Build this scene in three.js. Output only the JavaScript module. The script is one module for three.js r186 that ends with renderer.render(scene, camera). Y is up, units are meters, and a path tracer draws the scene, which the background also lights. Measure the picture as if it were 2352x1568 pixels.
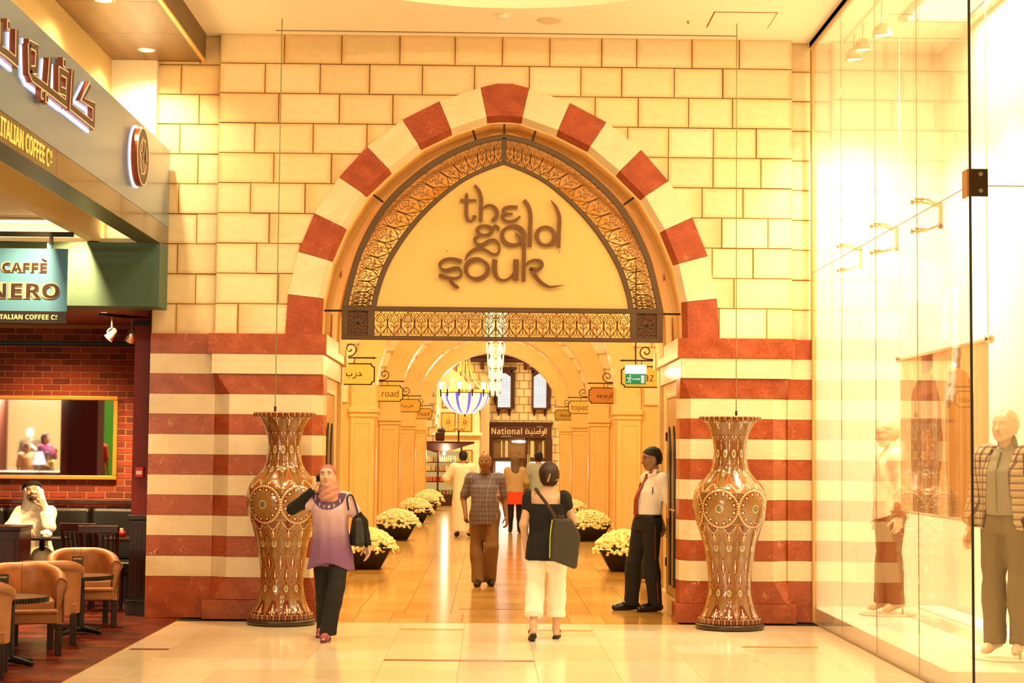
import * as THREE from 'three';
import { RoundedBoxGeometry } from 'three/addons/geometries/RoundedBoxGeometry.js';
import { mergeGeometries } from 'three/addons/utils/BufferGeometryUtils.js';
import { ImprovedNoise } from 'three/addons/math/ImprovedNoise.js';
import { FontLoader } from 'three/addons/loaders/FontLoader.js';
import { TextGeometry } from 'three/addons/geometries/TextGeometry.js';
import { RectAreaLightUniformsLib } from 'three/addons/lights/RectAreaLightUniformsLib.js';

/* ---------- camera, exposure, large lights (a closed mall: no sky) ---------- */
const scene = new THREE.Scene();
scene.background = new THREE.Color(0x000000);
const camera = new THREE.PerspectiveCamera(22.177, 1.5, 0.1, 200);
camera.position.set(-0.11, 1.75, 18.45);
camera.rotation.set(0.06395, -0.0125, 0.00937, 'YXZ');
const renderer = new THREE.WebGLRenderer();
renderer.toneMapping = THREE.LinearToneMapping;
renderer.toneMappingExposure = 1.0;
renderer.shadowMap.enabled = true;
RectAreaLightUniformsLib.init();
const WARM = new THREE.Color(1.0, 0.73, 0.38), AMBER = new THREE.Color(1.0, 0.77, 0.36), SHOP = new THREE.Color(1.0, 0.82, 0.5), CAFE = new THREE.Color(1.0, 0.6, 0.24);
// [x, y, z, width, depth, intensity, colour]: recessed ceiling panels, each built as a glowing fitting with a light of its size
const PANELS = [
  [-1.5, 6.2, 3.6, 0.9, 0.9, 29, WARM], [1.5, 6.2, 3.6, 0.9, 0.9, 40, WARM], [-1.5, 6.2, 7.2, 0.9, 0.9, 29, WARM], [1.5, 6.2, 7.2, 0.9, 0.9, 40, WARM],
  [-1.5, 6.2, 11.4, 0.9, 0.9, 29, WARM], [1.5, 6.2, 11.4, 0.9, 0.9, 40, WARM], [-1.5, 6.2, 15.6, 0.9, 0.9, 29, WARM], [1.5, 6.2, 15.6, 0.9, 0.9, 40, WARM],
  [0, 6.4, -3.4, 2.4, 0.9, 50, AMBER], [0, 6.4, -8.6, 2.4, 0.9, 50, AMBER], [0, 6.4, -16, 2.4, 0.9, 55, AMBER], [0, 6.4, -24, 2.4, 0.9, 55, AMBER], [0, 6.4, -32.5, 2.4, 0.9, 55, AMBER],
  [-3.0, 5.5, -40.5, 2.4, 1.6, 40, AMBER], [2.6, 5.5, -40.5, 2.4, 1.6, 40, AMBER],
  [4.3, 6.13, 2.2, 0.6, 1.8, 26, SHOP], [4.3, 6.13, 4.7, 0.6, 1.4, 26, SHOP],
];
/* ---------- helpers ---------- */
const V = (x, y, z) => new THREE.Vector3(x, y, z), PI = Math.PI;
let seed = 12345;
const rnd = () => { seed = (seed + 0x6d2b79f5) | 0; let t = Math.imul(seed ^ (seed >>> 15), 1 | seed); t = (t + Math.imul(t ^ (t >>> 7), 61 | t)) ^ t; return ((t ^ (t >>> 14)) >>> 0) / 4294967296; };
const rr = (a, b) => a + (b - a) * rnd();
const lerp = (a, b, t) => a + (b - a) * t, clamp = (x, a, b) => Math.max(a, Math.min(b, x)), smooth = (a, b, x) => { const t = clamp((x - a) / (b - a), 0, 1); return t * t * (3 - 2 * t); };
const noise3 = new ImprovedNoise();
const fbm = (x, y, z, n = 4) => { let s = 0, a = 0.5; for (let i = 0; i < n; i++) { s += a * noise3.noise(x, y, z); x *= 2.03; y *= 2.03; z *= 2.03; a *= 0.5; } return s; };
const used = new Map();
function numbered(n) { const k = used.get(n) ?? 0; used.set(n, k + 1); return k ? n + '_' + String(k).padStart(3, '0') : n; }
function mesh(name, geo, mat, parent) {
  const m = new THREE.Mesh(Array.isArray(geo) ? merge(geo) : geo, mat);
  m.castShadow = m.receiveShadow = true; m.name = parent ? name : numbered(name); (parent || scene).add(m); return m;
}
function tag(o, label, category, group) { o.userData = { label, category }; if (group) o.userData.group = group; return o; }
function thing(name, label, category, pos = [0, 0, 0], turn = 0, group) {
  const o = new THREE.Group(); o.name = numbered(name); scene.add(o); o.position.set(...pos); o.rotation.y = turn; return tag(o, label, category, group);
}
function dup(src, label, pos, turn, group) {
  const c = src.clone(); c.name = numbered(src.name.replace(/_\d{3}$/, '')); scene.add(c); if (pos) c.position.set(...pos); if (turn !== undefined) c.rotation.y = turn;
  c.userData = { ...src.userData, label }; if (group) c.userData.group = group; return c;
}
function struct(name, geo, mat) {
  const o = geo ? new THREE.Mesh(Array.isArray(geo) ? merge(geo) : geo, mat) : new THREE.Group();
  o.name = numbered(name); o.castShadow = o.receiveShadow = true; o.userData = { kind: 'structure' }; scene.add(o); return o;
}
const stuff = (m) => { m.userData.kind = 'stuff'; return m; };
function merge(list) {
  const gs = list.filter(Boolean).map((g) => { const q = g.index ? g.toNonIndexed() : g.clone(); for (const k of Object.keys(q.attributes)) if (!['position', 'normal', 'uv', 'color'].includes(k)) q.deleteAttribute(k); if (!q.attributes.normal) q.computeVertexNormals(); if (!q.attributes.uv) q.setAttribute('uv', new THREE.BufferAttribute(new Float32Array(q.attributes.position.count * 2), 2)); return q; });
  const col = gs.some((g) => g.attributes.color); if (!col) gs.forEach((g) => g.deleteAttribute('color'));
  return gs.length === 1 ? gs[0] : mergeGeometries(gs);
}
const box = (w, h, d, x = 0, y = 0, z = 0) => new THREE.BoxGeometry(w, h, d).translate(x, y, z);
const rbox = (w, h, d, x = 0, y = 0, z = 0, r = 0.01, s = 2) => new RoundedBoxGeometry(w, h, d, s, Math.min(r, w * 0.49, h * 0.49, d * 0.49)).translate(x, y, z);
const cyl = (r0, r1, h, x = 0, y = 0, z = 0, n = 20) => new THREE.CylinderGeometry(r1, r0, h, n).translate(x, y + h / 2, z);   // base at y
const ball = (r, x = 0, y = 0, z = 0, n = 16) => new THREE.SphereGeometry(r, n, Math.ceil(n * 0.7)).translate(x, y, z);
function bar(a, b, r0, r1 = r0, n = 10) {
  const A = V(...a), B = V(...b), d = B.clone().sub(A), g = new THREE.CylinderGeometry(r1, r0, d.length(), n);
  g.applyQuaternion(new THREE.Quaternion().setFromUnitVectors(V(0, 1, 0), d.clone().normalize())); return g.translate((A.x + B.x) / 2, (A.y + B.y) / 2, (A.z + B.z) / 2);
}
const tube = (pts, r, n = 24, m = 8, closed = false) => new THREE.TubeGeometry(new THREE.CatmullRomCurve3(pts.map((p) => V(...p)), closed), n, r, m, closed);
const lathe = (pts, n = 40) => new THREE.LatheGeometry(pts.map((p) => new THREE.Vector2(p[0], p[1])), n);
const shapeOf = (pts) => new THREE.Shape(pts.map((p) => new THREE.Vector2(p[0], p[1])));
const ext = (shape, depth, bevel = 0, z = 0, seg = 1) => new THREE.ExtrudeGeometry(Array.isArray(shape) ? shapeOf(shape) : shape, { depth: depth - 2 * bevel, bevelEnabled: bevel > 0, bevelSize: bevel, bevelThickness: bevel, bevelOffset: -bevel, bevelSegments: seg, curveSegments: 24 }).translate(0, 0, z + bevel);
const turnY = (g, a) => g.rotateY(a);
// uv in metres, by the dominant axis of each triangle
function uvm(g, s = 1, ox = 0, oy = 0) {
  const q = g.index ? g.toNonIndexed() : g, p = q.attributes.position, uv = new Float32Array(p.count * 2), a = V(), b = V(), c = V();
  for (let i = 0; i < p.count; i += 3) {
    a.fromBufferAttribute(p, i); b.fromBufferAttribute(p, i + 1).sub(a); c.fromBufferAttribute(p, i + 2).sub(a); b.cross(c);
    const x = Math.abs(b.x), y = Math.abs(b.y), z = Math.abs(b.z), k = y >= x && y >= z ? 1 : x >= z ? 0 : 2;
    for (let j = i; j < i + 3; j++) { uv[2 * j] = (k === 0 ? p.getZ(j) : p.getX(j)) * s + ox; uv[2 * j + 1] = (k === 1 ? p.getZ(j) : p.getY(j)) * s + oy; }
  }
  q.setAttribute('uv', new THREE.BufferAttribute(uv, 2)); return q;
}
function uv01(g, flip) { g.computeBoundingBox(); const b = g.boundingBox, p = g.attributes.position, uv = new Float32Array(p.count * 2), w = b.max.x - b.min.x, h = b.max.y - b.min.y; for (let i = 0; i < p.count; i++) { const u = (p.getX(i) - b.min.x) / w; uv[2 * i] = flip ? 1 - u : u; uv[2 * i + 1] = (p.getY(i) - b.min.y) / h; } g.setAttribute('uv', new THREE.BufferAttribute(uv, 2)); return g; }
// a flat ribbon of varying width along a smooth path in the xy plane: points [x, y, width]
function ribbon(pts, depth, n = 6, o = {}) {
  const P = []; const c = new THREE.CatmullRomCurve3(pts.map((p) => V(p[0], p[1], 0)), !!o.closed, 'centripetal'), N = o.sharp ? pts.length - 1 : n * (pts.length - (o.closed ? 0 : 1));
  for (let i = 0; i <= N; i++) {
    const t = i / N, L = o.closed ? pts.length : pts.length - 1, k = Math.min(Math.floor(t * L), L - 1), f = t * L - k, w0 = pts[k][2], w1 = pts[(k + 1) % pts.length][2];
    const q = o.sharp ? V(pts[i][0], pts[i][1], 0) : c.getPoint(t); P.push([q.x, q.y, o.sharp ? pts[i][2] : lerp(w0, w1, f)]);
  }
  const M = P.length, pos = [], idx = [];
  for (let i = 0; i < M; i++) {
    const a = P[o.closed ? (i - 1 + M - 1) % (M - 1) : Math.max(0, i - 1)], b = P[i], d = P[o.closed ? (i + 1) % (M - 1) : Math.min(M - 1, i + 1)];
    let n1x = -(b[1] - a[1]), n1y = b[0] - a[0], n2x = -(d[1] - b[1]), n2y = d[0] - b[0];
    const l1 = Math.hypot(n1x, n1y) || 1, l2 = Math.hypot(n2x, n2y) || 1; if (!n1x && !n1y) { n1x = n2x; n1y = n2y; } else if (!n2x && !n2y) { n2x = n1x; n2y = n1y; }
    n1x /= l1; n1y /= l1; n2x /= l2; n2y /= l2; let nx = n1x + n2x, ny = n1y + n2y; const l = Math.hypot(nx, ny) || 1; nx /= l; ny /= l; const m = (b[2] / 2) / Math.max(0.45, nx * n1x / (Math.hypot(n1x, n1y) || 1) + ny * n1y / (Math.hypot(n1x, n1y) || 1));
    pos.push(b[0] + nx * m, b[1] + ny * m, depth, b[0] - nx * m, b[1] - ny * m, depth, b[0] + nx * m, b[1] + ny * m, 0, b[0] - nx * m, b[1] - ny * m, 0);
  }
  for (let i = 0; i < M - 1; i++) { const k = 4 * i; idx.push(k, k + 1, k + 5, k, k + 5, k + 4, k + 2, k + 6, k + 7, k + 2, k + 7, k + 3, k, k + 4, k + 6, k, k + 6, k + 2, k + 1, k + 3, k + 7, k + 1, k + 7, k + 5); }
  if (!o.closed) { const k = 4 * (M - 1); idx.push(0, 2, 3, 0, 3, 1, k, k + 1, k + 3, k, k + 3, k + 2); }
  let g = new THREE.BufferGeometry(); g.setAttribute('position', new THREE.Float32BufferAttribute(pos, 3)); g.setIndex(idx); g = g.toNonIndexed(); g.computeVertexNormals(); return g;
}
function warp(g, f) { const p = g.attributes.position, v = V(); for (let i = 0; i < p.count; i++) { v.fromBufferAttribute(p, i); f(v); p.setXYZ(i, v.x, v.y, v.z); } g.computeVertexNormals(); return g; }

/* ---------- textures ---------- */
function dataTex(w, h, fn, srgb = true, rep = true) {
  const d = new Uint8Array(w * h * 4);
  for (let y = 0; y < h; y++) for (let x = 0; x < w; x++) { const c = fn(x / w, y / h), o = 4 * (y * w + x); d[o] = clamp(c[0], 0, 255); d[o + 1] = clamp(c[1], 0, 255); d[o + 2] = clamp(c[2], 0, 255); d[o + 3] = 255; }
  const t = new THREE.DataTexture(d, w, h); t.magFilter = THREE.LinearFilter; t.minFilter = THREE.LinearMipmapLinearFilter; if (rep) t.wrapS = t.wrapT = THREE.RepeatWrapping; if (srgb) t.colorSpace = THREE.SRGBColorSpace; t.needsUpdate = true; return t;
}
function canvasTex(w, h, draw) { const c = document.createElement('canvas'); c.width = w; c.height = h; draw(c.getContext('2d'), w, h); const t = new THREE.CanvasTexture(c); t.colorSpace = THREE.SRGBColorSpace; t.magFilter = THREE.LinearFilter; return t; }
// noise that tiles on the unit square
const tn = (u, v, f, z = 0, n = 4) => { const a = fbm(u * f, v * f, z, n), b = fbm((u - 1) * f, v * f, z, n), c = fbm(u * f, (v - 1) * f, z, n), d = fbm((u - 1) * f, (v - 1) * f, z, n); return lerp(lerp(a, b, u), lerp(c, d, u), v); };
const mixc = (a, b, t) => [lerp(a[0], b[0], t), lerp(a[1], b[1], t), lerp(a[2], b[2], t)];
const std = (color, roughness = 0.6, metalness = 0, extra = {}) => new THREE.MeshStandardMaterial({ color, roughness, metalness, ...extra });
const phys = (color, roughness, extra) => new THREE.MeshPhysicalMaterial({ color, roughness, ...extra });
const lit = (color, k) => { const c = new THREE.Color(color); return new THREE.MeshStandardMaterial({ color: 0x000000, roughness: 1, emissive: c, emissiveIntensity: k }); };
const lin = (r, g, b) => new THREE.Color().setRGB(r, g, b);

const redTex = dataTex(512, 512, (u, v) => { const n = tn(u, v, 7, 1, 5), s = tn(u, v, 40, 4, 3), w = Math.abs(tn(u, v, 4, 9, 5)); let c = mixc([146, 64, 36], [188, 98, 60], clamp(0.5 + 1.1 * n + 0.9 * s, 0, 1)); if (w < 0.007) c = mixc([225, 170, 130], c, clamp(w / 0.007 + 0.5 + 3 * tn(u, v, 9, 3, 2), 0, 1)); return c; });
const creamTex = dataTex(512, 512, (u, v) => { const n = tn(u, v, 5, 2, 5), s = tn(u, v, 30, 7, 3); return mixc([226, 204, 164], [244, 226, 192], clamp(0.5 + 0.9 * n + 0.6 * s, 0, 1)); });
const marbleTex = dataTex(512, 512, (u, v) => { const n = tn(u, v, 3, 5, 5), s = tn(u, v, 22, 8, 3); return mixc([222, 188, 126], [242, 212, 152], clamp(0.5 + 0.9 * n + 0.4 * s, 0, 1)); });
const floorTex = dataTex(512, 512, (u, v) => { const n = tn(u, v, 4, 12, 5), s = tn(u, v, 60, 3, 2); return mixc([230, 216, 190], [242, 230, 206], clamp(0.5 + 0.7 * n + 0.5 * s, 0, 1)); });
const corrTex = dataTex(512, 512, (u, v) => { const n = tn(u, v * 5 % 1, 3, 15, 5), s = tn(u, v, 24, 5, 3); return mixc([168, 130, 70], [216, 180, 112], clamp(0.5 + 1.0 * n + 0.7 * s, 0, 1)); });
const woodTex = dataTex(256, 512, (u, v) => { const g = tn((u * 6) % 1, v * 0.5, 6, 2, 4) + 0.35 * Math.sin((u * 40) + 6 * tn(u, v, 2, 7, 3)); return mixc([150, 150, 150], [235, 235, 235], clamp(0.5 + 0.6 * g, 0, 1)); });
const leatherTex = dataTex(256, 256, (u, v) => { const n = tn(u, v, 30, 2, 2), m = tn(u, v, 5, 6, 3); const k = clamp(0.6 + 0.8 * m + 0.3 * n, 0, 1); return [150 + 100 * k, 150 + 100 * k, 150 + 100 * k]; });
const bumpTex = dataTex(256, 256, (u, v) => { const n = 128 + 200 * tn(u, v, 24, 3, 3); return [n, n, n]; }, false);
// stone block faces: an antique finish, browned along the edges of each block
const stoneTex = [0, 1, 2, 3].map((k) => dataTex(256, 192, (u, v) => {
  const n = fbm(u * 5 + 9 * k, v * 4, 3 + k, 4), s = fbm(u * 30 + k, v * 24, 5, 2), e = Math.min(Math.min(u, 1 - u) * 1.35, Math.min(v, 1 - v)), w = clamp(1 - e / (0.1 + 0.16 * Math.max(0, 0.5 + 1.6 * n)), 0, 1);
  let c = mixc([240, 220, 182], [250, 234, 200], clamp(0.5 + n + 0.4 * s, 0, 1)); c = mixc(c, [206, 162, 100], 0.6 * w * w); if (e < 0.01) c = mixc(c, [120, 82, 44], 0.6); return c;
}, true, false));
const M = {
  stone: stoneTex.map((t, i) => std([0xffffff, 0xfffaf0, 0xf6efe4, 0xfff6e6][i], 0.72, 0, { map: t, bumpMap: bumpTex, bumpScale: 0.002 })),
  mortar: std(0x8a6434, 0.95), red: std(0xffffff, 0.24, 0, { map: redTex }), cream: std(0xffffff, 0.26, 0, { map: creamTex }), redRough: std(0xf6e6dc, 0.7, 0, { map: redTex }), creamRough: std(0xffffff, 0.65, 0, { map: creamTex }),
  plaster: std(0xf1e6d2, 0.85), ceiling: std(0xfbf1de, 0.9), amber: std(0xffffff, 0.3, 0, { map: marbleTex }), amberRough: std(0xfff2dc, 0.6, 0, { map: marbleTex }), tile: std(0xffffff, 0.13, 0, { map: floorTex }), corr: std(0xffffff, 0.16, 0, { map: corrTex }),
  bronze: std(0x5d4630, 0.55, 0.35, { bumpMap: bumpTex, bumpScale: 0.004 }), gold: std(lin(0.85, 0.55, 0.16), 0.32, 0.85), iron: std(0x2d231b, 0.55, 0.5), steel: std(0xbdb6a8, 0.25, 0.9), brass: std(lin(0.8, 0.52, 0.2), 0.3, 0.9), chromeWarm: std(0xd8c8a8, 0.2, 0.9),
  mahog: std(0x4a150c, 0.35, 0, { map: woodTex }), darkwood: std(0x2a160d, 0.4, 0, { map: woodTex }), black: std(0x0b0a0a, 0.5), blackLeather: phys(0x15120c, 0.38, { bumpMap: bumpTex, bumpScale: 0.002, clearcoat: 0.3, clearcoatRoughness: 0.4 }),
  tan: phys(0xb5713a, 0.42, { map: leatherTex, clearcoat: 0.25, clearcoatRoughness: 0.45 }), redpaint: std(0x7a120e, 0.5), white: std(0xefe9df, 0.8),
};
function panelLight(x, y, z, w, d, k, c, name = 'ceiling_panel_light', label, group) {
  const t = thing(name, label, 'ceiling light', [x, y, z], 0, group);
  const f = 0.05; mesh('frame', [box(w + 2 * f, 0.05, f, 0, 0, d / 2 + f / 2), box(w + 2 * f, 0.05, f, 0, 0, -d / 2 - f / 2), box(f, 0.05, d, w / 2 + f / 2, 0, 0), box(f, 0.05, d, -w / 2 - f / 2, 0, 0), box(w, 0.01, d, 0, 0.019, 0)], M.steel, t);
  mesh('diffuser', box(w, 0.012, d, 0, 0, 0), lit(c, 1.2), t);
  const l = new THREE.RectAreaLight(c, k, w, d); l.position.set(x, y - 0.03, z); l.rotation.x = -PI / 2; scene.add(l); return t;
}
function spot(from, to, c, k, angle, pen = 0.5) { const l = new THREE.SpotLight(c, k, 0, angle, pen, 2); l.position.set(...from); l.target.position.set(...to); l.castShadow = true; l.shadow.radius = 2; scene.add(l, l.target); return l; }
function point(p, c, k) { const l = new THREE.PointLight(c, k, 0, 2); l.position.set(...p); l.castShadow = true; scene.add(l); return l; }
/* ---------- the setting: facade, floors, ceilings, corridor ---------- */
for (const [i, [x, y, z, w, d, k, c]] of PANELS.entries()) {
  const where = i < 8 ? ['recessed square ceiling light in the mall hall', 'mall ceiling lights'] : i < 13 ? ['long recessed ceiling light over the arched corridor', 'corridor ceiling lights'] : i < 15 ? ['large recessed ceiling light in the end hall', 'end hall ceiling lights'] : ['bright ceiling light inside the shop window', 'shop window ceiling lights'];
  panelLight(x, y, z, w, d, k, c, 'ceiling_panel_light', where[0], where[1]);
}
const CX = 0.018;
const OUT = [[0.26, 5.643], [0.696, 5.49], [1.089, 5.285], [1.462, 4.992], [1.754, 4.66], [2.01, 4.271], [2.175, 3.86], [2.275, 3.407], [2.298, 2.974]];
const INN = [[0.19, 5.33], [0.575, 5.196], [0.918, 5.026], [1.236, 4.762], [1.508, 4.495], [1.722, 4.136], [1.87, 3.777], [1.958, 3.371], [1.97, 2.978]];
const mir = (p) => [-p[0], p[1]], off = (p) => [p[0] + CX, p[1]];
const archPath = (pts) => [...pts.slice().reverse().map(off), ...pts.map((p) => off(mir(p)))];     // right springing, over the top, to the left one
function wallShape(x0, x1, y0, y1, inner, foot) { return shapeOf([[x0, y0], [x0, y1], [x1, y1], [x1, y0], [foot + CX, y0], ...inner, [-foot + CX, y0]]); }

/* facade: a mortar core with every stone block, marble band and arch stone set on it */
const facade = struct('wall_back');
const midp = OUT.map((p, i) => [lerp(INN[i][0], p[0], 0.5), lerp(INN[i][1], p[1], 0.5)]);
mesh('wall_core', uvm(ext(wallShape(-3.03, 3.1, 0, 6.25, archPath(midp), 2.0), 2.1, 0, -2.12)), M.mortar, facade);
mesh('wall_core', uvm(box(0.72, 6.25, 0.7, -3.37, 3.125, -0.48)), M.mortar, facade);
mesh('wall_core', uvm(box(0.24, 6.25, 0.7, 3.22, 3.125, -0.48)), M.mortar, facade);
// lower edge of the block field over x: the back of the arch ring
function archTop(x) { const a = Math.abs(x - CX), P = midp; if (a >= P[8][0]) return -1; if (a <= P[0][0]) return P[0][1] + 0.03; for (let i = 0; i < 8; i++) if (a <= P[i + 1][0]) return lerp(P[i][1], P[i + 1][1], (a - P[i][0]) / (P[i + 1][0] - P[i][0])); return -1; }
const blockGeos = new Map();
function block(x0, x1, y0, y1, z, k) {
  const g = 0.0022, pts = []; x0 += g; x1 -= g; y0 += g; y1 -= g; const N = x1 - x0 > 0.8 ? 60 : 16; let low = [], any = false;
  for (let i = 0; i <= N; i++) { const x = lerp(x0, x1, i / N), h = z > -0.05 ? archTop(x) : -1; if (h > y0) any = true; low.push([x, Math.max(y0, h)]); }
  low = low.filter((p) => p[1] < y1 - 0.012); if (low.length < 2) return;
  if (!any) pts.push([x0, y0], [x1, y0], [x1, y1], [x0, y1]); else pts.push(...low, [low[low.length - 1][0], y1], [low[0][0], y1]);
  const proud = rr(0.018, 0.028), geo = ext(pts, proud + 0.04, any ? 0.002 : 0.004, z - 0.04);
  const p = geo.attributes.position, uv = new Float32Array(p.count * 2); for (let i = 0; i < p.count; i++) { uv[2 * i] = clamp((p.getX(i) - x0) / (x1 - x0), 0.004, 0.996); uv[2 * i + 1] = clamp((p.getY(i) - y0) / (y1 - y0), 0.004, 0.996); } geo.setAttribute('uv', new THREE.BufferAttribute(uv, 2));
  mesh('stone_block', geo, M.stone[k % 4], facade);
}
const RH = 0.3225, ROW0 = 2.98;
const px2x = (x, y) => (x - 1157 - (y - 784) * -0.0094) / 216.8 + CX;
const JOINTS = { 9: [650, 783, 918, 1046, 1156, 1266, 1387, 1468, 1597, 1707], 8: [606, 733, 848, 970, 1091, 1218, 1338, 1433, 1555, 1668], 7: [638, 778, 902, 1371, 1471, 1588, 1690], 6: [583, 718, 842, 1446, 1541, 1645, 1745], 5: [628, 760, 1540, 1644, 1755], 4: [575, 700, 1618, 1713], 3: [618, 1663, 1770], 2: [590, 690, 1640, 1735], 1: [640, 1690], 0: [548, 1655, 1765] };
for (let r = 0; r < 10; r++) {
  const y0 = ROW0 + r * RH, y1 = y0 + RH, xs = [-3.03, ...JOINTS[r].map((x) => px2x(x, 784 - (y0 - 3) * 216 + 50)), 3.1]; if (r < 8) { xs.push(CX); xs.sort((a, b) => a - b); }
  for (let i = 0; i < xs.length - 1; i++) block(xs[i], xs[i + 1], y0, y1, 0, Math.floor(rr(0, 4)));
  const a = r % 2 ? [-3.72, -3.26, -3.03] : [-3.72, -3.46, -3.03];
  for (let i = 0; i < 2; i++) block(a[i], a[i + 1], y0, Math.min(y1, 6.2), -0.12, Math.floor(rr(0, 4)));
  block(3.1, 3.32, y0, y1, -0.12, Math.floor(rr(0, 4)));
}
/* arch ring of 17 alternating stones with a chamfered inner edge */
{
  const O = archPath(OUT), I = archPath(INN), n = 17;
  for (let i = 0; i < n; i++) {
    const o0 = O[i], o1 = O[i + 1], i0 = I[i], i1 = I[i + 1], key = i === 8;
    const inset = (p, d) => { const vx = CX - p[0], vy = 3.4 - p[1], l = Math.hypot(vx, Math.min(vy, 0)) || 1; return [p[0] + vx / l * d, p[1] + Math.min(vy, 0) / l * d]; };
    const c0 = inset(i0, 0.055), c1 = inset(i1, 0.055), N = 3, pos = [], F = 0.045, sh = 0.0015;
    const q = (a, b, t) => [lerp(a[0], b[0], t), lerp(a[1], b[1], t)];
    const quad = (a, b, c, d) => pos.push(...a, ...b, ...c, ...a, ...c, ...d);
    for (let k = 0; k < N; k++) {
      const s0 = sh * 3 + (1 - 6 * sh) * (k / N), s1 = sh * 3 + (1 - 6 * sh) * ((k + 1) / N), up = (t) => key ? 0.05 * (1 - (2 * t - 1) ** 2) : 0;
      const P = (a, b, t, z, e = 0) => { const r = q(a, b, t); return [r[0], r[1] + e, z]; };
      const oa = P(o0, o1, s0, F, up(s0)), ob = P(o0, o1, s1, F, up(s1)), ia = P(i0, i1, s0, F, up(s0) * 0.3), ib = P(i0, i1, s1, F, up(s1) * 0.3), ca = P(c0, c1, s0, -0.09, up(s0) * 0.3), cb = P(c0, c1, s1, -0.09, up(s1) * 0.3);
      const oA = [oa[0], oa[1], -0.1], oB = [ob[0], ob[1], -0.1];
      quad(oa, ia, ib, ob); quad(ia, ca, cb, ib); quad(ob, oB, oA, oa); quad(ca, oA, oB, cb);
      if (k === 0) quad(oa, oA, ca, ia); if (k === N - 1) quad(ob, ib, cb, oB);
    }
    const g = new THREE.BufferGeometry(); g.setAttribute('position', new THREE.Float32BufferAttribute(pos, 3)); g.computeVertexNormals();
    mesh('arch_stone', uvm(g, 0.9, rr(0, 1), rr(0, 1)), i % 2 ? M.creamRough : M.redRough, facade);
  }
  // soffit behind the ring, and the inner order of arch bands deeper in
  const soff = (d, z0, z1, pts) => { const P = pts || archPath(INN.map((p) => [p[0] - d, p[1] - d * 0.9])), pos = []; for (let i = 0; i < P.length - 1; i++) { const a = P[i], b = P[i + 1]; pos.push(a[0], a[1], z0, a[0], a[1], z1, b[0], b[1], z1, a[0], a[1], z0, b[0], b[1], z1, b[0], b[1], z0); } const g = new THREE.BufferGeometry(); g.setAttribute('position', new THREE.Float32BufferAttribute(pos, 3)); g.computeVertexNormals(); return uvm(g, 0.7); };
  const band = (d0, d1, z0, z1) => { const A = archPath(INN.map((p) => [p[0] - d1, p[1] - d1 * 0.9])), B = archPath(INN.map((p) => [p[0] + d0, p[1] + d0 * 0.9])); return uvm(ext([...B, ...A.reverse()], z1 - z0, 0, z0), 0.7); };
  mesh('arch_soffit', band(0.1, 0.055, -0.42, -0.08), M.amberRough, facade);
  mesh('arch_soffit', band(0.1, 0.1, -1.3, -0.42), M.amberRough, facade); mesh('arch_soffit', band(0.1, 0.13, -2.15, -1.3), M.amberRough, facade);
  for (const s of [-1, 1]) for (const [y0, y1] of [[2.98, 3.24], [3.65, 3.98]]) mesh('arch_inlay', uvm(box(0.02, y1 - y0, 0.16, s * (lerp(1.86, 1.78, smooth(3, 4.2, y0)) + (y0 > 3.4 ? -0.05 : 0)) + CX, (y0 + y1) / 2, -0.52)), M.red, facade);
}
/* striped marble piers below the springing */
function prism(plan0, plan1, y0, y1) {       // vertical prism between two plans of the same vertex count [x, z]
  const pos = [], n = plan0.length, cap = (pl, y, up) => { for (let i = 1; i < n - 1; i++) { const t = [pl[0], pl[i], pl[i + 1]]; if (up) t.reverse(); for (const p of t) pos.push(p[0], y, p[1]); } };
  for (let i = 0; i < n; i++) { const a = plan0[i], b = plan0[(i + 1) % n], c = plan1[(i + 1) % n], d = plan1[i]; pos.push(a[0], y0, a[1], b[0], y0, b[1], c[0], y1, c[1], a[0], y0, a[1], c[0], y1, c[1], d[0], y1, d[1]); }
  cap(plan0, y0, false); cap(plan1, y1, true); const g = new THREE.BufferGeometry(); g.setAttribute('position', new THREE.Float32BufferAttribute(pos, 3)); g.computeVertexNormals(); return g;
}
const BAND = 0.2125, yb = (k) => 2.98 - k * BAND;
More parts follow.
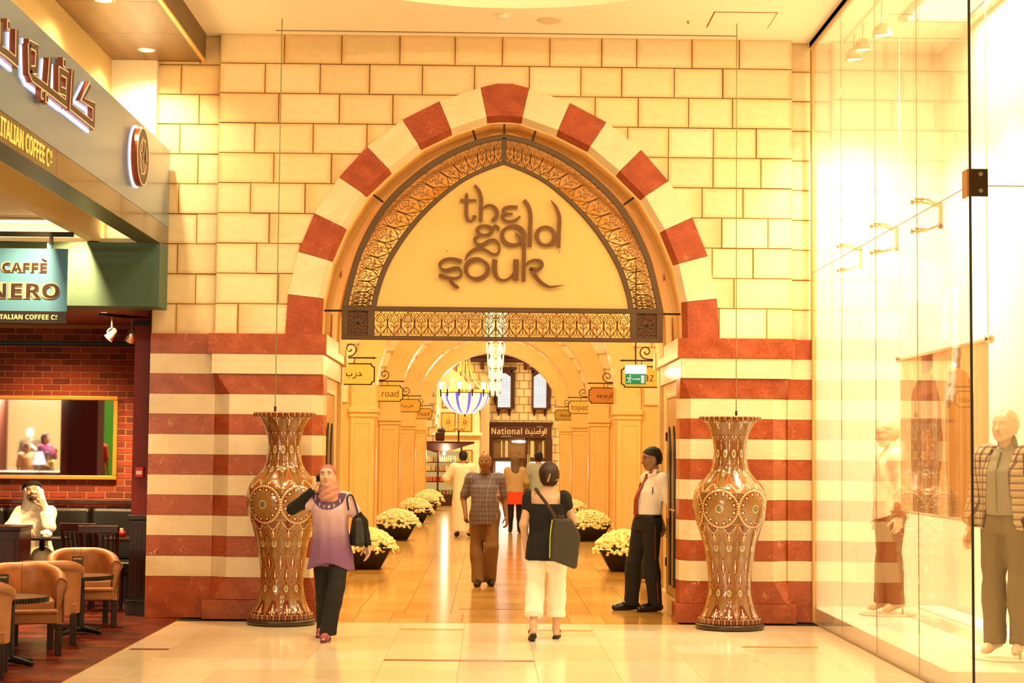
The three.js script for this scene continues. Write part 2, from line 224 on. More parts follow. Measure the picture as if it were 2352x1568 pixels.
for (const s of [-1, 1]) {
  const m = (pl) => { const q = pl.map(([x, z]) => [s * x + CX, z]); return s < 0 ? q.slice().reverse() : q; }; // written for x > 0, plan order counter-clockwise from above
  const cham = [[1.87, -0.2], [1.885, 0.0], [1.99, 0.12], [2.86, 0.12], [3.03, 0.0], [3.03, -0.2]], sq = [[1.87, -0.2], [1.885, 0.1], [1.9, 0.12], [3.0, 0.12], [3.03, 0.1], [3.03, -0.2]];
  const put = (a, b, y0, y1, mat, name = 'marble_band') => mesh(name, uvm(prism(m(a), m(b), y0 + 0.0015, y1 - 0.0015), 0.8, rr(0, 1), rr(0, 1)), mat, facade);
  const rect = (x0, x1, z0, z1) => [[x0, z0], [x0, z1], [x1, z1], [x1, z0]], slab = (x0, x1, z0, z1, y0, y1, mat, name) => put(rect(x0, x1, z0, z1), rect(x0, x1, z0, z1), y0, y1, mat, name);
  slab(1.852, 3.09, -0.2, 0.15, yb(1), yb(0), M.red, 'cornice_band'); slab(1.892, 3.05, -0.2, 0.14, yb(2), yb(1), M.cream, 'cornice_band');
  for (let k = 2; k < 13; k++) put(k === 12 ? sq : cham, k === 2 ? sq : cham, k === 12 ? 0.2 : yb(k + 1), yb(k), k % 2 ? M.cream : M.red);
  put([[1.83, -0.2], [1.83, 0.16], [3.1, 0.16], [3.1, -0.2]], [[1.83, -0.2], [1.83, 0.16], [3.1, 0.16], [3.1, -0.2]], 0, 0.2, M.red, 'plinth_stone');
  const fx = s < 0 ? 3.72 : 3.32;                                        // flat flank beside the pier
  for (let k = 0; k < 13; k++) put([[3.03, -0.5], [3.03, 0.02], [fx, 0.02], [fx, -0.5]], [[3.03, -0.5], [3.03, 0.02], [fx, 0.02], [fx, -0.5]], k === 12 ? 0 : yb(k + 1), yb(k), k % 2 ? M.cream : M.red);
  // amber return of the cornice along the passage, and the lining of the passage wall
  slab(1.845, 1.99, -2.1, 0.145, yb(1) + 0.002, yb(0) - 0.002, M.amber, 'cornice_return'); slab(1.885, 1.99, -2.1, 0.135, yb(2) + 0.002, yb(1) - 0.002, M.amber, 'cornice_return'); slab(1.82, 1.99, -2.3, -2.1, yb(1) - 0.02, yb(0) - 0.03, M.amber, 'cornice_return'); slab(1.87, 1.99, -2.3, -2.1, yb(2) - 0.02, yb(1) - 0.03, M.amber, 'cornice_return');
  slab(1.87, 2.3, -2.16, -2.02, 0, yb(2), M.amber, 'jamb_post'); slab(1.915, 1.99, -2.02, -0.2, 0, yb(2), M.amber, 'jamb_lining'); slab(1.875, 1.99, -2.16, -0.1, 0, 0.2, M.amber, 'jamb_plinth');
}
/* service doors in the jambs: dark wood with two lancet slots, brass trim */
for (const s of [-1, 1]) {
  const d = struct('door'); d.name = s < 0 ? 'door_1' : 'door_2'; d.position.set(s * 1.9 + CX, 0.2, -0.72); d.rotation.y = s < 0 ? PI / 2 : -PI / 2;
  mesh('door_frame', [rbox(0.05, 2.2, 0.05, -0.52, 1.1, 0.0), rbox(0.05, 2.2, 0.05, 0.52, 1.1, 0), rbox(1.09, 0.05, 0.05, 0, 2.2, 0)], M.amber, d);
  mesh('door_leaf', rbox(0.98, 2.16, 0.03, 0, 1.09, 0, 0.004), std(0xb98a44, 0.4), d);
  const lan = (x, w, y0, y1) => { const sh = new THREE.Shape(); sh.moveTo(x - w / 2, y0); sh.lineTo(x + w / 2, y0); sh.lineTo(x + w / 2, y1 - w * 1.4); sh.quadraticCurveTo(x + w / 2, y1 - w * 0.5, x, y1); sh.quadraticCurveTo(x - w / 2, y1 - w * 0.5, x - w / 2, y1 - w * 1.4); return ext(sh, 0.02, 0.004, 0.012); };
  for (const x of [-0.23, 0.23]) { mesh('lancet_panel', lan(x, 0.34, 0.12, 1.86), M.darkwood, d); const l = mesh('lancet_rib', [box(0.014, 1.7, 0.012, x, 0.98, 0.034), box(0.34, 0.02, 0.012, x, 0.95, 0.034)], std(0xc79b55, 0.4), d); }
  mesh('door_handle', bar([0.0, 0.85, 0.06], [0.0, 1.2, 0.06], 0.012), M.brass, d);
  for (const y of [0.35, 1.05, 1.75]) mesh('hinge', rbox(0.03, 0.1, 0.04, -0.49, y, 0.02), M.darkwood, d);
}
/* floors */
const hallFloor = struct('floor', uvm(box(18, 0.2, 22.5, 0.5, -0.112, 11.2)), M.tile);
const JX = [-3.3, -2.91, -2.27, -1.62, -0.98, -0.34, 0.29, 0.935, 1.58, 2.22, 2.86, 3.32];
const tileMats = [0xffffff, 0xfbf6ec, 0xfffaf0, 0xf7f0e4].map((c) => std(c, 0.13, 0, { map: floorTex }));
for (let r = 0; r < 13; r++) for (let i = 0; i < JX.length - 1; i++) { const z0 = 0.395 + r * 0.6435, w = JX[i + 1] - JX[i] - 0.002; const g = uvm(rbox(w, 0.012, 0.6415, (JX[i] + JX[i + 1]) / 2, -0.006, z0 + 0.3217, 0.0015, 1), 1, rr(0, 1), rr(0, 1)); mesh('floor_tile', g, tileMats[Math.floor(rr(0, 4))], hallFloor); }
for (const [x0, x1, z, c] of [[-0.98, 0.29, 3.61, 0x7c3a22], [-3.245, -2.91, 2.96, 0x6e1f1a], [-0.97, -0.34, 1.04, 0xb98232], [2.22, 2.92, 2.4, 0xb07a38], [0.29, 0.93, 1.04, 0xb98232]]) mesh('inlay_strip', box(x1 - x0, 0.008, 0.1, (x0 + x1) / 2, -0.0015, z), std(c, 0.3), hallFloor);
const corrFloor = struct('floor', uvm(box(7, 0.2, 37.4, 0, -0.112, -18.3)), M.corr); corrFloor.name = 'floor_corridor';
struct('floor_end_hall', uvm(box(22, 0.2, 14, 0, -0.103, -44)), M.corr);
mesh('threshold_strip', box(4.2, 0.01, 0.03, 0, -0.004, 0.38), std(0xc99a4c, 0.3), corrFloor);
const corrMats = [0xffffff, 0xf2e2c4, 0xffeed0, 0xe6d2ac].map((c) => std(c, 0.15, 0, { map: corrTex }));
for (let r = 0; r < 26; r++) for (let i = 0; i < 10; i++) { const w = r < 2 ? 0.375 : 0.51, n = r < 2 ? 10 : 10; const z1 = 0.36 - r * 0.5, x0 = -n * w / 2 + i * w; mesh('floor_tile', uvm(rbox(w - 0.004, 0.012, 0.496, x0 + w / 2, -0.006, z1 - 0.25, 0.0015, 1), 1, rr(0, 1), rr(0, 1)), corrMats[Math.floor(rr(0, 4))], corrFloor); }
mesh('inlay_strip', box(0.72, 0.006, 0.03, -0.07, -0.001, -1.23), std(0x6e4a1c, 0.3), corrFloor);
/* ceilings and shell of the mall hall */
{
  const sh = shapeOf([[-8, -22.5], [-8, 0.13], [9, 0.13], [9, -22.5]]), hole = new THREE.Path(); hole.absellipse(0.03, -2.95, 1.95, 1.72, 0, 2 * PI); sh.holes.push(hole);
  struct('ceiling', new THREE.ExtrudeGeometry(sh, { depth: 0.1, bevelEnabled: false, curveSegments: 48 }).rotateX(-PI / 2).translate(0, 6.2, 0), M.ceiling);
  const dome = struct('ceiling_dome', lathe([[1.0, 0], [1.0, 0.12], [0.95, 0.28], [0.7, 0.42], [0.3, 0.48], [0.001, 0.49]], 48).scale(1.97, 1, 1.74).translate(0.03, 6.22, 2.95), std(0xf0e4cc, 0.9, 0, { side: THREE.DoubleSide }));
  const lm = thing('dome_pendant_light', 'glowing drum light hanging in the shallow ceiling dome', 'ceiling light', [0.03, 6.5, 2.95]);
  mesh('shade', lathe([[0.001, 0], [0.18, 0], [0.2, 0.03], [0.2, 0.1], [0.001, 0.11]], 24), lit(WARM, 2.0), lm); mesh('stem', cyl(0.015, 0.015, 0.1, 0, 0.1, 0), M.steel, lm);
  point([0.03, 6.44, 2.95], WARM, 5);
  struct('wall_front', box(18, 7, 0.2, 0.5, 3.4, 22.4), M.plaster); struct('wall_right', box(0.2, 7, 15, 8.2, 3.4, 14), M.plaster);
  const slot = thing('slot_diffuser', 'long narrow air slot across the ceiling above the facade', 'vent', [0.03, 6.2, 0.2]);
  mesh('frame', [box(4.98, 0.008, 0.02, 0, -0.004, 0.05), box(4.98, 0.008, 0.02, 0, -0.004, -0.03)], M.ceiling, slot); mesh('slot', box(4.9, 0.004, 0.05, 0, -0.001, 0.01), std(0x6a5a44, 0.9), slot);
  const h = thing('ceiling_hatch', 'square access hatch with a dark seam in the ceiling near the shop window', 'hatch', [2.43, 6.2, 0.88]);
  mesh('panel', box(0.62, 0.008, 0.62, 0, -0.004, 0), M.ceiling, h); mesh('seam', [box(0.64, 0.004, 0.012, 0, -0.002, 0.316), box(0.012, 0.004, 0.64, -0.316, -0.002, 0), box(0.012, 0.004, 0.64, 0.316, -0.002, 0), box(0.64, 0.004, 0.006, 0, -0.002, -0.316)], std(0x9a6a3a, 0.9), h);
  const sd = thing('smoke_detector', 'small round smoke detector beside the ceiling dome', 'smoke detector', [-0.016, 6.2, 0.985]); mesh('base', lathe([[0.001, -0.05], [0.05, -0.045], [0.07, -0.02], [0.075, 0]], 20), M.white, sd);
  const sp = thing('ceiling_speaker', 'flat round speaker grille in the ceiling right of the dome', 'speaker', [0.466, 6.2, 0.76]); mesh('grille', lathe([[0.001, -0.012], [0.12, -0.012], [0.13, 0]], 28), std(0xe0cfae, 0.9), sp);
  const s3 = thing('sprinkler', 'tiny sprinkler in the ceiling left of the access hatch', 'sprinkler', [1.9, 6.2, 0.8]); mesh('head', lathe([[0.001, -0.03], [0.02, -0.028], [0.012, -0.01], [0.03, 0]], 14), M.steel, s3);
}
for (const [s, x, z, what] of [[-1, -2.29, 0.7, 'left'], [1, 2.4, 0.75, 'right']]) {       // thin steel line from the ceiling to just above each vase
  const w = thing('suspension_rod', 'thin green steel rod hanging from the ceiling above the ' + what + ' mosaic vase', 'rod', [x, 2.2, z]);
  mesh('rod', cyl(0.005, 0.005, 4.0, 0, 0, 0, 8), std(0x7c8a58, 0.4, 0.3), w); mesh('clip', cyl(0.012, 0.012, 0.05, 0, -0.05, 0, 8), M.darkwood, w);
}
/* corridor: bays between arch walls */
struct('ceiling_corridor', box(7, 0.12, 36.6, 0, 6.5, -19), M.ceiling);
for (const s of [-1, 1]) struct(s < 0 ? 'wall_corridor_left' : 'wall_corridor_right', uvm(box(0.2, 6.5, 36.6, s * 3.4, 3.25, -19), 0.5), M.amberRough);
const SPR = 2.8, AR = 2.1;
const arcPts = (r, n = 28) => { const p = []; for (let i = 0; i <= n; i++) { const a = PI * i / n; p.push([r * Math.cos(a), SPR + r * Math.sin(a)]); } return p; };
for (const [i, z] of [-12, -20.1, -28.2, -36.4].entries()) {
  const w = struct('wall_arch_' + (i + 1)); w.position.set(0, 0, z);
  const sh = shapeOf([[-3.4, 0], [-3.4, 6.5], [3.4, 6.5], [3.4, 0], [AR + 0.02, 0], ...arcPts(AR + 0.02), [-AR - 0.02, 0]]);
  mesh('wall_core', uvm(ext(sh, 0.6, 0, -0.6), 0.5), M.amberRough, w);
  const band = shapeOf([[AR, 0], ...arcPts(AR), [-AR, 0], [-AR - 0.44, 0], ...arcPts(AR + 0.44).reverse(), [AR + 0.44, 0]]);
  mesh('archivolt', uvm(ext(band, 0.66, 0.012, -0.62), 0.5), M.amber, w);
  const mold = shapeOf([...arcPts(AR + 0.40), ...arcPts(AR + 0.36).reverse()]); mesh('moulding', ext(mold, 0.02, 0.006, 0.03), M.amber, w);
  for (const s of [-1, 1]) {
    mesh('impost', uvm(rbox(0.5, 0.09, 0.76, s * (AR + 0.215), SPR - 0.32, -0.3, 0.01), 0.5), M.amber, w); mesh('impost', uvm(rbox(0.475, 0.05, 0.73, s * (AR + 0.215), SPR - 0.42, -0.3, 0.01), 0.5), M.amber, w);
    mesh('panel_moulding', [box(0.012, 2.0, 0.016, s * (AR + 0.1), 1.25, 0.041), box(0.012, 2.0, 0.016, s * (AR + 0.36), 1.25, 0.041), box(0.27, 0.012, 0.016, s * (AR + 0.23), 2.25, 0.041)], M.amber, w);
    mesh('skirting', uvm(rbox(0.48, 0.14, 0.74, s * (AR + 0.215), 0.07, -0.3, 0.006), 0.5), M.amber, w);
    mesh('corner_bead', cyl(0.014, 0.014, SPR - 0.5, s * (AR + 0.004), 0.1, 0.032, 10), M.brass, w);
    for (let r = 0; r < 9; r++) { const y0 = 2.6 + r * 0.34, o = r % 2 ? 0.28 : 0; for (let x = 0.2 + o - 0.56; x < 3.4; x += 0.56) { const a = Math.max(x, 0), b = Math.min(x + 0.556, 3.38); let lowest = y0, keep = b > a + 0.1; const dist = Math.hypot(b, Math.max(0, y0 + 0.336 - SPR)); if (y0 + 0.336 < SPR ? b < AR + 0.46 : dist < AR + 0.44) keep = false; if (keep) { const N = 8, pts = []; for (let k = 0; k <= N; k++) { const xx = lerp(a, b, k / N), hh = xx < AR + 0.42 ? SPR + Math.sqrt(Math.max(0, (AR + 0.42) ** 2 - xx * xx)) : -1; if (Math.max(hh, y0) < y0 + 0.33) pts.push([s * xx, Math.max(hh, y0)]); } if (pts.length > 1) { const l = pts.length; const P = [...pts, [pts[l - 1][0], y0 + 0.336], [pts[0][0], y0 + 0.336]]; if (s < 0) P.reverse(); mesh('stone_block', uv01(ext(P, 0.03, 0.004, 0)), M.stone[Math.floor(rr(0, 4))], w); } } } }
  }
}
/* ---------- the pointed hanging sign ---------- */
{
  const sg = thing('entrance_sign', 'large pointed bronze sign reading the gold souk hanging inside the striped arch', 'sign', [CX, 0, -0.1]);
  const fo = [[0, 5.17], [0.3, 5.1], [0.77, 4.87], [1.27, 4.42], [1.555, 3.909], [1.68, 3.45], [1.715, 3.272]], fi = [[0, 5.11], [0.28, 5.045], [0.735, 4.815], [1.225, 4.37], [1.5, 3.87], [1.615, 3.45], [1.65, 3.272]];
  const io = [[0, 4.885], [0.25, 4.79], [0.5, 4.65], [0.93, 4.265], [1.25, 3.8], [1.375, 3.45], [1.41, 3.272]], ii = [[0, 4.84], [0.25, 4.742], [0.49, 4.605], [0.895, 4.225], [1.195, 3.78], [1.315, 3.45], [1.35, 3.272]];
  const sp = (pts, n = 40) => new THREE.CatmullRomCurve3(pts.map((p) => V(p[0], p[1], 0)), false, 'centripetal').getPoints(n).map((p) => [p.x, p.y]);
  const hoop = (a, b) => { const A = sp(a), B = sp(b); return [...A.map((p) => [-p[0], p[1]]).reverse(), ...A.slice(1), ...B.slice(1).reverse(), ...B.map((p) => [-p[0], p[1]])]; };
  mesh('outer_frame', ext(hoop(fo, fi), 0.07, 0.006, -0.035), M.bronze, sg);
  mesh('inner_frame', ext(hoop(io, ii), 0.07, 0.006, -0.035), M.bronze, sg);
  mesh('centre_bar', rbox(0.055, 0.28, 0.07, 0, 4.99, 0, 0.006), M.bronze, sg);
  const pan = sp(ii); mesh('face_panel', ext([...pan.map((p) => [-p[0], p[1]]).reverse(), ...pan.slice(1)], 0.04, 0, -0.03), std(0xdcb870, 0.7), sg);
  mesh('beam_rail', rbox(3.43, 0.052, 0.07, 0, 3.272, 0.002, 0.006), M.bronze, sg); mesh('beam_rail', rbox(3.43, 0.045, 0.07, 0, 2.963, 0.002, 0.006), M.bronze, sg);
  for (const s of [-1, 1]) {
    mesh('corner_block', [rbox(0.07, 0.27, 0.068, s * 1.68, 3.118, 0, 0.005), rbox(0.07, 0.27, 0.068, s * 1.4, 3.118, 0, 0.005), rbox(0.24, 0.27, 0.03, s * 1.54, 3.118, -0.01, 0.004)], M.bronze, sg);
    const st = []; for (const a of [0, PI / 4]) { const q = []; for (let k = 0; k <= 4; k++) { const t = a + PI / 4 + k * PI / 2; q.push([s * 1.54 + 0.125 * Math.cos(t), 3.118 + 0.125 * Math.sin(t), 0.01]); } st.push(ribbon(q, 0.014, 1, { sharp: 1 })); }
    for (let k = 0; k < 8; k++) { const t = k * PI / 4, u = [Math.cos(t), Math.sin(t)], n = [-u[1], u[0]]; st.push(ribbon([[s * 1.54, 3.118, 0.006], [s * 1.54 + u[0] * 0.06 + n[0] * 0.026, 3.118 + u[1] * 0.06 + n[1] * 0.026, 0.008], [s * 1.54 + u[0] * 0.085, 3.118 + u[1] * 0.085, 0.008], [s * 1.54 + u[0] * 0.06 - n[0] * 0.026, 3.118 + u[1] * 0.06 - n[1] * 0.026, 0.008], [s * 1.54, 3.118, 0.006]], 0.014, 3)); }
    mesh('rosette', merge(st).translate(0, 0, 0.006), std(0x6b452a, 0.5, 0.4), sg);
  }
  // openwork scroll motif on the unit cell u in [-0.5, 0.5], v in [0, 1]; widths relative
  const FRET = std(0x7c5626, 0.45, 0.5); const MOT = []; for (const s of [-1, 1]) MOT.push([[0, 0, 0.05], [s * 0.2, 0.16, 0.1], [s * 0.44, 0.36, 0.08], [s * 0.47, 0.6, 0.06], [s * 0.32, 0.78, 0.06], [s * 0.08, 0.9, 0.06], [0, 1, 0.05]], [[s * 0.5, 0.42, 0.05], [s * 0.48, 0.8, 0.05], [s * 0.36, 0.93, 0.05], [s * 0.24, 0.88, 0.05], [s * 0.3, 0.8, 0.05]], [[s * 0.5, 0.4, 0.05], [s * 0.47, 0.14, 0.05], [s * 0.34, 0.06, 0.05], [s * 0.24, 0.14, 0.05], [s * 0.33, 0.2, 0.05]], [[0, 0.3, 0.05], [s * 0.12, 0.4, 0.08], [s * 0.22, 0.46, 0.05], [s * 0.26, 0.38, 0.05], [s * 0.18, 0.34, 0.04]], [[0, 0.46, 0.05], [s * 0.14, 0.56, 0.06], [s * 0.3, 0.6, 0.09], [s * 0.2, 0.74, 0.06], [0, 0.86, 0.05]], [[0, 0.55, 0.04], [s * 0.1, 0.64, 0.05], [0, 0.74, 0.04]]);
  MOT.push([[0, 0, 0.06], [0, 0.5, 0.05]]);
  const fret = (map, cells) => { const out = []; for (let c = 0; c < cells; c++) for (const st of MOT) out.push(ribbon(st.map(([u, v, w]) => { const q = map(c + 0.5 + u, v); return [q[0], q[1], w * 0.15]; }), 0.012, 3)); return merge(out); };
  stuff(mesh('beam_fretwork', fret((u, v) => [-1.37 + u * 2.74 / 19, 2.985 + 0.262 * v], 19), FRET, sg));
  for (const s of [-1, 1]) { const A = sp(io, 200), B = sp(fi, 200); stuff(mesh('arch_fretwork', fret((u, v) => { const t = clamp(0.012 + u / 18 * 0.985, 0, 1), k = Math.min(199, Math.floor(t * 200)), f = t * 200 - k, a = [lerp(A[k][0], A[k + 1][0], f), lerp(A[k][1], A[k + 1][1], f)], b = [lerp(B[k][0], B[k + 1][0], f), lerp(B[k][1], B[k + 1][1], f)]; return [s * lerp(a[0], b[0], v), lerp(a[1], b[1], v)]; }, 18), FRET, sg)); }
  // lettering: strokes traced with their swelling widths; [x, y, width] in units of 0.765 mm
  const el = (cx, cy, rx, ry, w, lean) => { const p = []; for (let k = 0; k < 14; k++) { const t = k / 14 * 2 * PI; p.push([cx + (rx - w / 2) * Math.cos(t), cy + (ry - w / 2) * Math.sin(t), w * (0.72 + 0.55 * Math.abs(Math.cos(t - lean)))]); } p.closed = true; return p; };
  const L = {
    t: [[[437, 160, 6], [437, 195, 48], [437, 300, 52], [437, 470, 52], [452, 535, 38], [490, 562, 26], [530, 540, 26], [550, 500, 62], [556, 478, 40]], [[345, 268, 34], [460, 268, 32], [575, 268, 32]]],
    h: [[[548, 56, 44], [610, 140, 52], [640, 250, 54], [638, 400, 54], [638, 565, 50]], [[655, 400, 20], [710, 348, 32], [780, 340, 40], [845, 385, 50], [868, 450, 50], [848, 515, 58], [800, 560, 58]]],
    e: [[[1152, 370, 50], [1055, 358, 40], [975, 378, 40], [948, 412, 36], [990, 448, 28], [1087, 457, 28]], [[1000, 455, 26], [938, 488, 42], [960, 540, 42], [1050, 562, 28], [1135, 540, 40], [1190, 490, 22]]],
    g: [el(695, 690, 125, 86, 40, 0), [[800, 655, 22], [838, 628, 40], [880, 660, 54], [885, 690, 20]], [[620, 765, 34], [556, 812, 42], [588, 878, 38], [660, 892, 50], [760, 838, 50], [838, 830, 40], [890, 890, 32], [902, 970, 30], [868, 1025, 40], [800, 1020, 34], [715, 972, 44], [625, 945, 48], [530, 975, 48], [460, 1040, 38], [420, 1115, 10]]],
    o: [el(1090, 765, 180, 160, 52, -0.6), [[1115, 722, 6], [1170, 775, 44], [1215, 840, 66], [1240, 900, 56]]],
    l: [[[1240, 266, 60], [1300, 350, 58], [1330, 460, 58], [1328, 700, 58], [1325, 925, 56]]],
    d: [el(1545, 770, 148, 152, 48, 0), [[1610, 260, 6], [1685, 360, 44], [1732, 490, 56], [1730, 750, 58], [1726, 935, 56]], [[1690, 840, 30], [1630, 890, 50], [1560, 905, 30]]],
    s: [[[376, 1130, 62], [270, 1095, 46], [150, 1105, 48], [76, 1160, 40], [95, 1230, 34], [170, 1252, 52], [260, 1228, 56], [340, 1224, 40], [374, 1275, 28], [365, 1335, 32], [295, 1362, 34], [200, 1358, 46], [90, 1328, 58], [62, 1318, 40]], [[215, 1390, 40], [262, 1445, 52], [318, 1485, 54], [350, 1496, 12]]],
    o2: [el(592, 1235, 182, 165, 54, 0.7)],
    u: [[[840, 1098, 74], [840, 1270, 72], [880, 1358, 48], [960, 1390, 30], [1045, 1362, 34], [1110, 1290, 34]], [[1136, 1098, 76], [1136, 1395, 74]]],
    k: [[[1240, 850, 60], [1247, 980, 54], [1244, 1200, 54], [1244, 1410, 56]], [[1262, 1190, 24], [1320, 1132, 32], [1400, 1108, 38], [1478, 1132, 58], [1496, 1190, 54], [1440, 1238, 62], [1345, 1232, 50], [1400, 1322, 62], [1500, 1432, 56], [1600, 1480, 38], [1700, 1476, 24], [1812, 1455, 5]]],
  };
  const S = 0.000765, ca = Math.cos(0.0094), sa = Math.sin(0.0094), tr = (p) => { const x = (p[0] * 0.16578 + 1000 - 1158.5) / 0.16578 * S, y = 4.652 - (p[1] * 0.16578 + 420 - 420) / 0.16578 * S; return [x, y + x * sa / ca * 1, p[2] * S]; };
  for (const k of Object.keys(L)) mesh('letter', L[k].map((st, i) => ribbon(st.map(tr), 0.02, 6, { closed: st.closed }).translate(0, 0, 0.035 + 0.0016 * (i + (k === 'k' ? 2 : 0)))), std(0x6e4a2a, 0.4, 0.55), sg);
  for (const s of [-1, 1]) { mesh('letter_pin', [bar([-0.6 * s, 3.9, 0.0], [-0.6 * s, 3.9, 0.036], 0.004)], M.bronze, sg); for (const [a, b] of [[[1.7, 3.25], [1.93, 3.25]], [[1.29, 4.42], [1.41, 4.51]], [[0.3, 5.09], [0.34, 5.22]]]) mesh('bracket_rod', bar([s * a[0], a[1], -0.01], [s * b[0], b[1], -0.02], 0.011, 0.011, 8), M.iron, sg); }
  mesh('bracket_rod', bar([0, 5.16, -0.01], [0, 5.3, -0.02], 0.01, 0.01, 8), M.iron, sg);
}
/* ---------- two tall mosaic vases ---------- */
{
  const PR = [[0.302, 0.11], [0.296, 0.135], [0.262, 0.2], [0.232, 0.3], [0.219, 0.4], [0.222, 0.52], [0.24, 0.68], [0.268, 0.84], [0.31, 0.98], [0.35, 1.1], [0.374, 1.22], [0.374, 1.3], [0.356, 1.385], [0.315, 1.455], [0.255, 1.52], [0.21, 1.575], [0.183, 1.65], [0.169, 1.75], [0.167, 1.83], [0.178, 1.91], [0.204, 1.99], [0.25, 2.07], [0.288, 2.105]];
  const yB = 0.11, yT = 2.105;
  const tex = canvasTex(2048, 1792, (c, W, H) => {
    const Y = (m) => H - (m - yB) / (yT - yB) * H, mm = H / (yT - yB), CW = W / 12; c.fillStyle = '#7c4a20'; c.fillRect(0, 0, W, H);
    const iv = '#ecd9ae', dk = '#452a14', oc = '#a8743a', gr = '#77653c', rd = '#6c2812';
    for (let k = 0; k < 9000; k++) { c.fillStyle = ['#6e4018', '#8a5624', '#7a623c'][k % 3]; c.globalAlpha = 0.25; c.fillRect(rnd() * W, rnd() * H, 14, 5); } c.globalAlpha = 1;
    const poly = (p, f, st, lw) => { c.beginPath(); p.forEach((q, i) => (i ? c.lineTo(q[0], q[1]) : c.moveTo(q[0], q[1]))); c.closePath(); if (f) { c.fillStyle = f; c.fill(); } if (st) { c.strokeStyle = st; c.lineWidth = lw; c.stroke(); } };
    const dia = (x, y, w, h) => { [[1, dk], [0.88, oc], [0.76, gr], [0.62, '#8f5a26'], [0.4, gr]].forEach(([k, f]) => poly([[x, y - h * k], [x + w * k, y], [x, y + h * k], [x - w * k, y]], f)); c.fillStyle = oc; c.beginPath(); c.arc(x, y, 13, 0, 7); c.fill(); c.fillStyle = dk; c.beginPath(); c.arc(x, y, 5, 0, 7); c.fill(); };
    const zig = (ym, a, col, w) => { c.strokeStyle = col; c.lineWidth = w; c.beginPath(); for (let i = 0; i <= 24; i++) { const x = i * CW / 2, y = Y(ym) + (i % 2 ? -a : a) * mm; i ? c.lineTo(x, y) : c.moveTo(x, y); } c.stroke(); };
    const zigs = (ym, a) => { zig(ym, a, dk, 30); zig(ym, a, oc, 22); zig(ym, a, rd, 8); };
    const dot = (x, y, r, f = iv) => { c.fillStyle = f; c.beginPath(); c.arc(x, y, r, 0, 7); c.fill(); };
    const drop = (x, y, h, w = 11) => { poly([[x, y - h], [x + w, y], [x + w * 0.5, y + h * 0.4], [x, y + h], [x - w * 0.5, y + h * 0.4], [x - w, y]], iv); dot(x, y - h, w * 0.55); dot(x, y + h * 0.85, w * 0.6); };
    const flower = (x, y, r, n = 8) => { dot(x, y, r * 1.45, gr); for (let k = 0; k < n; k++) { const t = k / n * 2 * PI; dot(x + r * Math.cos(t), y + r * Math.sin(t), r * 0.28); } dot(x, y, r * 0.4, oc); };
    const ell = (x, ym, pts, f) => poly(pts.map(([a, b]) => [x + a, Y(ym) - b]), f, dk, 4);
    for (let i = 0; i < 12; i++) {
      const x = (i + 0.5) * CW, xe = i * CW;
      poly([[xe, Y(0.11)], [xe + CW / 2, Y(0.34)], [xe + CW, Y(0.11)]], rd, oc, 8);
      drop(xe + CW / 2, Y(0.16), 42, 13); dot(xe + CW / 2 - 26, Y(0.14), 9); dot(xe + CW / 2 + 26, Y(0.14), 9);
      dia(xe, Y(0.25), 62, 110); dia(xe, Y(2.0), 60, 92);
      flower(x, Y(0.37), 24); 
      poly([[x, Y(0.66)], [x + 50, Y(0.46)], [x, Y(0.4)], [x - 50, Y(0.46)]], rd, oc, 7); drop(x, Y(0.5), 54); dia(xe, Y(0.56), 44, 80);
      poly([[xe, Y(0.79)], [xe + 52, Y(0.61)], [xe, Y(0.53)], [xe - 52, Y(0.61)]], rd, oc, 7); drop(xe, Y(0.63), 56); if (i === 0) drop(W, Y(0.63), 56);
      dia(x, Y(0.7), 46, 78); flower(x, Y(0.82), 25); dia(xe, Y(0.82), 55, 100);
      poly([[xe + 6, Y(1.06)], [xe + CW / 2, Y(0.86)], [xe + CW - 6, Y(1.06)]], rd, oc, 12); drop(x, Y(0.93), 34, 12); for (let k = 1; k < 5; k++) { dot(x - k * 15 - 4, Y(0.955 + k * 0.019), 7); dot(x + k * 15 + 4, Y(0.955 + k * 0.019), 7); } dia(xe, Y(0.98), 34, 70);
      poly([[xe + 6, Y(1.38)], [xe + CW / 2, Y(1.57)], [xe + CW - 6, Y(1.38)]], '#9a5220', oc, 12); for (let k = 1; k < 6; k++) { dot(x - k * 14, Y(1.47 - k * 0.016), 8); dot(x + k * 14, Y(1.47 - k * 0.016), 8); } dia(xe, Y(1.49), 44, 80);
      flower(xe, Y(1.565), 22); flower(xe + CW, Y(1.565), 22); poly([[x - 26, Y(1.6)], [x, Y(1.63)], [x + 26, Y(1.6)], [x, Y(1.57)]], rd); dot(x, Y(1.6), 15);
      poly([[x, Y(1.74)], [x + 46, Y(1.64)], [x, Y(1.61)], [x - 46, Y(1.64)]], rd, oc, 6); drop(x, Y(1.675), 44); dia(xe, Y(1.7), 40, 60);
      flower(xe, Y(1.765), 30, 10); flower(xe + CW, Y(1.765), 30, 10);
      poly([[x - 44, Y(1.87)], [x, Y(1.9)], [x + 44, Y(1.87)], [x, Y(1.79)]], rd, oc, 6); drop(x, Y(1.848), 40);
      poly([[xe - 44, Y(1.93)], [xe, Y(1.96)], [xe + 44, Y(1.93)], [xe, Y(1.9)]], rd); for (const [a, b] of [[0, 22], [0, -22], [30, 0], [-30, 0]]) { dot(xe + a, Y(1.93) - b, 10); dot(xe + CW + a, Y(1.93) - b, 10); }
      poly([[x - 62, Y(2.1)], [x + 62, Y(2.1)], [x, Y(2.0)]], rd, oc, 8); drop(x, Y(2.055), 36, 13); dot(x - 30, Y(2.08), 9); dot(x + 30, Y(2.08), 9);
    }
    zigs(0.31, -0.045); zigs(0.43, 0.03); zigs(0.9, -0.05); zigs(1.905, 0.02); zigs(1.965, 0.02);
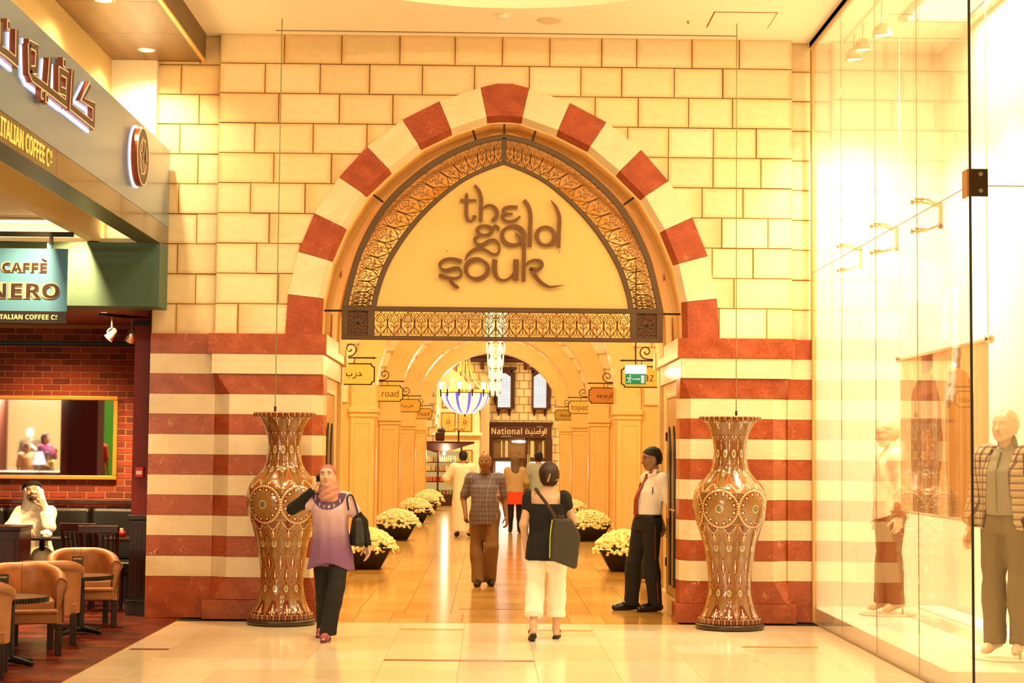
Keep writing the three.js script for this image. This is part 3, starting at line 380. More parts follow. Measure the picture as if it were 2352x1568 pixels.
    for (let k = 0; k < 6; k++) {                       // six star medallions round the belly
      const x = (k + 0.5) * W / 6, y = Y(1.215), rx = W / 12 - 4, ry = 0.185 * mm; c.save(); c.translate(x, y); c.scale(rx / ry, 1);
      const R = ry; c.fillStyle = dk; c.beginPath(); c.arc(0, 0, R * 1.1, 0, 7); c.fill(); c.fillStyle = oc; c.beginPath(); c.arc(0, 0, R * 1.06, 0, 7); c.fill(); c.fillStyle = rd; c.beginPath(); c.arc(0, 0, R * 0.92, 0, 7); c.fill();
      for (let j = 0; j < 44; j++) { const t = j / 44 * 2 * PI; dot(R * 1.02 * Math.cos(t), R * 1.02 * Math.sin(t), R * 0.042); }
      for (const [r0, r1, f] of [[0.9, 0.62, gr], [0.66, 0.42, '#8f5a26'], [0.4, 0.28, gr]]) { const p = []; for (let j = 0; j < 24; j++) { const t = j / 24 * 2 * PI, r = R * (j % 2 ? r1 : r0); p.push([r * Math.cos(t), r * Math.sin(t)]); } poly(p, f, oc, 5); }
      for (let j = 0; j < 12; j++) { const t = j / 12 * 2 * PI, t2 = t + PI / 12; dot(R * 0.6 * Math.cos(t), R * 0.6 * Math.sin(t), R * 0.075, oc); dot(R * 0.6 * Math.cos(t), R * 0.6 * Math.sin(t), R * 0.03, dk); dot(R * 0.8 * Math.cos(t2), R * 0.8 * Math.sin(t2), R * 0.058); dot(R * 0.2 * Math.cos(t), R * 0.2 * Math.sin(t), R * 0.035); }
      c.restore();
    }
  });
  tex.wrapS = THREE.RepeatWrapping;
  const makeVase = (label, pos, turn) => {
    const t = thing('mosaic_vase', label, 'vase', pos, turn, 'tall mosaic vases beside the arch');
    const prof = new THREE.CatmullRomCurve3(PR.map((p) => V(p[0], p[1], 0)), false, 'centripetal').getPoints(110).map((p) => [p.x, p.y]);
    const g = lathe(prof, 72), p = g.attributes.position, uv = g.attributes.uv; for (let i = 0; i < p.count; i++) uv.setY(i, (p.getY(i) - yB) / (yT - yB));
    mesh('body', g, phys(0xffffff, 0.2, { map: tex, clearcoat: 1, clearcoatRoughness: 0.06, side: THREE.DoubleSide }), t);
    mesh('foot_disc', lathe([[0.001, 0], [0.33, 0], [0.348, 0.015], [0.348, 0.045], [0.335, 0.06], [0.001, 0.06]], 64), std(0x3a2413, 0.3), t);
    const ribs = (r, y, h, w, n, name, m0, m1) => { const A = [], B = []; for (let k = 0; k < n; k++) { const a = k / n * 2 * PI; (k % 2 ? A : B).push(rbox(2 * PI * r / n * 0.98, h, w, 0, y, r, Math.min(h, w) * 0.45, 2).rotateY(a)); } const q = mesh(name, merge(B), m0, t); mesh(name, merge(A), m1, t); };
    ribs(0.302, 0.085, 0.06, 0.04, 64, 'foot_gadroon', phys(0x9c5a22, 0.25, { clearcoat: 1 }), phys(0x5a2812, 0.25, { clearcoat: 1 }));
    ribs(0.296, 2.118, 0.045, 0.045, 64, 'rim_gadroon', phys(0xa8622a, 0.25, { clearcoat: 1 }), phys(0x5a2a14, 0.25, { clearcoat: 1 }));
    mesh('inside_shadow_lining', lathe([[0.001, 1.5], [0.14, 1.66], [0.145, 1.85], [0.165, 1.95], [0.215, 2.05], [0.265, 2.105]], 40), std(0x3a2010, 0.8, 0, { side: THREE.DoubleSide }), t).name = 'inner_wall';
    return t;
  };
  makeVase('tall mosaic vase standing left of the arch, behind the woman on the phone', [-2.2, 0, 0.62], 0.05);
  makeVase('tall mosaic vase standing right of the arch beside the shop window', [2.34, 0, 0.72], 0.1);
}
/* ---------- corridor furnishings ---------- */
{
  const font = await new FontLoader().loadAsync('fonts/droid/droid_sans_regular.typeface.json');
  // painted blade signs on scroll brackets; the text is flat print
  const AR1 = [[[0, 0], [0.12, 0.02], [0.2, 0.1], [0.16, 0.2]], [[0.28, 0], [0.4, -0.05], [0.36, -0.14], [0.24, -0.2]], [[0.5, 0.0], [0.62, 0.14], [0.74, 0.02], [0.86, 0.04], [0.88, 0.18]]];
  const face = (txt, arabic, bg) => canvasTex(672, 224, (c, W, H) => { c.fillStyle = bg; c.fillRect(0, 0, W, H); c.strokeStyle = c.fillStyle = '#3a2410'; c.lineWidth = 10; c.lineCap = 'round'; c.lineJoin = 'round'; if (arabic) c.translate(84, 0);
    if (!arabic) { c.font = '118px sans-serif'; c.textAlign = 'center'; c.textBaseline = 'middle'; c.fillText(txt, W / 2, H / 2 + 4); } else {
      // drawn right to left: dal, ra, ba | alif, lam, za, ba, ra, jim, dal
      const P = (pts) => { c.beginPath(); pts.forEach(([x, y], i) => (i ? c.lineTo(x, y) : c.moveTo(x, y))); c.stroke(); }, D = (x, y) => { c.beginPath(); c.arc(x, y, 6, 0, 7); c.fill(); };
      P([[430, 96], [452, 126], [414, 128]]); P([[398, 108], [398, 130], [378, 152], [362, 154]]); P([[352, 106], [348, 128], [318, 130], [296, 126], [298, 108]]); D(322, 148);
      P([[262, 70], [262, 128]]); P([[240, 70], [240, 126], [222, 130], [210, 112]]); P([[210, 110], [204, 138], [184, 156]]); D(208, 90); P([[170, 108], [168, 128], [150, 130]]); D(158, 148); P([[150, 130], [140, 108], [132, 140], [118, 152]]); P([[104, 112], [78, 108], [96, 128], [72, 132], [52, 130]]); D(84, 148); P([[40, 100], [56, 126], [26, 128]]);
    } });
  const shp = () => { const s = new THREE.Shape(), w = 0.6, h = 0.2, n = 0.06; s.moveTo(-w + n, -h); s.lineTo(w - n, -h); s.absarc(w, -h, n, PI, PI / 2, true); s.lineTo(w, h - n); s.absarc(w, h, n, -PI / 2, -PI, true); s.lineTo(-w + n, h); s.absarc(-w, h, n, 0, -PI / 2, true); s.lineTo(-w, -h + n); s.absarc(-w, -h, n, PI / 2, 0, true); return s; };
  const rim = shp(); rim.holes.push(new THREE.Path(shp().getPoints(10).map((p) => new THREE.Vector2(p.x * 0.965, p.y * 0.9))));
  const signs = [[-1, -5.2, 'x', 1, '#f2c866', 'nearest hanging blade sign on the left, with Arabic lettering, beside the left jamb'], [-1, -12.95, 'topaz road', 0, '#ecc060', 'second hanging blade sign on the left, with English lettering ending in road'], [-1, -21.05, '', 1, '#e4b858', 'third hanging blade sign on the left, with Arabic lettering'], [-1, -29.15, 'topaz road', 0, '#dcb458', 'farthest hanging blade sign on the left, with English lettering, in front of the end hall'], [1, -5.2, 'topaz road', 0, '#f0bc58', 'nearest hanging blade sign on the right, half hidden by the green exit sign'], [1, -12.95, '', 1, '#b87a2c', 'second hanging blade sign on the right, darker, with Arabic lettering'], [1, -21.05, 'topaz road', 0, '#f0c878', 'third hanging blade sign on the right, with the word topaz showing'], [1, -29.15, '', 1, '#bca048', 'farthest hanging blade sign on the right, dull green gold with Arabic lettering']];
  for (const [s, z, txt, ar, bg, label] of signs) {
    const t = thing('blade_sign', label, 'sign', [s * 2.115, 2.8, z], 0, 'hanging blade signs along the corridor'); t.scale.setScalar(0.74);
    const g = ext(shp(), 0.03, 0, -0.015), p = g.attributes.position, uv = g.attributes.uv; for (let i = 0; i < p.count; i++) uv.setXY(i, p.getX(i) / 1.2 + 0.5, p.getY(i) / 0.4 + 0.5);
    mesh('board', g, std(0xffffff, 0.6, 0, { map: face(txt, ar, bg) }), t); mesh('rim', ext(rim, 0.04, 0.004, -0.02), M.iron, t);
    mesh('arm', [bar([s * 0.56, 0.3, 0], [-s * 0.56, 0.3, 0], 0.014, 0.014, 8), bar([-s * 0.56, 0.3, 0], [-s * 0.64, 0.3, 0], 0.024, 0.002, 8), bar([s * 0.2, 0.3, 0], [s * 0.2, 0.19, 0], 0.008, 0.008, 6), bar([-s * 0.22, 0.3, 0], [-s * 0.22, 0.19, 0], 0.008, 0.008, 6), rbox(0.03, 0.7, 0.06, s * 0.58, 0.35, 0, 0.005)], M.iron, t);
    const sc = [[s * 0.56, 0.52, 0], [s * 0.35, 0.36, 0], [-s * 0.05, 0.325, 0]]; for (let k = 0; k <= 22; k++) { const a = k / 22 * 3.6 * PI * 0.72, r = 0.13 * (1 - k / 25); sc.push([-s * (0.14 + r * Math.sin(a)), 0.46 - r * Math.cos(a), 0]); }
    mesh('scroll', tube(sc, 0.012, 90, 6), M.iron, t);
    mesh('wall_bracket', [bar([s * 0.56, 0.3, 0], [s * 1.62, 0.3, 0], 0.014, 0.014, 8), rbox(0.02, 0.3, 0.1, s * 1.61, 0.3, 0, 0.004)], M.iron, t);
  }
  // square tapered planters heaped with pale flowers
  const petal = new THREE.IcosahedronGeometry(0.036, 0);
  const fl = (k) => { const out = []; for (let i = 0; i < 1000; i++) { const a = rnd() * 2 * PI, r = Math.sqrt(rnd()), x = 0.47 * r * Math.cos(a), z = 0.47 * r * Math.sin(a), y = 0.33 + 0.25 * (1 - r ** 2.2) + rr(-0.03, 0.03) - (r > 0.9 ? 0.05 : 0); const q = petal.clone().scale(rr(0.7, 1.25), rr(0.45, 0.8), rr(0.7, 1.25)).rotateX(rr(-0.9, 0.9)).rotateZ(rr(-0.9, 0.9)).rotateY(rnd() * 6).translate(x, y, z); out.push(q); } return merge(out); };
  const fg = fl(0), leafG = warp(lathe([[0.001, 0.3], [0.4, 0.3], [0.36, 0.4], [0.2, 0.5], [0.001, 0.53]], 24), (v) => { v.x += 0.02 * Math.sin(v.y * 60); });
  const frust = (w0, w1, h) => { const g = new THREE.CylinderGeometry(w1 * Math.SQRT1_2, w0 * Math.SQRT1_2, h, 4, 1).rotateY(PI / 4).translate(0, h / 2, 0); return g.toNonIndexed(); };
  const fr2 = frust(0.42, 0.78, 0.32); fr2.computeVertexNormals();
  const P = [[-1, -7.9, 'nearest square planter of pale flowers on the left, behind the woman in purple', 0xffe8b0], [-1, -16.6, 'second square planter of pale flowers along the left wall', 0xf2e8c0], [-1, -25, 'third square planter of pale flowers along the left wall', 0xffe6bc], [-1, -31, 'fourth square planter of pale flowers on the left', 0xf4ecc8], [-1, -35.2, 'farthest square planter of pale flowers on the left, beside the stall', 0xf0e6bc], [1, -7.9, 'nearest square planter of pale flowers on the right, behind the guard', 0xffe6a8], [1, -16.9, 'second square planter of pale flowers along the right wall', 0xf0e4b4], [1, -25, 'third square planter of pale flowers on the right, beside the bag woman', 0xf2e6c0], [1, -31, 'farthest square planter of pale flowers on the right', 0xf4ecc8]];
  for (const [s, z, label, col] of P) {
    const t = thing('flower_planter', label, 'planter', [s * 1.94, 0, z], 0, 'flower planters along the corridor');
    mesh('pot', [fr2, box(0.8, 0.02, 0.8, 0, 0.315, 0)], std(0x1c0f0a, 0.35), t); mesh('foliage', leafG, std(0x5a6a2c, 0.8), t); stuff(mesh('flowers', fg, phys(col, 0.9, { side: THREE.DoubleSide }), t)).rotation.y = rr(0, 6);
  }
  // long lantern of glass leaves hanging in the corridor
  const ln = thing('pendant_lantern', 'long glowing lantern of white glass leaves on a gold frame, hanging in the corridor centre', 'lantern', [-0.03, 2.5, -7.2]);
  const glass = lit(new THREE.Color(1, 0.82, 0.45), 1.5), gl2 = lit(new THREE.Color(1, 0.6, 0.15), 1.4);
  for (let k = 0; k < 9; k++) { const y = 0.12 + k * 0.185, r = 0.05 + 0.085 * Math.min(1, (k + 0.6) / 4.5); for (let j = 0; j < 6; j++) { const a = j * PI / 3 + PI / 6; mesh('glass_leaf', warp(new THREE.SphereGeometry(1, 10, 8).scale(0.05, 0.115, 0.016), (v) => { v.x *= 1 - 0.75 * Math.max(0, -v.y) / 0.115; }).rotateX(0.13).translate(0, y + 0.07, r + 0.004).rotateY(a), glass, ln); }
    mesh('gold_filigree', [new THREE.TorusGeometry(r * 0.75, 0.012, 6, 20).rotateX(PI / 2).translate(0, y, 0), ...[0, 1, 2, 3, 4, 5].map((j) => new THREE.OctahedronGeometry(0.022).scale(0.8, 1.5, 0.5).translate(0, y + 0.02, r + 0.02).rotateY(j * PI / 3))], M.bronze, ln); mesh('inner_glow', cyl(r * 0.55, r * 0.62, 0.17, 0, y - 0.03, 0, 12), gl2, ln); }
  mesh('finial', lathe([[0.001, -0.06], [0.012, -0.02], [0.03, 0.03], [0.02, 0.07], [0.05, 0.12], [0.001, 0.13]], 16), M.iron, ln); mesh('stem', cyl(0.012, 0.012, 2.2, 0, 1.7, 0, 8), M.iron, ln);
  for (const y of [0.95, 1.32]) mesh('hook', [0, 1, 2, 3].map((j) => tube([[0.12, y, 0], [0.17, y - 0.03, 0], [0.2, y + 0.01, 0], [0.18, y + 0.04, 0]], 0.008, 12, 5).rotateY(j * PI / 2)), M.iron, ln);
  point([-0.03, 3.1, -6.9], AMBER, 5); 
  // green running-man exit sign
  const ex = thing('exit_sign', 'lit green running man exit sign hanging by the right jamb', 'exit sign', [1.62, 2.64, -2.2]);
  const exT = canvasTex(256, 128, (c, W, H) => { c.fillStyle = '#169a4a'; c.fillRect(0, 0, W, H); c.fillStyle = c.strokeStyle = '#f4ffe8'; c.lineWidth = 12; c.lineCap = 'round'; c.fillRect(196, 18, 44, 96); c.beginPath(); c.moveTo(92, 64); c.lineTo(164, 64); c.stroke(); c.beginPath(); c.moveTo(164, 46); c.lineTo(188, 64); c.lineTo(164, 82); c.fill(); c.beginPath(); c.arc(58, 24, 11, 0, 7); c.fill(); c.beginPath(); c.moveTo(54, 42); c.lineTo(46, 74); c.lineTo(66, 88); c.lineTo(60, 112); c.moveTo(46, 74); c.lineTo(36, 100); c.lineTo(18, 104); c.moveTo(54, 46); c.lineTo(76, 60); c.moveTo(52, 48); c.lineTo(28, 60); c.lineTo(22, 48); c.stroke(); });
  mesh('sign_plate', rbox(0.24, 0.125, 0.02, 0, 0, 0, 0.003), new THREE.MeshStandardMaterial({ color: 0x111111, emissive: 0xffffff, emissiveMap: exT, emissiveIntensity: 0.75, map: exT }), ex);
  { const g = ex.children[0].geometry, p = g.attributes.position, uv = g.attributes.uv; for (let i = 0; i < p.count; i++) uv.setXY(i, p.getX(i) / 0.24 + 0.5, p.getY(i) / 0.125 + 0.5); }
  mesh('lamp_housing', rbox(0.26, 0.05, 0.05, 0, 0.09, 0, 0.01), lit(new THREE.Color(1, 0.95, 0.75), 1.6), ex); mesh('bracket', rbox(0.26, 0.06, 0.04, 0, 0.14, 0, 0.006), M.plaster, ex); mesh('stem', bar([0, 0.16, 0], [0, 3.8, 0], 0.008), M.iron, ex);
  point([1.62, 2.72, -2.1], new THREE.Color(0.9, 1, 0.7), 0.25);
  // small wall lamp seen past the right jamb and its left twin
  for (const s of [-1, 1]) { const w = thing('wall_lamp', 'small bare bulb wall lamp on the ' + (s < 0 ? 'left' : 'right') + ' wall just behind the arch', 'lamp', [s * 3.28, 2.5, -3.4]); mesh('bulb', ball(0.05, -s * 0.12, 0, 0), lit(WARM, 3), w); mesh('arm', [bar([0, -0.05, 0], [-s * 0.12, -0.05, 0], 0.012), cyl(0.03, 0.02, 0.06, -s * 0.12, -0.1, 0)], M.brass, w); point([s * 3.16, 2.5, -3.4], WARM, 1.5); }
}
/* ---------- the cafe on the left ---------- */
const camM = new THREE.Matrix4().makeRotationFromEuler(camera.rotation);
// where the line of sight through pixel (x, y) of the survey photograph meets the upright plane X (used for the flat lettering of the fascia)
const onX = (x, y, X) => { const d = V((x - 1176) / 4000, -(y - 784) / 4000, -1).applyMatrix4(camM), t = (X - camera.position.x) / d.x; return V(X, camera.position.y + d.y * t, camera.position.z + d.z * t); };
const fontB = await new FontLoader().loadAsync('fonts/droid/droid_sans_bold.typeface.json');
const text = (s, size, depth, o = {}) => { const g = new TextGeometry(s, { font: fontB, size, depth, curveSegments: 5, bevelEnabled: !!o.fat, bevelSize: o.fat || 0, bevelThickness: 0.001, bevelSegments: 1 }); if (o.sx) g.scale(o.sx, 1, 1); g.computeBoundingBox(); const b = g.boundingBox; return g.translate(o.right ? -b.max.x : o.mid ? -(b.max.x + b.min.x) / 2 : 0, 0, 0); };
{
  // shell
  const cf = struct('floor_cafe', uvm(box(11, 0.1, 31, -8.8, -0.06, 12.9)), std(0x4a140c, 0.35)); 
  const plankT = [0x8a2c14, 0x6e1d0e, 0xa03c1a, 0x551508, 0x7c2511].map((c) => std(c, 0.28, 0, { map: woodTex }));
  for (let r = 0; r < 62; r++) { const z = -2.3 + r * 0.135, w = 0.48, o = (r % 3) * 0.16; for (let i = 0; i < 5; i++) { const x1 = Math.min(-3.305, -3.3 + o - i * w), x0 = -3.3 + o - (i + 1) * w; if (x1 - x0 < 0.03 || (z < 0 && x0 > -3.75)) continue; mesh('floor_plank', uvm(rbox(x1 - x0 - 0.002, 0.012, 0.133, (x0 + x1) / 2, -0.006, z, 0.001, 1), 2, rr(0, 1), rr(0, 1)), plankT[Math.floor(rr(0, 5))], cf); } }
  mesh('edge_strip', box(0.012, 0.014, 8, -3.3, -0.006, 4.3), M.brass, cf);
  struct('wall_cafe_side', uvm(box(0.06, 6, 2.4, -3.76, 3, -1.45)), M.redpaint);
  // brick wall: every brick is a piece
  const bw = struct('wall_cafe_back', box(10.6, 4, 0.2, -9.0, 2, -2.612), std(0xb0804a, 0.9));
  const brickM = [0x7c2a14, 0x8a3018, 0x6c2410, 0x93371b].map((c) => std(c, 0.75, 0, { bumpMap: bumpTex, bumpScale: 0.003 })), bg = uvm(rbox(0.213, 0.064, 0.03, 0, 0, 0, 0.004, 1)), hb = uvm(rbox(0.101, 0.064, 0.03, 0, 0, 0, 0.004, 1));
  for (let r = 0; r < 30; r++) for (let i = 0; i < 12; i++) { const y = 0.98 + r * 0.0752, x = -4.02 - i * 0.2245 + (r % 2 ? 0.112 : 0); if (y > 3.24 || x > -3.95) continue; if (y > 1.47 && y < 2.31 && x < -4.75) continue; const m = mesh('brick', bg, brickM[Math.floor(rr(0, 4))], bw); m.position.set(x, y, -2.522 + rr(0, 0.006)); }
  mesh('top_rail', rbox(4, 0.05, 0.05, -5.9, 3.01, -2.46, 0.01), M.black, bw); mesh('bench_backboard', uvm(rbox(4, 0.06, 0.06, -5.9, 1.12, -2.44, 0.01)), M.mahog, bw);
  struct('wall_cafe_west', box(0.2, 4.3, 31, -14.2, 2.1, 13), std(0x6a2a18, 0.8));
  struct('ceiling_cafe_low', box(10.6, 0.1, 2.5, -9, 3.29, -1.25), std(0x8a4226, 0.7));
  struct('beam_cafe', uvm(rbox(10.6, 0.665, 0.46, -8.84, 3.557, 0.235, 0.004, 1)), std(0x4c6a5e, 0.55));
  struct('ceiling_cafe', box(10.4, 0.1, 27.5, -8.95, 4.17, 13.9), M.ceiling);
  struct('trim_1', box(10.4, 0.26, 0.06, -8.95, 4.01, 0.06), M.plaster);
  // fascia with glossy panels, strip and soffit
  const fa = struct('fascia_cafe');
  const gloss = phys(0x547896, 0.25, { clearcoat: 0.35, clearcoatRoughness: 0.1 });
  for (let i = 0; i < 4; i++) mesh('fascia_panel', rbox(0.03, 0.826, 2.397, -3.555, 4.515, 1.2 + 2.4 * i, 0.002, 1), gloss, fa);
  for (let i = 0; i < 4; i++) mesh('fascia_strip', rbox(0.03, 0.212, 2.397, -3.556, 3.994, 1.2 + 2.4 * i, 0.002, 1), phys(0x2e1c0a, 0.22, { clearcoat: 0.45, clearcoatRoughness: 0.08 }), fa);
  mesh('fascia_core', box(0.2, 1.02, 9.6, -3.672, 4.42, 4.8), std(0x6d6a5c, 0.7), fa); mesh('soffit', box(0.23, 0.02, 9.6, -3.657, 3.895, 4.8), std(0x4a5238, 0.4), fa);
  struct('wall_cafe_upper', box(0.12, 2.2, 9.6, -4.24, 5.0, 4.8), std(0xcdb47c, 0.6)); struct('trim_2', box(0.6, 0.06, 9.6, -4.0, 4.87, 4.8), M.plaster);
  struct('wall_white', box(0.52, 2.0, 0.14, -3.96, 5.2, -0.05), M.white);
  const so = struct('ceiling_soffit');
  for (let i = 0; i < 7; i++) mesh('soffit_panel', uvm(rbox(1.5, 0.03, 1.24, -3.96, 5.915, 0.62 + 1.245 * i - 0.02, 0.002, 1), 0.7, rr(0, 1), 0), std(0x8e6432, 0.35, 0.15, { map: woodTex }), so);
  mesh('soffit_side', box(0.03, 0.32, 8.7, -3.205, 6.06, 4.33), std(0x6e5438, 0.6), so); mesh('soffit_side', box(1.5, 0.32, 0.03, -3.96, 6.06, -0.012), std(0x6e5438, 0.6), so); mesh('soffit_trim', box(0.04, 0.02, 8.7, -3.2, 5.905, 4.33), M.brass, so);
  // lamps
  const dl = (label, x, y, z, r, k, c, ang, lens, group) => { const t = thing('downlight', label, 'ceiling light', [x, y, z], 0, group); mesh('trim_ring', lathe([[r * 0.8, 0.004], [r, -0.006], [r * 1.15, -0.004], [r * 1.18, 0.002]], 24), M.steel, t); mesh('lens', lathe([[0.001, -0.002], [r * 0.8, -0.002], [r * 0.8, 0.004]], 24), lit(c, lens), t); const l = spot([x, y - 0.02, z], [x, 0, z], c, k, ang, 0.8); return t; };
  dl('bright downlight in the brown wooden soffit nearest the stone wall', -3.718, 5.9, 0.5, 0.085, 22, WARM, 1.25, 9, 'soffit downlights'); dl('second downlight in the brown wooden soffit, at the top edge of the photo', -3.715, 5.9, 2.5, 0.085, 22, WARM, 1.25, 9, 'soffit downlights');
  dl('third downlight in the brown wooden soffit, farther along the cafe front', -3.715, 5.9, 4.5, 0.085, 22, WARM, 1.25, 9, 'soffit downlights');
  dl('cafe ceiling downlight nearest the green beam', -4.36, 4.12, 0.78, 0.06, 55, CAFE, 1.1, 4, 'cafe ceiling downlights'); dl('cafe ceiling downlight farther out from the green beam', -4.32, 4.12, 2.49, 0.06, 55, CAFE, 1.1, 6, 'cafe ceiling downlights'); dl('cafe ceiling downlight out over the front armchairs', -4.32, 4.12, 4.4, 0.06, 55, CAFE, 1.1, 4, 'cafe ceiling downlights');
  dl('small downlight in the low red ceiling right of the hanging sign', -4.33, 3.24, -0.55, 0.05, 26, CAFE, 1.25, 3, 'low ceiling downlights'); dl('small downlight in the low red ceiling under the hanging sign', -5.3, 3.24, -1.5, 0.05, 26, CAFE, 1.25, 3, 'low ceiling downlights');
  const cove = thing('cove_strip_light', 'hidden strip light along the top of the green cafe beam', 'strip light', [-5.6, 3.9, 0.28]); mesh('diffuser', box(3.5, 0.02, 0.05, 0, 0.012, 0), lit(WARM, 2.5), cove); mesh('tray', [box(3.6, 0.012, 0.1, 0, 0, 0), box(3.6, 0.05, 0.012, 0, 0.02, 0.06)], M.plaster, cove);
  { const l = new THREE.RectAreaLight(WARM, 26, 3.5, 0.06); l.position.set(-5.6, 3.935, 0.28); l.rotation.x = PI / 2; scene.add(l); }
  const vt = thing('air_vent', 'louvred air vent in the cream cafe ceiling at the left edge', 'vent', [-5.0, 4.12, 0.6]); mesh('frame', [box(0.62, 0.012, 0.03, 0, -0.004, 0.15), box(0.62, 0.012, 0.03, 0, -0.004, -0.15), box(0.03, 0.012, 0.33, 0.3, -0.004, 0), box(0.03, 0.012, 0.33, -0.3, -0.004, 0)], M.white, vt); for (let i = 0; i < 6; i++) mesh('slat', box(0.56, 0.008, 0.012, 0, -0.005, -0.11 + i * 0.044).rotateX(0), std(0x9a8664, 0.8), vt);
  const spk = thing('sprinkler', 'small dark sprinkler head in the cafe ceiling between the downlights', 'sprinkler', [-4.34, 4.12, 1.19]); mesh('head', [cyl(0.012, 0.016, 0.06, 0, -0.06, 0, 10), new THREE.CylinderGeometry(0.04, 0.04, 0.006, 12).translate(0, -0.06, 0)], M.iron, spk);
  const trk = thing('track_spotlights_rail', 'short dark track rail under the low red ceiling by the red column', 'track', [-4.18, 3.2, -0.85]); mesh('rail', bar([-0.2, 0.02, 0.25], [0.25, 0.02, -0.3], 0.016), M.iron, trk); mesh('mount', bar([0, 0.06, 0], [0, 0.0, 0], 0.02), M.iron, trk);
  for (const [i, x, y, z, l] of [[0, -4.27, 3.2, -0.7, 'left cafe track spotlight, pale metal, aimed down left'], [1, -4.1, 3.2, -0.95, 'right cafe track spotlight with a white glowing face beside the red column']]) {
    const t = thing('track_spotlight', l, 'spotlight', [x, y, z], 0, 'cafe track spotlights'); mesh('stem', cyl(0.012, 0.012, 0.12, 0, -0.12, 0, 8), M.steel, t); mesh('yoke', new THREE.TorusGeometry(0.05, 0.01, 6, 16, PI).rotateX(-0.3).translate(0, -0.17, 0), M.steel, t);
    mesh('can', lathe([[0.001, 0.07], [0.035, 0.06], [0.05, 0.0], [0.062, -0.06], [0.055, -0.06], [0.045, -0.02], [0.001, -0.02]], 20).rotateZ(i ? -0.5 : -0.7).rotateY(i ? -0.6 : 0.4).translate(0, -0.2, 0), M.chromeWarm, t); mesh('lens', lathe([[0.001, -0.05], [0.054, -0.052]], 16).rotateZ(i ? -0.5 : -0.7).rotateY(i ? -0.6 : 0.4).translate(0, -0.2, 0), lit(new THREE.Color(1, 0.9, 0.75), i ? 6 : 2), t);
    spot([x - 0.06, y - 0.3, z + 0.05], [x - 1.2, 0.6, z + (i ? -1.4 : 0.8)], WARM, 40, 0.75, 0.8);
  }
  // column: red shaft on a dark fluted base
  const col = struct('column_cafe'); mesh('shaft', rbox(0.17, 2.12, 0.17, -3.83, 2.1, -0.3, 0.004, 1), M.redpaint, col); mesh('base', [rbox(0.2, 1.0, 0.2, -3.825, 0.5, -0.3, 0.004, 1), rbox(0.25, 0.05, 0.25, -3.825, 1.03, -0.3, 0.006, 1), rbox(0.24, 0.16, 0.24, -3.825, 0.08, -0.3, 0.005, 1)], M.darkwood, col); for (let i = 0; i < 4; i++) mesh('flute', rbox(0.02, 0.76, 0.012, -3.895 + i * 0.046, 0.58, -0.198, 0.005, 1), M.mahog, col); mesh('collar', rbox(0.22, 0.045, 0.22, -3.83, 3.1, -0.3, 0.004, 1), M.black, col);
  const fc = thing('fire_call_point', 'small red fire call point on the red column', 'fire alarm', [-3.83, 1.51, -0.21]); mesh('case', rbox(0.09, 0.11, 0.04, 0, 0, 0.02, 0.008), std(0xc02818, 0.4), fc); mesh('plate', rbox(0.06, 0.04, 0.006, 0, -0.005, 0.042, 0.002), std(0xe8d8b8, 0.5), fc);
  // mirror
  const mi = thing('wall_mirror', 'wide wall mirror in a gold frame on the red brick wall', 'mirror', [-5.75, 1.885, -2.455]); mi.rotation.x = 0.009;
  mesh('glass', box(2.3, 0.9, 0.01, 0, 0, 0), new THREE.MeshStandardMaterial({ color: 0xf2f2f2, metalness: 1, roughness: 0.02 }), mi); for (const [w, h, x, y] of [[2.4, 0.052, 0, 0.474], [2.4, 0.052, 0, -0.474], [0.052, 0.896, 1.174, 0], [0.052, 0.896, -1.174, 0]]) mesh('frame', rbox(w, h, 0.05, x, y, 0.012, 0.012), std(0xc8862c, 0.35, 0.3), mi);
  // raised lettering on the fascia, lit from behind
  const onF = (p) => { const q = onX(p[0] * 0.26781, p[1] * 0.26781, -3.54); return [-q.z, q.y]; };
  const ls = thing('fascia_lettering', 'large copper Arabic letters with cold back light on the grey cafe fascia', 'sign', [-3.54, 0, 0], PI / 2);
  const STR = { kaf: [[[715, 735], [650, 850], [748, 905], [744, 1072], [548, 915], [566, 605]]], fa: [[[185, 375], [252, 412], [245, 600], [190, 596], [185, 375]], [[190, 606], [215, 665], [508, 890], [520, 645], [452, 605], [452, 770], [500, 790]], [[370, 510], [352, 745]]], nun: [[[78, 255], [76, 530], [0, 465], [-90, 400]], [[-60, 190], [-62, 390]]] };
  const LM = [['letter', 0.076, 0.042, 0.012, std(0x9a5030, 0.3, 0.6)], ['letter_outline', 0.064, 0.004, 0.054, std(0xffeedd, 0.4)], ['letter_face', 0.046, 0.004, 0.058, std(0x3a1f14, 0.4)]];
  for (const k of Object.keys(STR)) for (const [n, w, d, z, m] of LM) mesh(n, STR[k].map((st) => ribbon(st.map((p) => [...onF(p), w]), d, 1, { sharp: 1 }).translate(0, 0, z)), m, ls);
  for (const [x, y] of [[490, 540], [300, 812], [338, 845], [5, 215]]) { const q = onF([x, y]); for (const [n, w, d, z, m] of LM) mesh(n.replace('letter', 'dot'), box(w, w, d, q[0], q[1], z + d / 2), m, ls); }
  const halo = lit(new THREE.Color(0.72, 0.75, 1), 2.4); for (const k of Object.keys(STR)) mesh('back_light', STR[k].map((st) => ribbon(st.map((p) => { const q = onF(p); return [q[0] - 0.012, q[1] - 0.012, 0.104]; }), 0.004, 1, { sharp: 1 }).translate(0, 0, 0.006)), halo, ls);
  const rd = thing('fascia_roundel', 'round copper roundel with a letter N on the grey cafe fascia', 'sign', [-3.54, 4.56, 1.8], PI / 2);
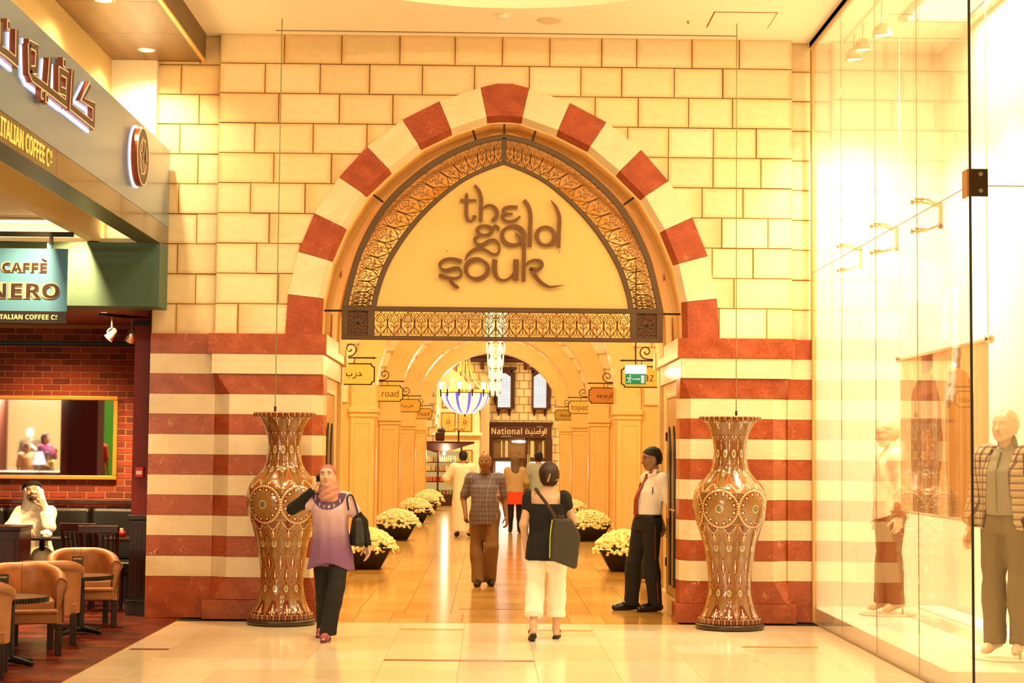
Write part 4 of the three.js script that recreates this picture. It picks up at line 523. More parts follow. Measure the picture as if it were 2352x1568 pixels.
  const ring = (r0, r1, d, z) => { const s = new THREE.Shape(); s.absarc(0, 0, r1, 0, 2 * PI); if (r0) { const h = new THREE.Path(); h.absarc(0, 0, r0, 0, 2 * PI); s.holes.push(h); } return ext(s, d, 0, z); };
  mesh('back_light', ring(0, 0.3, 0.004, 0.006).translate(-0.012, -0.004, 0), halo, rd); mesh('rim', ring(0, 0.285, 0.06, 0.012), std(0x9a5030, 0.3, 0.6), rd); mesh('rim_face', ring(0.17, 0.27, 0.004, 0.072), std(0x3a1f14, 0.4), rd); mesh('outline', [ring(0.268, 0.278, 0.005, 0.072), ring(0.162, 0.172, 0.005, 0.072)], std(0xffeedd, 0.4), rd); mesh('disc', ring(0, 0.16, 0.004, 0.071), std(0x6a3a26, 0.4), rd);
  const NN = [[-0.13, 0.02], [-0.06, -0.02], [-0.075, -0.12], [-0.06, 0.12], [0.05, -0.1], [0.075, 0.11], [0.065, -0.02], [0.13, -0.05]]; mesh('letter_outline', ribbon(NN.map((p) => [...p, 0.06]), 0.006, 1, { sharp: 1 }).translate(0, 0, 0.075), std(0xffeedd, 0.4), rd); mesh('letter_face', ribbon(NN.map((p) => [...p, 0.04]), 0.006, 1, { sharp: 1 }).translate(0, 0, 0.078), std(0x3a1f14, 0.4), rd);
  const it = thing('fascia_text', 'yellow raised letters reading Italian coffee on the brown fascia strip', 'sign', [-3.541, 3.925, 4.98], PI / 2); mesh('lettering', text('ITALIAN COFFEE C', 0.14, 0.005, { sx: 0.8, right: 1 }).translate(-0.06, 0, 0), std(0xf0d878, 0.5, 0, { emissive: 0xb08a30, emissiveIntensity: 0.15 }), it); mesh('lettering', [text('o', 0.075, 0.012, { sx: 0.7 }).translate(-0.045, 0.075, 0), box(0.045, 0.012, 0.012, -0.02, 0.045, 0.006)], std(0xf0d878, 0.5), it);
  // hanging blade sign
  const hs = thing('hanging_cafe_sign', 'blue and black hanging cafe sign on a dark bar', 'sign', [-4.115, 2.93, 2]);
  mesh('board', rbox(0.95, 0.595, 0.03, -0.475, 0.41, 0, 0.003, 1), std(0x4a86b4, 0.55), hs); mesh('footer', rbox(0.95, 0.115, 0.032, -0.475, 0.057, 0, 0.003, 1), std(0x120c0a, 0.4), hs);
  mesh('hanger', [rbox(0.045, 0.06, 0.025, -0.175, 0.735, 0, 0.003), rbox(0.045, 0.06, 0.025, -0.8, 0.735, 0, 0.003)], std(0x4a86b4, 0.55), hs);
  mesh('arm', [rbox(1.5, 0.045, 0.04, -0.7, 0.845, 0, 0.004), rbox(0.03, 0.09, 0.035, -0.16, 0.79, 0, 0.003), rbox(0.03, 0.09, 0.035, -0.8, 0.79, 0, 0.003), bar([-1.3, 0.77, 0], [-0.2, 0.77, 0], 0.006), rbox(0.04, 0.4, 0.04, -1.35, 1.02, 0, 0.004)], M.black, hs);
  const word = (s, size, sx, x, y, name) => { mesh(name + '_outline', text(s, size, 0.004, { sx, right: 1, fat: size * 0.09 }).translate(x, y, 0.015), std(0xc48a64, 0.5), hs); mesh(name + '_outline', text(s, size, 0.004, { sx, right: 1, fat: size * 0.055 }).translate(x, y, 0.018), std(0xf2d8a8, 0.5), hs); mesh(name, text(s, size, 0.004, { sx, right: 1 }).translate(x, y, 0.022), std(0x2a1810, 0.5), hs); };
  word('CAFFE', 0.085, 1.25, -0.19, 0.485, 'word'); mesh('accent', rbox(0.05, 0.016, 0.006, 0, 0, 0, 0.003).rotateZ(-0.5).translate(-0.215, 0.598, 0.02), std(0x2a1810, 0.5), hs); word('NERO', 0.135, 1.35, -0.065, 0.24, 'word');
  mesh('footer_text', text('ITALIAN COFFEE C', 0.045, 0.004, { right: 1 }).translate(-0.105, 0.035, 0.016), std(0xf0dc98, 0.5), hs); mesh('footer_text', [text('o', 0.026, 0.004).translate(-0.1, 0.056, 0.016), box(0.02, 0.005, 0.004, -0.09, 0.04, 0.018)], std(0xf0dc98, 0.5), hs);

  /* furniture */
  function tub(label, x, z, turn) {
    const t = thing('tub_armchair', label, 'armchair', [x, 0, z], turn, 'tan leather tub armchairs');
    // shell: arms and back swept along a U, with a rolled top that drops towards the arms
    const path = []; for (let i = 0; i <= 44; i++) { const u = i / 44; let px, pz, nx, nz; const R = 0.3, a = 0.34, Ls = 2 * a + PI * R, s = u * Ls; if (s < a) { px = -R; pz = 0.32 - s; nx = -1; nz = 0; } else if (s < a + PI * R) { const th = (s - a) / R; px = -R * Math.cos(th); pz = -0.02 - R * Math.sin(th); nx = -Math.cos(th); nz = -Math.sin(th); } else { px = R; pz = -0.02 + (s - a - PI * R); nx = 1; nz = 0; } path.push([px, pz, nx, nz, u]); }
    const pos = [], idx = [], nS = 18; for (const [px, pz, nx, nz, u] of path) { const top = 0.605 + 0.1 * smooth(0.1, 0.42, u) * smooth(0.1, 0.42, 1 - u); const sec = [[-0.035, 0.27], [-0.035, 0.4], [-0.04, top - 0.06]]; for (let k = 0; k <= 10; k++) { const a = PI * (1 - k / 10 * 1.35); sec.push([0.008 + 0.05 * Math.cos(a), top + 0.0 + 0.05 * Math.sin(a)]); } sec.push([0.028, top - 0.06], [0.024, 0.42], [0.022, 0.27]); while (sec.length < nS) sec.push([0.022, 0.27]); for (const [o, y] of sec) pos.push(px + nx * o, y, pz + nz * o); }
    for (let i = 0; i < path.length - 1; i++) for (let k = 0; k < nS; k++) { const a = i * nS + k, b = i * nS + (k + 1) % nS, c = a + nS, d = b + nS; idx.push(a, b, c, b, d, c); }
    for (const [i, f] of [[0, 1], [path.length - 1, 0]]) for (let k = 1; k < nS - 1; k++) { const o = i * nS; f ? idx.push(o, o + k + 1, o + k) : idx.push(o, o + k, o + k + 1); }
    const g = new THREE.BufferGeometry(); g.setAttribute('position', new THREE.Float32BufferAttribute(pos, 3)); g.setIndex(idx); g.computeVertexNormals(); mesh('tub_shell', uvm(g, 1.6), M.tan, t);
    for (const s of [-1, 1]) mesh('arm_piping', tube([[s * 0.265, 0.28, 0.325], [s * 0.262, 0.5, 0.325], [s * 0.255, 0.6, 0.325], [s * 0.29, 0.655, 0.325], [s * 0.345, 0.62, 0.325], [s * 0.328, 0.54, 0.325], [s * 0.325, 0.28, 0.325]], 0.006, 40, 6), std(0x7a4420, 0.5), t);
    mesh('seat_base', uvm(rbox(0.56, 0.1, 0.58, 0, 0.32, 0.04, 0.015, 3)), M.tan, t); mesh('front_rail_roll', uvm(rbox(0.56, 0.045, 0.04, 0, 0.375, 0.325, 0.02, 3)), M.tan, t);
    mesh('seat_cushion', uvm(warp(rbox(0.52, 0.1, 0.54, 0, 0.42, 0.05, 0.03, 5), (v) => { v.y += 0.015 * Math.cos(v.x * 5) * Math.cos((v.z - 0.05) * 5); })), M.tan, t);
    for (const [lx, lz] of [[-0.29, 0.28], [0.29, 0.28], [-0.25, -0.22], [0.25, -0.22]]) mesh('leg', rbox(0.055, 0.275, 0.055, lx, 0.1375, lz, 0.006), M.darkwood, t); mesh('back_seam', tube([[0, 0.3, -0.35], [0, 0.62, -0.348], [0, 0.745, -0.33], [0, 0.752, -0.3], [0, 0.72, -0.282], [0, 0.5, -0.283]], 0.003, 24, 5), std(0x6a3a1a, 0.6), t); return t;
  }
  tub('tan leather tub armchair facing the viewer nearest the red column', -4.15, 0.92, 0.3); tub('tan leather tub armchair with its back turned, before the far menu card', -4.14, 2.47, PI + 0.3); tub('tan leather tub armchair facing the viewer beside the near menu card', -4.11, 3.3, 0.3); tub('tan leather tub armchair with its back to the viewer at the lower left corner', -4.09, 4.97, PI + 0.3);
  function roundTable(label, x, z) { const t = thing('round_table', label, 'table', [x, 0, z], 0, 'low round cafe tables'); mesh('tabletop', lathe([[0.001, 0.515], [0.27, 0.515], [0.285, 0.525], [0.285, 0.55], [0.001, 0.553]], 40), std(0x6a4a34, 0.25), t); stuff(mesh('ribbed_edge', merge(Array.from({ length: 72 }, (_, k) => bar([0, 0.51, 0.288], [0, 0.552, 0.288], 0.011, 0.011, 6).rotateY(k / 72 * 2 * PI))), M.darkwood, t)); mesh('stem', cyl(0.035, 0.03, 0.5, 0, 0.03, 0), M.black, t); for (let k = 0; k < 4; k++) mesh('foot', bar([0, 0.05, 0], [0.25 * Math.cos(k * PI / 2 + 0.5), 0.018, 0.25 * Math.sin(k * PI / 2 + 0.5)], 0.03, 0.018), M.black, t); return t; }
  roundTable('low round table with ribbed edge in front of the far armchair', -3.99, 1.66); roundTable('low round table with ribbed edge beside the near left armchairs', -3.98, 4.14);
  const menuT = canvasTex(128, 192, (c, W, H) => { c.fillStyle = '#33261a'; c.fillRect(0, 0, W, H); c.fillStyle = '#d8c8a0'; c.font = 'bold 22px sans-serif'; c.textAlign = 'center'; c.fillText('PASTRIES', W / 2, 36); c.fillStyle = '#ecdcae'; c.beginPath(); c.ellipse(70, 145, 38, 16, -0.4, 0, 7); c.fill(); c.fillStyle = '#c88a3a'; c.beginPath(); c.ellipse(40, 162, 22, 10, -0.3, 0, 7); c.fill(); c.fillStyle = '#f8f0d8'; c.beginPath(); c.arc(60, 140, 12, 0, 7); c.arc(78, 134, 11, 0, 7); c.fill(); });
  const menu = (label, x, y, z) => { const t = thing('menu_card', label, 'menu', [x, y, z], 0.2, 'standing menu cards'); mesh('card', rbox(0.105, 0.17, 0.006, 0, 0.092, 0, 0.002, 1), std(0xffffff, 0.5, 0, { map: menuT }), t); uv01(t.children[0].geometry); mesh('foot', rbox(0.1, 0.012, 0.04, 0, 0.006, 0, 0.003), M.black, t); };
  menu('dark menu card with a pastry picture on the far low round table', -4.03, 0.553, 1.66); menu('dark menu card with a pastry picture at the left edge of the photo', -4.06, 0.553, 4.14);
  // leather bench along the brick wall
  const bn = thing('leather_bench', 'long black leather bench along the brick wall', 'bench', [-5.8, 0, -2.1]); for (let i = 0; i < 4; i++) { mesh('back_cushion', warp(rbox(1.0, 0.6, 0.16, 1.5 - i * 1.01, 0.76, -0.22, 0.05, 4), (v) => { v.z += 0.02 * Math.cos((v.y - 0.76) * 4); }), M.blackLeather, bn); mesh('seat_cushion', rbox(1.0, 0.16, 0.5, 1.5 - i * 1.01, 0.38, 0.06, 0.04, 3), M.blackLeather, bn); } mesh('plinth', box(4.0, 0.3, 0.45, 0, 0.15, 0.0), M.mahog, bn);
  function slatChair(label, x, z, turn) { const t = thing('slat_back_chair', label, 'chair', [x, 0, z], turn, 'dark wooden slat back chairs'); mesh('seat', rbox(0.42, 0.035, 0.4, 0, 0.45, 0, 0.01), M.mahog, t); for (const s of [-1, 1]) { mesh('leg', bar([s * 0.17, 0, 0.17], [s * 0.17, 0.44, 0.17], 0.018, 0.022), M.mahog, t); mesh('leg', tube([[s * 0.17, 0, -0.2], [s * 0.18, 0.45, -0.18], [s * 0.19, 0.7, -0.2], [s * 0.2, 0.88, -0.24]], 0.02, 16, 8), M.mahog, t); } mesh('top_rail', warp(rbox(0.44, 0.085, 0.03, 0, 0.87, -0.24, 0.01, 4), (v) => { v.z -= 0.05 * (1 - (v.x / 0.22) ** 2); v.y += 0.02 * (v.x / 0.22) ** 2; }), M.mahog, t); for (let i = 0; i < 7; i++) { const x1 = -0.15 + i * 0.05; mesh('slat', bar([x1, 0.46, -0.18], [x1 * 1.1, 0.84, -0.24 - 0.05 * (1 - (x1 / 0.22) ** 2)], 0.01, 0.01, 6), M.mahog, t); } mesh('stretcher', bar([-0.17, 0.2, 0.0], [0.17, 0.2, 0.0], 0.012), M.mahog, t); return t; }
  slatChair('dark slat back wooden chair nearer the viewer, beside the red column', -4.3, -0.66, PI); slatChair('dark slat back wooden chair farther back, left of its twin by the bench', -4.6, -1.22, PI - 0.2);
  const st = thing('square_table', 'small dark square table by the bench, with red items on it', 'table', [-4.1, 0, -1.4]); mesh('tabletop', rbox(0.6, 0.035, 0.55, 0, 0.745, 0, 0.008), M.mahog, st); mesh('stem', cyl(0.03, 0.03, 0.7, 0, 0.03, 0), M.black, st); mesh('foot', cyl(0.2, 0.06, 0.04, 0, 0, 0), M.black, st);
  menu('dark menu card on the square table in front of the leather bench', -4.1, 0.7625, -1.42); const bx = thing('red_box', 'bright red box on the square table by the red column', 'box', [-3.99, 0.7625, -1.25]); mesh('body', rbox(0.12, 0.1, 0.1, 0, 0.05, 0, 0.008), std(0xc8341c, 0.5), bx); mesh('lid', rbox(0.125, 0.02, 0.105, 0, 0.1, 0, 0.006), std(0xd84a28, 0.5), bx);
  const sug = thing('sugar_pot', 'small red and white sugar pot on the square table', 'pot', [-4.24, 0.7625, -1.35]); mesh('pot', lathe([[0.001, 0], [0.035, 0], [0.042, 0.04], [0.036, 0.07], [0.001, 0.07]], 16), std(0xb82a1c, 0.4), sug); mesh('packets', rbox(0.04, 0.03, 0.03, -0.005, 0.085, 0, 0.004), M.white, sug);
  const cn = thing('service_counter', 'dark mahogany service counter at the left edge', 'counter', [-5.62, 0, -0.75]); mesh('carcass', uvm(rbox(0.9, 0.86, 0.5, 0, 0.43, 0, 0.006)), M.mahog, cn); mesh('top', uvm(rbox(0.93, 0.05, 0.53, 0, 0.885, 0, 0.008)), M.mahog, cn); for (const x of [-0.22, 0.22]) mesh('panel', uvm(rbox(0.38, 0.66, 0.016, x, 0.44, 0.254, 0.006)), M.mahog, cn);
  const tr = thing('tray_table', 'small dark table in front of the seated man', 'table', [-5.12, 0, -1.28]); mesh('tabletop', rbox(0.56, 0.03, 0.4, 0, 0.745, 0, 0.008), M.darkwood, tr); mesh('stem', cyl(0.03, 0.03, 0.7, 0, 0.03, 0), M.black, tr); mesh('foot', cyl(0.18, 0.06, 0.04, 0, 0, 0), M.black, tr);
  const ti = thing('tissue_pile', 'crumpled white tissue on the small table in front of the seated man', 'tissue', [-5.05, 0.76, -1.18]); mesh('tissue', warp(new THREE.IcosahedronGeometry(0.055, 4), (v) => { const n = 1 + 0.5 * fbm(v.x * 22, v.y * 22, v.z * 22, 3); v.x *= n * 1.15; v.z *= n; v.y = Math.max(0.002, v.y * n * 0.9 + 0.038); }), M.white, ti);
}
/* ---------- the glass shop window on the right ---------- */
{
  const wh = std(0xf2e8d4, 0.8);
  struct('wall_shop_back', box(0.12, 6.3, 6.6, 4.82, 3.1, 2.9), wh); struct('wall_shop_end', box(1.5, 6.3, 0.1, 4.08, 3.1, -0.28), wh); struct('ceiling_shop', box(1.6, 0.06, 6.6, 4.1, 6.17, 2.9), wh);
  struct('wall_shop_side', box(3.5, 6.3, 0.1, 6.6, 3.1, 6.1), wh);
  const pl = struct('plinth_shop_window'); mesh('plinth', rbox(1.5, 0.15, 5.58, 4.1, 0.075, 2.55, 0.004, 1), std(0xf2e6ce, 0.25), pl); mesh('back_step', rbox(0.3, 0.02, 5.4, 4.6, 0.16, 2.5, 0.003, 1), wh, pl);
  const win = struct('window_1'); const glass = new THREE.MeshPhysicalMaterial({ color: 0xffffff, roughness: 0.0, transmission: 1, thickness: 0, ior: 1.5 });
  const JZ = [-0.02, 1.51, 3.025, 4.54, 6.09], mid = 3.695;
  for (let i = 0; i < 4; i++) for (const [y0, y1] of [[0.005, mid - 0.004], [mid + 0.004, 6.14]]) mesh('glass_pane', box(0.012, y1 - y0, JZ[i + 1] - JZ[i] - 0.008, 3.32, (y0 + y1) / 2, (JZ[i] + JZ[i + 1]) / 2), glass, win);
  for (const [y0, y1] of [[0.005, mid - 0.004], [mid + 0.004, 6.14]]) mesh('glass_pane', box(1.48, y1 - y0, 0.012, 4.07, (y0 + y1) / 2, 6.09), glass, win);
  const jm = std(0x9a7a48, 0.5); for (const z of JZ.slice(1, 4)) mesh('pane_joint', box(0.006, 6.1, 0.007, 3.32, 3.07, z), jm, win); mesh('corner_joint', box(0.016, 6.14, 0.016, 3.322, 3.07, 6.09), std(0x2a1c0e, 0.5), win); mesh('pane_joint', box(0.006, 0.007, 6.1, 3.32, mid, 3.04), jm, win); mesh('pane_joint', box(1.48, 0.007, 0.006, 4.07, mid, 6.09), jm, win);
  mesh('head_channel', rbox(0.05, 0.07, 6.2, 3.325, 6.165, 3.05, 0.004, 1), std(0xb08a58, 0.5), win); mesh('side_channel', rbox(0.045, 6.15, 0.04, 3.325, 3.075, 0.045, 0.004, 1), std(0xc8a468, 0.4), win); mesh('sill_channel', box(0.03, 0.012, 6.1, 3.32, 0.006, 3.05), std(0x8a7450, 0.4), win);
  for (const [i, z] of JZ.slice(1, 4).entries()) {
    const t = thing('spider_fitting', ['farthest', 'middle', 'nearest'][i] + ' steel four arm glass fitting along the pane joint of the shop window', 'fitting', [3.32, mid, z + 0.0], 0, 'steel glass fittings');
    mesh('hub', rbox(0.03, 0.22, 0.035, 0.19, 0, 0, 0.004), M.chromeWarm, t); for (const a of [-1, 1]) for (const b of [-1, 1]) { mesh('arm', tube([[0.19, a * 0.07, 0], [0.12, a * 0.1, b * 0.04], [0.06, a * 0.12, b * 0.075]], 0.012, 10, 6), M.chromeWarm, t); mesh('bolt', [bar([-0.03, a * 0.12, b * 0.075], [0.08, a * 0.12, b * 0.075], 0.009), bar([-0.028, a * 0.12, b * 0.075], [-0.012, a * 0.12, b * 0.075], 0.024), bar([0.012, a * 0.12, b * 0.075], [0.03, a * 0.12, b * 0.075], 0.024)], M.chromeWarm, t); }
  }
  const pf = thing('patch_fitting', 'dark square corner clamp holding the glass at the window edge', 'fitting', [3.32, mid, 6.09]); mesh('front_plate', rbox(0.13, 0.2, 0.02, 0.06, 0.02, 0.016, 0.004), std(0x4a3a26, 0.3, 0.7), pf); mesh('side_plate', rbox(0.02, 0.2, 0.13, -0.016, 0.02, -0.05, 0.004), std(0xb88a50, 0.3, 0.7), pf); for (const y of [-0.04, 0.08]) mesh('screw', bar([0.07, y, 0.02], [0.07, y, 0.034], 0.016), M.steel, pf);
  // lighting track
  const tk = thing('lighting_track', 'long ceiling track holding the shop window spotlights', 'track', [3.62, 6.13, 2.0]); mesh('rail', rbox(0.04, 0.035, 3.4, 0, 0, 0, 0.006), M.plaster, tk); for (const z of [-1.2, 0.4, 1.5]) mesh('hanger', cyl(0.006, 0.006, 0.03, 0, 0.01, z, 6), M.steel, tk);
  for (const [i, z, yy, l] of [[0, 0.72, 5.86, 'farthest glowing spotlight on the shop window track'], [1, 1.15, 5.86, 'second glowing spotlight on the shop window track'], [2, 2.0, 5.8, 'nearest and largest glowing spotlight on the shop window track']]) {
    const t = thing('track_spotlight', l, 'spotlight', [3.62, yy, z], 0, 'shop window spotlights'); mesh('stem', cyl(0.01, 0.01, 6.12 - yy - 0.05, 0, 0.05, 0, 8), M.steel, t); mesh('housing', lathe([[0.001, 0.1], [0.05, 0.09], [0.07, 0.03], [0.1, -0.03], [0.09, -0.03], [0.05, 0.02], [0.001, 0.02]], 24), M.chromeWarm, t); mesh('lens', lathe([[0.001, -0.012], [0.075, -0.012]], 20), lit(new THREE.Color(1, 0.93, 0.7), 16), t); mesh('yoke', new THREE.TorusGeometry(0.085, 0.008, 6, 20, PI).translate(0, 0, 0), M.steel, t);
    spot([3.62, yy - 0.06, z], [4.2, 1.2, z + (i - 1) * 0.8], SHOP, 60, 0.85, 0.7);
  }
  // hanging photo banner: flat print on thin cloth with gentle folds
  const bt = canvasTex(1024, 512, (c, W, H) => {
    c.fillStyle = '#dcb98a'; c.fillRect(0, 0, W, H); const fig = (x, w, hair, skin, cloth, arm) => { c.fillStyle = cloth; c.beginPath(); c.moveTo(x - w * 0.16, 70); c.bezierCurveTo(x - w * 0.5, 96, x - w * 0.5, 130, x - w * 0.52, 230); c.bezierCurveTo(x - w * 0.6, 330, x - w * 0.42, 400, x - w * 0.46, H); c.lineTo(x + w * 0.46, H); c.bezierCurveTo(x + w * 0.42, 400, x + w * 0.6, 330, x + w * 0.52, 230); c.bezierCurveTo(x + w * 0.5, 130, x + w * 0.5, 96, x + w * 0.16, 70); c.fill(); c.fillStyle = skin; c.fillRect(x - w * 0.13, 44, w * 0.26, 40); c.fillStyle = hair; c.beginPath(); c.ellipse(x, 26, w * 0.2, 40, 0, 0, 7); c.fill(); c.fillStyle = arm; c.beginPath(); c.ellipse(x - w * 0.1, 300, w * 0.07, 56, 0.1, 0, 7); c.ellipse(x + w * 0.1, 296, w * 0.07, 56, -0.1, 0, 7); c.fill(); c.strokeStyle = 'rgba(70,36,14,0.35)'; c.lineWidth = 5; for (let k = -3; k < 4; k++) { c.beginPath(); c.moveTo(x + k * w * 0.12, 110); c.quadraticCurveTo(x + k * w * 0.15, 260, x + k * w * 0.11, 500); c.stroke(); } };
    fig(330, 360, '#5a3a1c', '#b07a48', '#8f6236', '#b87a44'); fig(720, 300, '#5a3a1e', '#b07a48', '#a07238', '#8a5c2c'); c.fillStyle = '#6a4424'; c.fillRect(250, 130, 160, 70);
    c.fillStyle = '#f6ecd0'; for (let k = 0; k < 40; k++) { c.beginPath(); c.arc(220 + rnd() * 250, 220 + rnd() * 270, 3, 0, 7); c.fill(); }
  });
  const bn = thing('photo_banner', 'large sepia cloth banner with a photo of two people hanging in the shop window', 'banner', [4.02, 1.2, 2.54]);
  const bg = new THREE.PlaneGeometry(3.0, 1.52, 60, 6).rotateY(-PI / 2).translate(0, 0.77, 0); { const p = bg.attributes.position; for (let i = 0; i < p.count; i++) p.setX(i, 0.012 * Math.sin(p.getZ(i) * 14) + 0.008 * Math.sin(p.getZ(i) * 31)); bg.computeVertexNormals(); }
  mesh('cloth', bg, phys(0xffffff, 0.8, { map: bt, side: THREE.DoubleSide, transmission: 0.35, thickness: 0 }), bn);
  mesh('top_rod', bar([0, 1.53, -1.56], [0, 1.53, 1.56], 0.022, 0.022, 12), M.chromeWarm, bn); mesh('bottom_rod', bar([0, 0.01, -1.52], [0, 0.01, 1.52], 0.018, 0.018, 12), M.chromeWarm, bn); for (const z of [-1.58, 1.58]) { mesh('finial', ball(0.042, 0, 1.53, z), M.chromeWarm, bn); mesh('cord', bar([0, 1.53, z * 0.97], [0, 4.95, z * 0.97], 0.006, 0.006, 6), M.plaster, bn); }
}
/* ---------- the far hall at the end of the corridor ---------- */
{
  const bw = struct('wall_end_hall', box(22, 6, 0.3, 0, 3, -46.2), M.mortar); for (let r = 0; r < 18; r++) for (let i = 0; i < 19; i++) { const w = 0.335, x = -3.2 + i * w + (r % 2 ? w / 2 : 0), y = r * 0.295 + 0.147; if (x > -0.1 && x < 2.1 && y < 2.75) continue; const m = mesh('stone_block', uv01(ext([[-w / 2 + 0.005, -0.143], [w / 2 - 0.005, -0.143], [w / 2 - 0.005, 0.143], [-w / 2 + 0.005, 0.143]], 0.04, 0.006, 0)), M.stone[Math.floor(rr(0, 4))], bw); m.position.set(x, y, -46.05 + rr(0, 0.01)); }
  struct('ceiling_end_hall', box(22, 0.2, 12, 0, 5.6, -42.2), M.ceiling); for (const s of [-1, 1]) struct(s < 0 ? 'wall_end_hall_left' : 'wall_end_hall_right', box(0.2, 6, 10, s * 9, 3, -42), M.amberRough);
  struct('wall_end_hall_return', box(8, 6, 0.2, -7.2, 3, -37.2), M.amberRough); struct('wall_end_hall_return', box(8, 6, 0.2, 7.2, 3, -37.2), M.amberRough);
  const tr = struct('trim_3'); mesh('cornice_beam', rbox(8, 0.16, 0.3, 0.4, 5.18, -45.9, 0.02), std(0x4a1c0e, 0.5), tr); mesh('cornice_beam', rbox(8, 0.07, 0.4, 0.4, 5.3, -45.85, 0.02), std(0x4a1c0e, 0.5), tr); for (let i = 0; i < 4; i++) mesh('bracket', rbox(0.14, 0.3, 0.2, -2 + i * 1.6, 4.98, -45.9, 0.03), std(0x4a1c0e, 0.5), tr);
  const dk = std(0x43180c, 0.5), glow = lit(new THREE.Color(1, 0.97, 0.86), 1.5);
  for (const [i, x] of [0.42, 1.74].entries()) {
    const t = thing('lattice_window', (i ? 'right' : 'left') + ' projecting dark wood lattice window glowing white on the far stone wall', 'window', [x, 3.35, -45.95], 0, 'far lattice windows');
    mesh('case', [rbox(0.07, 1.4, 0.4, -0.265, 0.75, 0.1, 0.01), rbox(0.07, 1.4, 0.4, 0.265, 0.75, 0.1, 0.01), rbox(0.6, 0.08, 0.4, 0, 0.04, 0.1, 0.01), rbox(0.6, 0.14, 0.4, 0, 1.4, 0.1, 0.01), rbox(0.2, 1.3, 0.3, 0.3, 0.7, 0.05, 0.01)], dk, t); mesh('cornice', [rbox(0.86, 0.07, 0.5, 0.03, 1.53, 0.1, 0.02), rbox(0.74, 0.07, 0.46, 0.03, 1.47, 0.1, 0.02)], dk, t); for (const s of [-1, 1]) mesh('corbel', bar([s * 0.2, -0.2, 0.0], [s * 0.2, 0.02, 0.2], 0.03, 0.07), dk, t);
    mesh('pane', box(0.46, 1.26, 0.01, 0, 0.7, 0.2), glow, t); const bars = []; for (let k = 0; k < 8; k++) bars.push(box(0.01, 1.26, 0.012, -0.2 + k * 0.057, 0.7, 0.23)); for (let k = 0; k < 20; k++) bars.push(box(0.46, 0.01, 0.012, 0, 0.11 + k * 0.0625, 0.23)); stuff(mesh('lattice', bars, dk, t)); mesh('spandrel', [ext([[-0.24, 0], [-0.24, 0.14], [-0.04, 0.14]], 0.03).translate(0, 1.2, 0.22), ext([[0.24, 0], [0.04, 0.14], [0.24, 0.14]], 0.03).translate(0, 1.2, 0.22)], dk, t);
  }
  // jeweller's shop front
  const sf = thing('jewellery_shop', 'dark wood shop front with glowing orange lettering at the end of the corridor', 'shop front', [1.03, 0, -45.9]);
  mesh('frame', [rbox(0.16, 2.3, 0.28, -1.07, 1.15, 0, 0.01), rbox(0.24, 2.3, 0.28, 1.06, 1.15, 0, 0.01), rbox(2.3, 0.52, 0.3, 0, 2.56, 0, 0.01), rbox(2.1, 0.1, 0.2, 0, 1.52, 0.02, 0.01), rbox(0.09, 2.3, 0.1, 0.24, 1.15, 0.02, 0.01), rbox(0.09, 2.3, 0.1, 0.62, 1.15, 0.02, 0.01), rbox(2.1, 0.5, 0.2, 0, 0.25, 0, 0.01)], dk, sf); mesh('cornice', [rbox(2.42, 0.07, 0.42, 0, 2.86, 0.02, 0.02), rbox(2.34, 0.06, 0.36, 0, 2.8, 0.02, 0.02)], dk, sf);
  mesh('lettering', text('National', 0.22, 0.02, { mid: 1, sx: 0.92 }).translate(-0.5, 2.44, 0.16), lit(new THREE.Color(1, 0.42, 0.1), 1.1), sf);
  const AB = [[[0.46, 0], [0.46, 0.22]], [[0.4, 0.22], [0.4, 0.02], [0.3, 0.02], [0.3, 0.1], [0.36, 0.1], [0.36, -0.02], [0.26, -0.08]], [[0.22, 0.22], [0.22, 0.02], [-0.34, 0.02], [-0.34, 0.12], [-0.22, 0.12], [-0.22, 0.02]], [[0.22, 0.1], [0.1, 0.1], [0.1, 0.02]], [[0.0, 0.02], [0.0, 0.12]], [[-0.1, 0.02], [-0.1, 0.12]]];
  mesh('lettering', [...AB.map((st) => ribbon(st.map((p) => [p[0] * 0.95, p[1] * 0.95, 0.034]), 0.02, 1, { sharp: 1 }).translate(0.52, 2.46, 0.16)), ...[[0.0, 0.17], [-0.08, -0.05], [-0.13, -0.05], [-0.26, 0.18], [-0.31, 0.18]].map((p) => box(0.03, 0.03, 0.02, 0.52 + p[0], 2.46 + p[1], 0.17))], lit(new THREE.Color(1, 0.42, 0.1), 1.1), sf);
  mesh('small_lettering', [text('JEWELLERS', 0.05, 0.01, { mid: 1 }).translate(-0.52, 2.34, 0.155), ...[0, 1, 2, 3].map((k) => box(0.045, 0.03, 0.01, 0.62 + k * 0.06, 2.73, 0.157))], lit(new THREE.Color(1, 0.6, 0.25), 0.6), sf);
  mesh('display_back', box(2.0, 2.3, 0.02, 0, 1.15, -0.3), std(0x7a5a3a, 0.7), sf); mesh('glass', box(2.0, 1.9, 0.01, 0, 1.3, 0.0), new THREE.MeshPhysicalMaterial({ color: 0xffffff, roughness: 0, transmission: 1, thickness: 0 }), sf);
  for (const [x, y, w, h] of [[-0.62, 1.2, 0.55, 0.46], [-0.68, 0.68, 0.42, 0.42], [0.48, 1.2, 0.22, 0.46], [0.82, 1.2, 0.3, 0.46]]) mesh('display_light', box(w, h, 0.02, x, y, -0.05), lit(new THREE.Color(1, 0.93, 0.88), 2.4), sf); for (const [x, w] of [[-0.5, 0.1], [-0.68, 0.05], [0.45, 0.13], [0.85, 0.05]]) mesh('lit_panel', box(w, 0.6, 0.02, x, 1.9, -0.06), lit(new THREE.Color(1, 0.6, 0.15), 0.9), sf);
